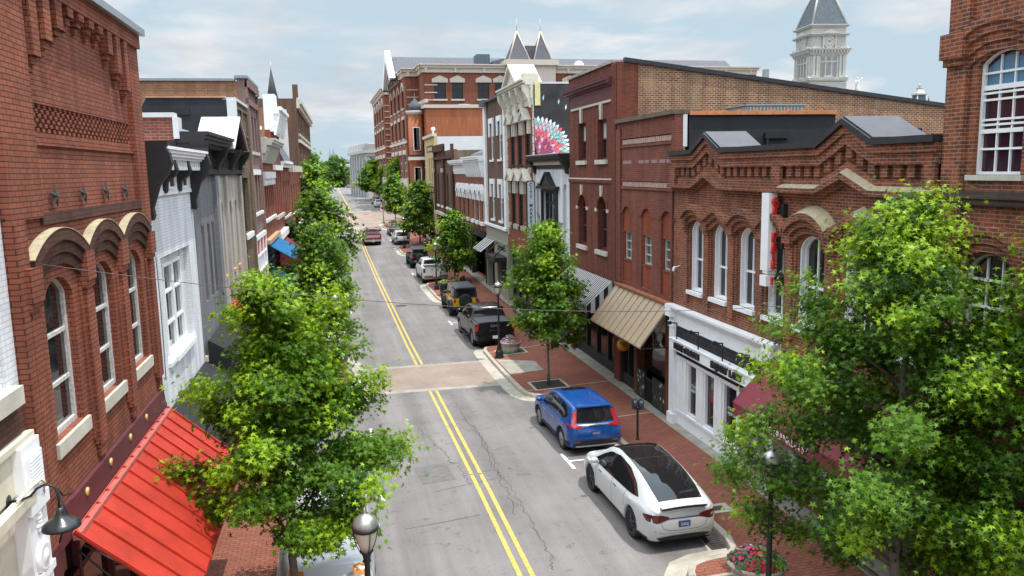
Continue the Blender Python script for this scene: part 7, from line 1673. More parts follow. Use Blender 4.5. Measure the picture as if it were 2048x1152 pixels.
def offroader(name, label, body, topm, spare=True):
    """boxy four-door off-roader: tub, hardtop, separate fender flares, spare wheel"""
    L = 4.5; c = Car(name, label, L, [(-2.25, .74), (-2.2, .77), (.9, .77), (1.5, .70), (2.2, .60), (2.25, .58)],
        [(-2.25, 1.16), (.75, 1.17), (.9, 1.19), (2.15, 1.12), (2.25, 1.05)], [(-2.25, 1.13), (2.25, 1.05)], [(-2.25, .74), (2.25, .6)], (-1.5, 1.5), .43, .5, body=body, cat='off-roader', archk=1.25, tuck=.97)
    b = MB(); yy = .74; zt = 1.84
    def sec(x, w_, z): return [(x, -w_, 1.165), (x, -w_ + .06, z - .03), (x, -w_ + .12, z), (x, w_ - .12, z), (x, w_ - .06, z - .03), (x, w_, 1.165)]
    rows = [sec(-2.2, .74, 1.2), sec(-2.14, .745, zt - .05), sec(-2.05, .745, zt), sec(.4, .745, zt + .01), sec(.52, .745, zt - .03), sec(.78, .74, 1.21)]
    vs = [p for r in rows for p in r]; fs = [(i * 6 + j, (i + 1) * 6 + j, (i + 1) * 6 + j + 1, i * 6 + j + 1) for i in range(5) for j in range(5)] + [(0, 1, 2, 3, 4, 5), (35, 34, 33, 32, 31, 30)]
    b.add(vs, fs); ht = b.build('hardtop', topm, c.root)
    def sidep(q, x0, x1, z0, z1, m, nm):
        k = MB()
        for sg in (1, -1):
            y0 = sg * (.742 - .06 * (z0 - 1.165) / .65 + .006); y1 = sg * (.742 - .06 * (z1 - 1.165) / .65 + .006); k.add([(x0, y0, z0), (x1, y0, z0), (x1 - (.2 if q else 0), y1, z1), (x0, y1, z1)], [(0, 1, 2, 3)])
        k.build(nm, m, c.root)
    sidep(0, -2.05, -1.25, 1.24, 1.74, M_CGL, 'quarter_window'); sidep(0, -1.13, -.42, 1.24, 1.74, M_CGL, 'side_window'); sidep(1, -.32, .58, 1.24, 1.72, M_CGL, 'side_window')
    if body is not topm: [sidep(0, *q, body, 'door_frame') for q in ((-1.24, -1.13, 1.17, 1.79), (-.42, -.32, 1.17, 1.79), (-1.24, .5, 1.735, 1.80), (-1.24, .72, 1.17, 1.245))]
    b = MB(); b.add([(-2.198, -.62, 1.27), (-2.198, .62, 1.27), (-2.158, .58, 1.72), (-2.158, -.58, 1.72)], [(0, 1, 2, 3)]); b.v = [(x - .004, y, z) for x, y, z in b.v]; b.build('rear_window', M_CGL, c.root)
    b = MB(); b.add([(.80, -.66, 1.22), (.80, .66, 1.22), (.54, .62, 1.78), (.54, -.62, 1.78)], [(0, 1, 2, 3)]); b.build('windscreen', M_CGL, c.root)
    for x in (-1.5, 1.5):
        for sg in (1, -1):
            b = MB(); P_ = [(-.6, .6), (-.47, .87), (-.3, .95), (.3, .95), (.47, .87), (.62, .56)]; Q_ = [(u * .9, v - .06) for u, v in P_]
            b.ring([(x + u, v) for u, v in P_], [(x + u, v) for u, v in Q_], sg * .66, sg * .92); b.build('fender_flare', M_CLAD, c.root)
    b = MB()
    for sg in (1, -1): b.box(-.85, .85, sg * .76, sg * .9, .5, .58)
    b.box(-2.5, -2.22, -.85, .85, .5, .68); b.build('bumper_and_step', M_CLAD, c.root)
    for sg in (1, -1):
        b = MB(); b.box(-2.29, -2.2, sg * .62, sg * .76, .92, 1.12); b.build('tail_lamp', M_TAIL, c.root)
    c.wheels(M_DKRIM, 5, .28, .6, y=.97)
    e = empty('spare_wheel', (-2.42, .05, 1.02)); e.parent = c.root
    b = MB(); b.lathe([(.22, -.12), (.38, -.12), (.41, -.07), (.41, .07), (.38, .12), (.22, .12)], (0, 0, 0), 24, 'x'); b.build('tyre', M_TYRE, e); b = MB(); b.lathe([(.001, -.06), (.24, -.08), (.24, .1), (.001, .1)], (0, 0, 0), 18, 'x'); b.build('rim', M_DKRIM, e)
    c.mirrors(.62, 1.12, M_BLK, size=1.3); b = MB(); b.box(-2.27, -2.25, -.55, -.25, .72, .86); b.build('number_plate', M_PLW, c.root)
    c.seam('left', [(-1.16, 1.12), (-1.16, .8), (-1.1, .55)]); c.seam('left', [(-.37, 1.15), (-.37, .55)]); c.seam('left', [(.62, 1.15), (.6, .55)])
    return c
c = offroader('yellow_off_roader', 'yellow boxy off roader with black hardtop parked ahead of the black pickup', paint('yellow_paint', (.68, .40, .006), 0, .35), mat('black_hardtop', (.022, .025, .028), .6)); c.place(7.85, 50.3, 90.5)
c = offroader('black_off_roader', 'black boxy off roader parked ahead of the white pickup', BLKP, mat('black_hardtop_gloss', (.012, .012, .014), .45)); c.place(7.95, 76.5, 90.5)
EVW = paint('white_paint_soft', (.50, .51, .53), 0, .35)
c = suv('white_crossover', 'white crossover with wide black lower bumper parked behind the grey one', EVW, 4.84, .955, 1.64, M_DKRIM, None, 2.95, .37, False)
c.decal('rear', [(.5, .98), (.8, 1.0)], [(.6, .74), (.83, .70)], M_TAILD, 'tail_lamp', 5, 4, .008, mirror=True); c.decal('rear', [(-.8, 1.06), (.8, 1.06)], [(-.8, 1.03), (.8, 1.03)], M_TAILD, 'lamp_bar', 12, 1, .008); c.place(8.2, 98.3, 90.5)
c = suv('grey_crossover', 'dark grey crossover parked by the no left turn sign', paint('dark_grey_paint', (.07, .075, .085), .4, .3), 4.6, .93, 1.68, None, None, 2.66, .36, True)
c.decal('rear', [(.5, 1.06), (.8, 1.08)], [(.5, .92), (.82, .94)], M_TAIL, 'tail_lamp', 5, 3, .008, mirror=True); c.place(8.3, 108.3, 90.5)
# left row: parked facing the camera
c = suv('white_car', 'white car facing the camera under the big near left tree', WHTP, 4.6, .93, 1.6, None, 'cars parked on the left'); c.decal('front', [(W_ * .93, z_) for W_, z_ in ((.50, .86), (.80, .90))], [(W_ * .93, z_) for W_, z_ in ((.50, .76), (.80, .72))], M_AMB, 'indicator', 4, 3, .009, mirror=True); c.place(-.42, 17.05, -89.5)
c = suv('white_van', 'white high roofed vehicle in the left row behind the lamp', WHTP, 4.9, .96, 1.95, None, 'cars parked on the left'); c.place(-.4, 42.6, -89.5)
c = suv('pale_blue_car', 'pale blue car far along the left row under the trees', paint('pale_blue_paint', (.16, .27, .42), .2, .35), 4.5, .92, 1.6, None, 'cars parked on the left'); c.place(-.35, 50.5, -89.5)
# beyond the crossing
src = {}
def far(name, label, col, x, y, h=1.66, L=4.6, hd=90):
    c = suv(name, label, paint(name + '_paint', col, .2, .35), L, .93, h, None, 'cars far up the street', clad=False); c.decal('rear', [(.5, 1.06), (.8, 1.08)], [(.5, .88), (.82, .90)], M_TAIL, 'tail_lamp', 5, 3, .008, mirror=True); c.place(x, y, hd); return c
far('brown_car', 'brown car parked first beyond the crossing', (.09, .05, .035), 9.8, 178); far('white_sedan', 'white car with red lamps second beyond the crossing', (.55, .55, .56), 9.6, 164.5)
far('silver_sedan', 'silver car parked farthest up the street by a lamp post', (.45, .46, .47), 10.0, 290, 1.5); far('dark_sedan', 'dark car crossing at the far end of the street', (.03, .03, .035), 4.6, 369, 1.6, 4.8, 0); far('grey_hatchback', 'grey car with red tail lamps waiting at the far junction', (.16, .18, .21), 8.2, 352, 1.66, 4.6, 90)
# ------------------------------------------------------------------ trees
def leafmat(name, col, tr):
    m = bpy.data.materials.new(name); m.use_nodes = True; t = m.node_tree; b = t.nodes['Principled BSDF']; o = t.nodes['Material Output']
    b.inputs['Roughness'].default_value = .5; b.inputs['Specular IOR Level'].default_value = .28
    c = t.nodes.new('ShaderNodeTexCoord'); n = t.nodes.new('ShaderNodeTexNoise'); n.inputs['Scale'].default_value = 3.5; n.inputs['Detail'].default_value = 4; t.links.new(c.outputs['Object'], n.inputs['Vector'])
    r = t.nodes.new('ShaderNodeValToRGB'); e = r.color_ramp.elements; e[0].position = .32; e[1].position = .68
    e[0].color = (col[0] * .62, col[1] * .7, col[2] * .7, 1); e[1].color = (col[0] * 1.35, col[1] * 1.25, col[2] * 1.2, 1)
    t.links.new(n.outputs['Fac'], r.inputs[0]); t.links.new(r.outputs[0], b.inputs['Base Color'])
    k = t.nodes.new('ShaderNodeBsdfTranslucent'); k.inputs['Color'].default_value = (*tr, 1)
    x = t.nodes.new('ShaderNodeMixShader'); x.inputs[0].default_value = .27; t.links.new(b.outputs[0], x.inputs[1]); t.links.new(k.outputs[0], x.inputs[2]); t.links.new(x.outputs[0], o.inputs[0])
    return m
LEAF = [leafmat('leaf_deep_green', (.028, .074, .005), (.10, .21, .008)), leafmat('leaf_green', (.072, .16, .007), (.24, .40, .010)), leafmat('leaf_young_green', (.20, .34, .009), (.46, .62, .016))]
M_BARK = mat('grey_bark', (.16, .135, .11), .9, var=.35, vscale=9, bump=.5, bscale=25)
STAR = []
for k, (an, rr) in enumerate(((-180, .12), (-128, .62), (-95, .30), (-58, .92), (-27, .36), (0, 1.05), (27, .36), (58, .92), (95, .30), (128, .62))):
    STAR.append((math.cos(R_(an)) * rr, math.sin(R_(an)) * rr, -.26 * rr * rr + .10 * abs(math.sin(R_(an)) * rr)))
def tree(label, base, H, prof, n, size, seed, cb, ext=(1, 1), lean=(0, 0), star=True, nb=30, group='street trees', r0=.085, clump=.36, tops=None, mix=(.30, .45, .25), name='street_tree', flat=.75, trunk=True, fork=0):
    """prof: (height share within the crown, radius) pairs; cb: height where the crown starts"""
    r = random.Random(seed); root = empty(name, base, 0, label, 'tree', group)
    tb = MB(); pts = []; K = 9
    for i in range(K + 1):
        f = i / K; pts.append(Vector((lean[0] * f * f + r.uniform(-.05, .05) * (f > .1), lean[1] * f * f + r.uniform(-.05, .05) * (f > .1), H * .93 * f)))
    tb.tube(pts, [r0 * (1.25 if i == 0 else 1 - .86 * i / K) for i in range(K + 1)], 9)
    def axis(z):
        f = min(1, max(0, z / (H * .93))) * K; i = min(K - 1, int(f)); return pts[i].lerp(pts[i + 1], f - i)
    cl = []
    for t in (tops or []):      # extra leaders (x, y, z)
        s0 = axis(cb + .25 * (H - cb)); e = Vector(t); mid = s0.lerp(e, .5) + Vector((0, 0, -.2)); tb.tube([s0, mid, e], [r0 * .5, r0 * .35, .012], 6)
        for i in range(7): f = .25 + .75 * i / 6; q = s0.lerp(e, f); cl.append((q + Vector((r.uniform(-.45, .45), r.uniform(-.4, .4), r.uniform(-.1, .2))) * (1.4 - f), 1.0 if f > .8 else .8, f > .75))
    for i in range(nb):
        f = (i + r.random()) / nb; f = f ** .82; z = cb + (H - cb) * f * .97; an = i * 2.39996 + r.uniform(-.35, .35)
        R = interp(f, [p[0] for p in prof], [p[1] for p in prof]); R *= (ext[1] if math.cos(an) > 0 else ext[0]) if abs(math.cos(an)) > .4 else 1
        R *= r.uniform(.72, 1.06); up = r.uniform(.25, .5) * R + .05
        s0 = axis(max(.35 * cb + .4, z - up)); e = axis(z) + Vector((math.cos(an) * R, math.sin(an) * R, r.uniform(-.15, .1)))
        mid = s0.lerp(e, .5) + Vector((0, 0, .10 * R)); br = max(.012, r0 * .42 * (1 - f * .7))
        tb.tube([s0, mid, e], [br, br * .65, .008], 5)
        nc = max(2, int(R * 2.6 / max(clump * 2, .5)) + 1)
        for j in range(nc):
            g_ = .34 + .66 * j / (nc - 1); p = (s0.lerp(mid, g_ * 2) if g_ < .5 else mid.lerp(e, g_ * 2 - 1)) + Vector((r.uniform(-1, 1), r.uniform(-1, 1), r.uniform(-.5, .8))) * clump * .75
            cl.append((p, r.uniform(.75, 1.15) if j == nc - 1 else r.uniform(.6, 1.0), j == nc - 1))
    for i in range(5): cl.append((axis(H * (.72 + .055 * i)) + Vector((r.uniform(-.15, .15), r.uniform(-.15, .15), .1)), .85 - .1 * i, True))
    tb.build('trunk', M_BARK, root) if trunk else None
    wts = [c[1] ** 2 for c in cl]; tw = sum(wts); vs = []; fs = []; mi = []
    shape = STAR if star else [(-.6, 0, 0), (0, -.55, -.12), (1.0, 0, 0), (0, .55, -.12)]
    m = len(shape)
    for (p, s_, tip), w_ in zip(cl, wts):
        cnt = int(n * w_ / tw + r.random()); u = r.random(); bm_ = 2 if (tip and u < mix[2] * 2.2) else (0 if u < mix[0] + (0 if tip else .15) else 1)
        ax = axis(p[2]); out = Vector((p[0] - ax[0], p[1] - ax[1], 0)); out = out.normalized() if out.length > .05 else Vector((0, 0, 1))
        for _ in range(cnt):
            d = Vector((r.gauss(0, 1), r.gauss(0, 1), r.gauss(0, 1) * flat)) * clump * s_ * .62
            q = p + d; nrm = (Vector((0, 0, .75)) + out * .45 + d * .5 + Vector((r.gauss(0, .5), r.gauss(0, .5), r.gauss(0, .4)))).normalized()
            t = nrm.cross(Vector((r.gauss(0, 1), r.gauss(0, 1), r.gauss(0, 1)))).normalized(); bt = nrm.cross(t); sz = size * r.uniform(.65, 1.2); k0 = len(vs)
            for x, y, z in shape: w2 = q + (t * x + bt * y + nrm * z) * sz; vs.append((w2[0], w2[1], w2[2]))
            mm = bm_ if r.random() < .8 else r.choice((0, 1, 1, 2 if tip else 1))
            if star:
                fs += [(k0, k0 + 1, k0 + 2), (k0, k0 + 2, k0 + 4), (k0 + 2, k0 + 3, k0 + 4), (k0, k0 + 4, k0 + 6), (k0 + 4, k0 + 5, k0 + 6), (k0, k0 + 6, k0 + 8), (k0 + 6, k0 + 7, k0 + 8), (k0, k0 + 8, k0 + 9)]; mi += [mm] * 8
            else: fs += [(k0, k0 + 1, k0 + 2), (k0, k0 + 2, k0 + 3)]; mi += [mm] * 2
    me = bpy.data.meshes.new('crown'); me.from_pydata(vs, [], fs)
    for q in LEAF: me.materials.append(q)
    me.polygons.foreach_set('material_index', mi); me.update()
    o = bpy.data.objects.new('crown', me); COL.objects.link(o); o.parent = root
    return root
def at(x, y, dz=.14): return (x, y, gz(y) + dz)
OV = [(0, .9), (.15, 1.0), (.45, .82), (.75, .5), (1, .1)]
def pr(k): return [(f, r_ * k) for f, r_ in OV]
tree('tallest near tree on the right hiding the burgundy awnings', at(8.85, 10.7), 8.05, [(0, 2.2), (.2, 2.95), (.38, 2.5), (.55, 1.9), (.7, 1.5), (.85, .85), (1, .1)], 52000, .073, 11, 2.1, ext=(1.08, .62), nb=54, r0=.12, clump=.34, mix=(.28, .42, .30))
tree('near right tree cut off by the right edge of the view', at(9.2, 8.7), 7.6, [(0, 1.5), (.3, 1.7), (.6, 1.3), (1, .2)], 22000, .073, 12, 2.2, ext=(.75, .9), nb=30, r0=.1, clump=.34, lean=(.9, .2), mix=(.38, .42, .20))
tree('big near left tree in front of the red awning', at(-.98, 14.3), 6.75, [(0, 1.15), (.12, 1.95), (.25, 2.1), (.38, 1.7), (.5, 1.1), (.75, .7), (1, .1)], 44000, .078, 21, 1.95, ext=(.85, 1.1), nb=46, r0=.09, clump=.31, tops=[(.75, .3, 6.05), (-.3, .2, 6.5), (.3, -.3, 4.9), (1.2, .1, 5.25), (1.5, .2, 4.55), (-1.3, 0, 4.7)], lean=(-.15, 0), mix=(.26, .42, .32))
tree('slim tree on the right by the blue car', at(8.12, 29.75), 6.65, [(0, 1.35), (.2, 1.6), (.5, 1.35), (.75, .85), (1, .12)], 15000, .115, 31, 2.0, nb=44, r0=.06, clump=.31, star=True, mix=(.42, .42, .16))
tree('second left tree, above the white van', at(-.6, 35.5), 6.5, [(0, 1.3), (.25, 1.6), (.55, 1.4), (.8, .8), (1, .15)], 12000, .135, 22, 1.6, nb=40, clump=.42, ext=(1.0, 1.05), mix=(.5, .4, .10))
tree('third left tree, beside the blue awnings', at(-.7, 56), 8.0, [(0, 1.5), (.25, 2.1), (.55, 1.9), (.8, 1.2), (1, .2)], 5000, .20, 23, 2.2, nb=40, clump=.5, star=False, ext=(1, 1.2), mix=(.45, .42, .13))
tree('tree between the two planters on the right', at(9.15, 60.7), 6.0, [(0, 1.5), (.25, 1.75), (.55, 1.35), (.8, .8), (1, .1)], 4200, .17, 32, 1.3, nb=36, r0=.07, clump=.42, star=False, mix=(.42, .42, .16))
tree('fourth left tree with a tall pointed top', at(-1.6, 80), 10.0, [(0, 1.4), (.3, 1.75), (.6, 1.3), (1, .15)], 4000, .24, 24, 2.4, nb=36, clump=.5, star=False, mix=(.3, .45, .25))
tree('fifth left tree close to the crossing', at(-1.8, 100), 10.6, [(0, 1.7), (.3, 2.2), (.6, 1.7), (1, .2)], 3500, .28, 25, 2.6, nb=36, clump=.6, star=False)
tree('right tree above the black off roader', at(9.9, 92), 7.7, [(0, 2.1), (.25, 2.6), (.55, 2.0), (.8, 1.1), (1, .15)], 4200, .25, 33, 1.5, nb=38, r0=.09, clump=.55, star=False, mix=(.42, .42, .16))
tree('right tree before the brick intersection', at(9.2, 118), 7.6, [(0, 1.5), (.3, 1.8), (.6, 1.3), (1, .15)], 3000, .28, 34, 2.2, nb=32, clump=.5, star=False)
for i, (x, y, H, R, n_, lb) in enumerate(((13.2, 158, 9.5, 3.0, 3000, 'first tree on the right beyond the crossing'), (10.9, 204, 9.8, 4.2, 4200, 'rounded tree beside the far lamp post'), (12.6, 190, 8.0, 2.6, 2200, 'small tree between the two far right trees'))):
    tree(lb, at(x, y), H, pr(R), n_, .42 if y < 200 else .55, 40 + i, 2.4, nb=32, clump=.8, star=False, r0=.12)
tree('big round dark tree at the end of the street', (3.3, 372, 1.7), 13.5, [(0, 5), (.3, 6.2), (.6, 5.6), (.85, 3.5), (1, 1)], 3500, .95, 50, .8, nb=40, clump=1.7, star=False, r0=.3, group='far trees', mix=(.7, .28, .02))
tree('dark tree left of the street beyond the crossing', (-4.5, 225, 1.6), 12, [(0, 3), (.3, 4.2), (.7, 3.4), (1, .5)], 2600, .7, 51, 2, nb=34, clump=1.2, star=False, r0=.2, group='far trees', mix=(.55, .38, .07))
src_ = None
for i, (px, py, Y, H, R) in enumerate(((608, 342, 300, 15, 6), (655, 335, 640, 22, 12), (680, 330, 620, 20, 11), (690, 327, 640, 22, 9), (703, 325, 630, 24, 9), (716, 328, 650, 22, 11), (640, 335, 560, 20, 10), (665, 338, 700, 20, 13))):
    q = atY(px, py, Y); lb = ['distant tree behind the left roofs', 'distant tree left of the twin spires', 'distant tree just right of the twin spires', 'distant tree with an open crown on the skyline', 'tallest distant tree on the skyline', 'distant tree beside the pale stone building', 'distant tree below the twin spires', 'farthest low tree behind the grey roof'][i]
    if src_ is None: src_ = tree(lb, (q[0], Y, 0), q[2], [(0, .42 * q[2]), (.4, .5 * q[2]), (.75, .36 * q[2]), (1, .08 * q[2])], 1600, .085 * q[2], 60, q[2] * .1, nb=30, clump=.16 * q[2], star=False, r0=.3, group='far trees', mix=(.75, .24, .01)); h0 = q[2]
    else:
        c = copy_tree(src_, None, (q[0], Y, 0), i * 1.1, lb, 'far trees'); c.scale = (q[2] / h0 * 1.15, q[2] / h0 * 1.15, q[2] / h0)
# ------------------------------------------------------------------ street furniture and people
M_POST = mat('black_lamp_post', (.018, .019, .021), .42, .2); M_GLOBE = mat('frosted_globe', (.52, .47, .40), .22, 0, .5); M_SILV = mat('silver_cap', (.42, .41, .40), .3, .7)
def lamp(loc, label):
    r = empty('street_lamp', loc, 0, label, 'street lamp', 'acorn street lamps along the kerbs'); r.scale = (.84, .84, .96)
    b = MB(); b.lathe([(.001, 0), (.25, 0), (.25, .1), (.2, .16), (.23, .24), (.19, .36), (.12, .42), (.14, .5), (.10, .56), (.13, .64), (.075, .74), (.085, .8), (.06, .86), (.058, 1.6), (.05, 2.95), (.075, 2.98), (.06, 3.02), (.085, 3.1), (.12, 3.14), (.001, 3.15)], n=20); b.build('post', M_POST, r)
    b = MB(); b.lathe([(.001, 3.13), (.085, 3.13), (.15, 3.28), (.19, 3.44), (.2, 3.5), (.001, 3.5)], n=22); b.build('globe', M_GLOBE, r)
    b = MB(); b.lathe([(.215, 3.47), (.225, 3.49), (.225, 3.525), (.2, 3.53)], n=22)
    for k in range(4): a = k * PI / 2 + .3; b.tube([(math.cos(a) * q, math.sin(a) * q, z) for q, z in ((.10, 3.12), (.17, 3.26), (.215, 3.42), (.222, 3.5))], .008, 5)
    b.build('cage', M_POST, r)
    b = MB(); b.lathe([(.001, 3.5), (.205, 3.505), (.21, 3.56), (.195, 3.62), (.15, 3.66), (.14, 3.67), (.07, 3.71), (.03, 3.73), (.035, 3.75), (.015, 3.8), (.001, 3.82)], n=22); b.build('cap', M_SILV, r)
    return r
L0 = lamp(at(.25, 10.9), 'street lamp at the bottom of the picture by the white car')
for (x, y, lb) in ((7.05, 11.6, 'street lamp half hidden in the near right tree'), (7.32, 35.5, 'street lamp beside the planter and black pickup'), (7.5, 59.2, 'street lamp beyond the yellow off roader'), (7.95, 90.6, 'street lamp in front of the white crossover'), (-.02, 34.0, 'street lamp showing above the big left tree'), (.2, 60, 'street lamp among the farther left trees'), (11.3, 205, 'farthest street lamp, beyond the crossing')):
    copy_tree(L0, None, at(x, y), None, lb)
# flower planters
FL = [mat('petal_violet', (.34, .10, .40), .7), mat('petal_pink', (.58, .24, .34), .7), mat('petal_red', (.50, .01, .03), .7), mat('petal_magenta', (.52, .03, .14), .7), mat('lime_leaf', (.22, .36, .03), .6), mat('planter_leaf', (.04, .11, .02), .6)]
def planter(loc, label, seed, r=.5, h=.58, m=None, kinds=(0, 1, 3, 2, 4), n=420, group='flower planters'):
    R = random.Random(seed); o = empty('flower_planter', loc, 0, label, 'planter', group)
    b = MB(); b.lathe([(.001, 0), (r * .66, 0), (r * .72, .05), (r * .86, h * .62), (r * .84, h * .64), (r * .9, h * .7), (r * .88, h * .73), (r * .93, h * .8), (r, h * .84), (r * 1.04, h * .93), (r * 1.02, h), (r * .9, h), (r * .86, h * .9), (.001, h * .9)], n=32); b.build('pot', m or mat('cast_stone_pot', (.42, .385, .31), .85, var=.15, vscale=6), o)
    b = MB()
    for i in range(n):
        a = R.uniform(0, 2 * PI); q = r * math.sqrt(R.random()) * 1.02; z = h * .92 + .26 * (1 - (q / r) ** 2) * R.uniform(.6, 1.2) + R.uniform(-.05, .1)
        sect = int((a / (2 * PI)) * len(kinds)) % len(kinds); k = kinds[sect] if R.random() < .55 else 5; b.cur = k
        nn = Vector((math.cos(a) * q, math.sin(a) * q, .5)).normalized(); t = nn.cross(Vector((R.gauss(0, 1), R.gauss(0, 1), R.gauss(0, 1)))).normalized(); bt = nn.cross(t); s_ = .035 if k < 4 else .06; p = Vector((math.cos(a) * q, math.sin(a) * q, z))
        if k < 4: b.add([p + (t * math.cos(w_ * PI / 3) + bt * math.sin(w_ * PI / 3)) * s_ * (1 if w_ % 2 else .75) for w_ in range(6)], [(0, 1, 2, 3, 4, 5)])
        else: b.add([p - t * s_, p + bt * s_ * .5, p + t * s_ * 1.2, p - bt * s_ * .5], [(0, 1, 2, 3)])
    b.build('flowers', FL, o)
    return o
planter(at(7.85, 13.35), 'pale stone flower planter at the lower right corner', 1, .56, .62, n=900)
q = ground(1022, 706, .14); planter(tuple(q), 'pale stone flower planter beside the lamp and black pickup', 2, kinds=(1, 0, 0, 1, 2), n=500)
b = MB(); b.box(-.01, .01, -.02, .02, .9, 1.0); 
q = ground(905, 577, .14); planter(tuple(q), 'stone flower planter with pink and orange blooms in the middle distance', 3, .45, .7, mat('tan_pot', (.26, .19, .11), .8), kinds=(1, 1, 2, 4), n=300)
q = ground(888, 591, .14)
o = planter(tuple(q), 'tall black can planter with lime green leaves by a lamp', 4, .34, .95, M_POST, kinds=(4, 4, 4), n=260)
q = ground(752, 447, .14) ; q = (8.9, 119, gz(119) + .14); planter(q, 'wooden tub of orange flowers before the intersection', 5, .6, .6, mat('brown_tub', (.12, .06, .035), .8), kinds=(2, 3, 2), n=200)
# tree pit, matting, covers
def flat(name, x, y, w_, d, m, dz=.148, kind=None, label=None, cat=None, h=.012, border=None):
    r = empty(name, at(x, y, dz), 0, label, cat) if label else None
    z0 = 0; tilt = lambda px: (zf(y) - gz(y) - .14) * max(0, (px - cx(RC, y) - .17) / (rfx(y) + .6 - cx(RC, y) - .17))
    b = MB(); b.box(-w_ / 2, w_ / 2, -d / 2, d / 2, -.03, h + tilt(x + w_ / 2) * .0); b.v = [(px, py, pz + tilt(x + px) + gz(y + py) - gz(y)) for px, py, pz in b.v]
    o = b.build(name if not r else 'cover', m, r, kind=kind)
    if not r: o.location = at(x, y, dz)
    if border:
        b = MB(); b.prism([(-w_ / 2 - .1, -d / 2 - .1), (w_ / 2 + .1, -d / 2 - .1), (w_ / 2 + .1, d / 2 + .1), (-w_ / 2 - .1, d / 2 + .1)], -.03, h + .004, [[(-w_ / 2, -d / 2), (w_ / 2, -d / 2), (w_ / 2, d / 2), (-w_ / 2, d / 2)]], axis='z'); b.v = [(px, py, pz + tilt(x + px) + gz(y + py) - gz(y)) for px, py, pz in b.v]
        o2 = b.build('border', border, r); o2.parent = r if r else o
    return o
flat('tree_pit', 8.1, 29.75, 1.2, 1.2, mat('dark_mulch', (.025, .02, .016), .95, var=.5, vscale=12), label='dark mulched tree pit with stone border under the slim right tree', cat='tree pit', border=M_CONC)
GM = mat('green_mat', (.02, .09, .05), .9, var=.2)
flat('green_base_mat', 7.75, 13.35, 1.3, 1.2, GM, label='green mat framed in concrete under the corner planter', cat='mat', border=M_CONC)
q = ground(1022, 706, .14); flat('green_base_mat', q[0], q[1], 1.2, 1.1, GM, label='green mat framed in concrete under the planter by the lamp', cat='mat', border=M_CONC)
flat('utility_cover', 8.9, 17.0, .62, .5, M_CONC, label='small square utility cover in the brick pavement', cat='utility cover'); b = MB(); b.box(-.18, .14, -.12, .12, .012, .018); o = b.build('lid', M_IRON, bpy.data.objects['utility_cover'])
o.location[2] = (zf(17) - gz(17) - .14) * .25
r = empty('storm_drain', (8.1, 15.75, gz(15.75) + .012), 0, 'iron storm drain grate in the gutter behind the white electric car', 'drain')
b = MB(); b.prism([(-.2, -.42), (.22, -.42), (.22, .42), (-.2, .42)], 0, .012, [[(-.15, -.36), (.17, -.36), (.17, .36), (-.15, .36)]], axis='z'); [b.box(-.15, .17, -.34 + i * .095, -.295 + i * .095, 0, .01) for i in range(8)]; b.build('grate', M_IRON, r)
b = MB(); b.box(-.15, .17, -.36, .36, -.0, .002); b.build('pit', M_BLK, r)
r = empty('manhole_cover', (4.36, 53.6, gz(53.6) + .004), 0, 'round iron manhole cover in the middle of the road', 'manhole cover'); b = MB(); b.lathe([(.001, .006), (.3, .006), (.31, .009), (.38, .009), (.38, 0)], n=28); b.build('cover', M_IRON, r)
r = empty('manhole_cover', (6.1, 143, gz(143) + .006), 0, 'round manhole cover in the brick intersection', 'manhole cover'); b = MB(); b.lathe([(.001, .006), (.4, .006), (.42, 0)], n=20); b.build('cover', M_IRON, r)
# parking meters
def meter(loc, label):
    r = empty('parking_meter', loc, 0, label, 'parking meter', 'twin parking meters')
    b = MB(); b.cyl((0, 0, 0), (0, 0, .98), .035, n=10); b.lathe([(.06, 0), (.06, .04), (.036, .06)], n=12); b.tube([(-.1, 0, 1.0), (.1, 0, 1.0)], .03, 8); b.build('post', M_POST, r)
    for x, h in ((-.1, 0), (.1, -.03)):
        b = MB(); b.prism([(x - .06, 1.0 + h), (x + .06, 1.0 + h), (x + .085, 1.14 + h), (x + .085, 1.24 + h)] + [(x + .085 * math.cos(a * PI / 8), 1.24 + h + .09 * math.sin(a * PI / 8)) for a in range(1, 8)] + [(x - .085, 1.24 + h), (x - .085, 1.14 + h)], -.05, .05); m_ = b.build('meter_head', mat('dark_grey_meter', (.05, .055, .06), .4, .4), r)
        b = MB(); b.box(x - .05, x + .05, -.056, -.05, 1.2 + h, 1.29 + h); b.build('display', mat('meter_display', (.25, .32, .30), .2), m_)
        b = MB(); b.box(x - .04, x + .04, -.056, -.05, 1.11 + h, 1.17 + h); b.build('blue_label', mat('blue_label', (.02, .10, .30), .4), m_)
    return r
q = ground(1283, 908, .14); M0 = meter((8.95, 22.4, gz(22.4) + .14), 'twin parking meter between the blue and white cars'); copy_tree(M0, None, at(8.9, 44.2), None, 'twin parking meter beside the black pickup')
# bench
q = ground(920, 578, .14); r = empty('bench', (9.7, 59.0, gz(59) + .16), R_(70), 'dark slatted bench beside the middle tree', 'bench'); BW = mat('bench_brown', (.05, .035, .025), .7)
b = MB(); [b.box(-.8, .8, -.25 + i * .1, -.17 + i * .1, .43, .46) for i in range(5)]; b.build('seat', BW, r); b = MB(); [b.box(-.8, .8, .24 + i * .02, .27 + i * .02, .52 + i * .1, .6 + i * .1) for i in range(4)]; b.build('backrest', BW, r)
for x in (-.7, .7):
    b = MB(); b.box(x - .03, x + .03, -.24, -.18, 0, .43); b.box(x - .03, x + .03, .2, .26, 0, .9); b.box(x - .03, x + .03, -.24, .24, .4, .43); b.box(x - .03, x + .03, -.26, .24, .62, .66); b.build('leg', M_POST, r)
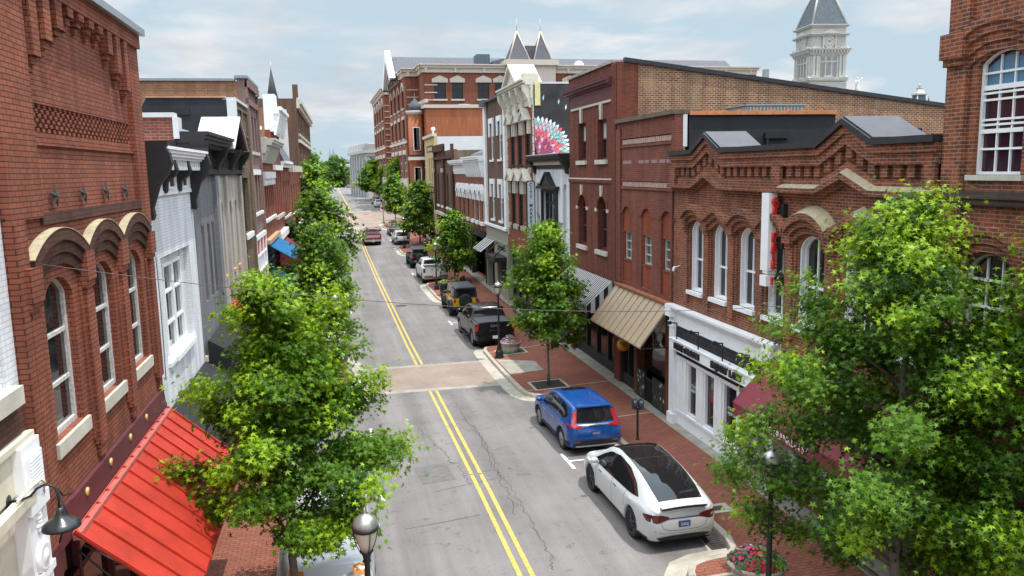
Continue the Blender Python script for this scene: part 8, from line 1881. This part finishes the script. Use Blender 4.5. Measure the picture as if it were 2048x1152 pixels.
# no left turn sign
r = empty('traffic_sign', at(7.85, 123.6), 0, 'round no left turn sign on a green post by the intersection', 'traffic sign'); GP = mat('green_post', (.02, .15, .09), .5)
b = MB(); b.lathe([(.001, 0), (.26, 0), (.26, .15), (.12, .25), (.08, .5), (.07, 2.0), (.001, 2.0)], n=12); b.build('post', GP, r)
b = MB(); b.box(-.38, .38, -.1, -.08, 1.95, 2.75); s_ = b.build('sign_plate', M_WHT, r)
b = MB(); b.lathe([(.27, -.105), (.34, -.105), (.34, -.101), (.27, -.101)], (0, 0, 2.37), 24, 'y'); b.v = [(x, y, z) for x, y, z in b.v]; b.prism([(-.21, 2.19), (-.17, 2.15), (.21, 2.55), (.17, 2.59)], -.108, -.103); b.build('red_ring', mat('sign_red', (.45, .01, .02), .5), s_)
b = MB(); b.prism([(.12, 2.18), (.18, 2.18), (.18, 2.46), (.12, 2.5), (-.04, 2.5), (-.04, 2.57), (-.2, 2.46), (-.04, 2.35), (-.04, 2.43), (.12, 2.43)], -.103, -.101); b.build('arrow', M_BLK, s_)
# notice, white table umbrella
r = empty('notice_sign', at(-1.75, 21.6), 0, 'bright green notice on a thin post behind the big left tree', 'notice'); b = MB(); b.cyl((0, 0, 0), (0, 0, 2.4), .025, n=8); b.build('post', M_POST, r); b = MB(); b.box(-.11, .11, -.035, -.025, 2.0, 2.34); b.build('notice_board', mat('lime_card', (.22, .55, .03), .6), r)
r = empty('white_parasol', at(-2.35, 47.0), 0, 'white round parasol on the left pavement beside the shopfront', 'parasol'); b = MB(); b.lathe([(.001, 2.35), (.2, 2.33), (.55, 2.2), (.8, 2.02), (.8, 1.98), (.5, 2.14), (.001, 2.28)], n=16); b.build('canopy', mat('white_canvas', (.6, .6, .62), .8), r); b = MB(); b.cyl((0, 0, 0), (0, 0, 2.3), .025, n=8); b.lathe([(.001, 0), (.25, 0), (.25, .08), (.001, .1)], n=14); b.build('pole', M_POST, r)
# span wire across the street
def wire(a, c, sag, r, label):
    pts = [Vector(a).lerp(Vector(c), i / 24) - Vector((0, 0, sag * 4 * (i / 24) * (1 - i / 24))) for i in range(25)]
    o = MB(); o.tube([p - pts[0] for p in pts], r, 5); k = o.build('span_wire', mat('wire_grey', (.10, .085, .075), .7), None, label, 'wire', 'wires over the street'); k.location = pts[0]
A_ = atX(62, 526, lfx(11) + .1); B_ = atX(1700, 598, rfx(15) - .02)
wire(A_, B_, .42, .0055, 'thin dark wire slung across the street between the brick walls')
# people
def person(loc, rz, label, shirt, trousers, hair, pose):
    root = empty('person', loc, R_(rz), label, 'person')
    def skin(name, pts, edges, mats_, parent=root, sub=1):
        me = bpy.data.meshes.new(name); me.from_pydata([p[:3] for p in pts], edges, []); o = bpy.data.objects.new(name, me); COL.objects.link(o); o.parent = parent; me.materials.append(mats_)
        o.modifiers.new('skin', 'SKIN'); 
        bm = bmesh.new(); bm.from_mesh(me); ly = bm.verts.layers.skin.verify(); bm.verts.ensure_lookup_table()
        for v, p in zip(bm.verts, pts): v[ly].radius = (p[3], p[4] if len(p) > 4 else p[3])
        bm.verts[0][ly].use_root = True; bm.to_mesh(me); bm.free()
        m = o.modifiers.new('smooth', 'SUBSURF'); m.levels = sub; m.render_levels = sub; return o
    SK = mat('skin_tone', (.42, .24, .17), .6)
    e = pose   # forearm swing
    pts = [(0, 0, .95, .13, .11), (0, 0, 1.2, .125, .10), (0, .01, 1.42, .14, .09), (0, .01, 1.52, .055), (0, -.02, 1.62, .085, .095), (0, -.02, 1.72, .075, .09),
           (-.1, 0, .88, .09), (-.11, -.04 + e * .12, .48, .06), (-.11, .03 + e * .2, .08, .04), (-.11, -.1 + e * .2, .03, .035), (.1, 0, .88, .09), (.11, -.04 - e * .12, .48, .06), (.11, .05 - e * .2, .08, .04), (.11, -.08 - e * .2, .03, .035),
           (-.19, .01, 1.4, .055), (-.25, .02 - e * .1, 1.13, .042), (-.24, -.1 - e * .25, .9, .032), (-.235, -.15 - e * .3, .8, .03), (.19, .01, 1.4, .055), (.25, .02 + e * .1, 1.13, .042), (.24, -.1 + e * .25, .9, .032), (.235, -.15 + e * .3, .8, .03)]
    ed = [(0, 1), (1, 2), (2, 3), (3, 4), (4, 5), (0, 6), (6, 7), (7, 8), (8, 9), (0, 10), (10, 11), (11, 12), (12, 13), (2, 14), (14, 15), (15, 16), (16, 17), (2, 18), (18, 19), (19, 20), (20, 21)]
    b_ = skin('body', pts, ed, SK)
    sp = [(0, 0, .93, .15, .125), (0, 0, 1.2, .145, .12), (0, .01, 1.42, .155, .105), (-.2, .01, 1.39, .075), (-.235, .015 - e * .06, 1.22, .065), (.2, .01, 1.39, .075), (.235, .015 + e * .06, 1.22, .065)]
    skin('shirt', sp, [(0, 1), (1, 2), (2, 3), (3, 4), (2, 5), (5, 6)], shirt, b_)
    tp = [(0, 0, .95, .145, .125), (-.1, 0, .86, .105), (-.11, -.04 + e * .12, .5, .08), (-.11, .02 + e * .19, .12, .065), (.1, 0, .86, .105), (.11, -.04 - e * .12, .5, .08), (.11, .04 - e * .19, .12, .065)]
    skin('trousers', tp, [(0, 1), (1, 2), (2, 3), (0, 4), (4, 5), (5, 6)], trousers, b_)
    h = MB(); h.ball((0, .0, 1.70), .098, .112, .10, 12, 8); h.build('hair', hair, b_)
    f = MB(); f.ball((-.03, -.115, 1.66), .012); f.ball((.03, -.115, 1.66), .012); f.build('eyes', M_BLK, b_); f = MB(); f.prism([(-.012, 1.61), (.012, 1.61), (0, 1.65)], -.14, -.1); f.build('nose', SK, b_); f = MB(); f.ball((-.095, .0, 1.64), .015, .02, .03); f.ball((.095, .0, 1.64), .015, .02, .03); f.build('ears', SK, b_)
    return root
q = ground(580, 536, .16); person((q[0], q[1], q[2]), 175, 'person in a white shirt walking away on the left pavement', mat('white_cotton', (.62, .62, .64), .9), mat('dark_denim', (.02, .025, .04), .9), mat('brown_hair', (.04, .025, .015), .8), .6)
q = (9.6, 84.5, gz(84.5) + .2); person(q, 100, 'person in a black shirt on the right pavement beyond the black off roader', mat('black_cotton', (.015, .015, .016), .9), mat('grey_trousers', (.06, .06, .065), .9), mat('dark_hair', (.02, .014, .01), .8), .3)
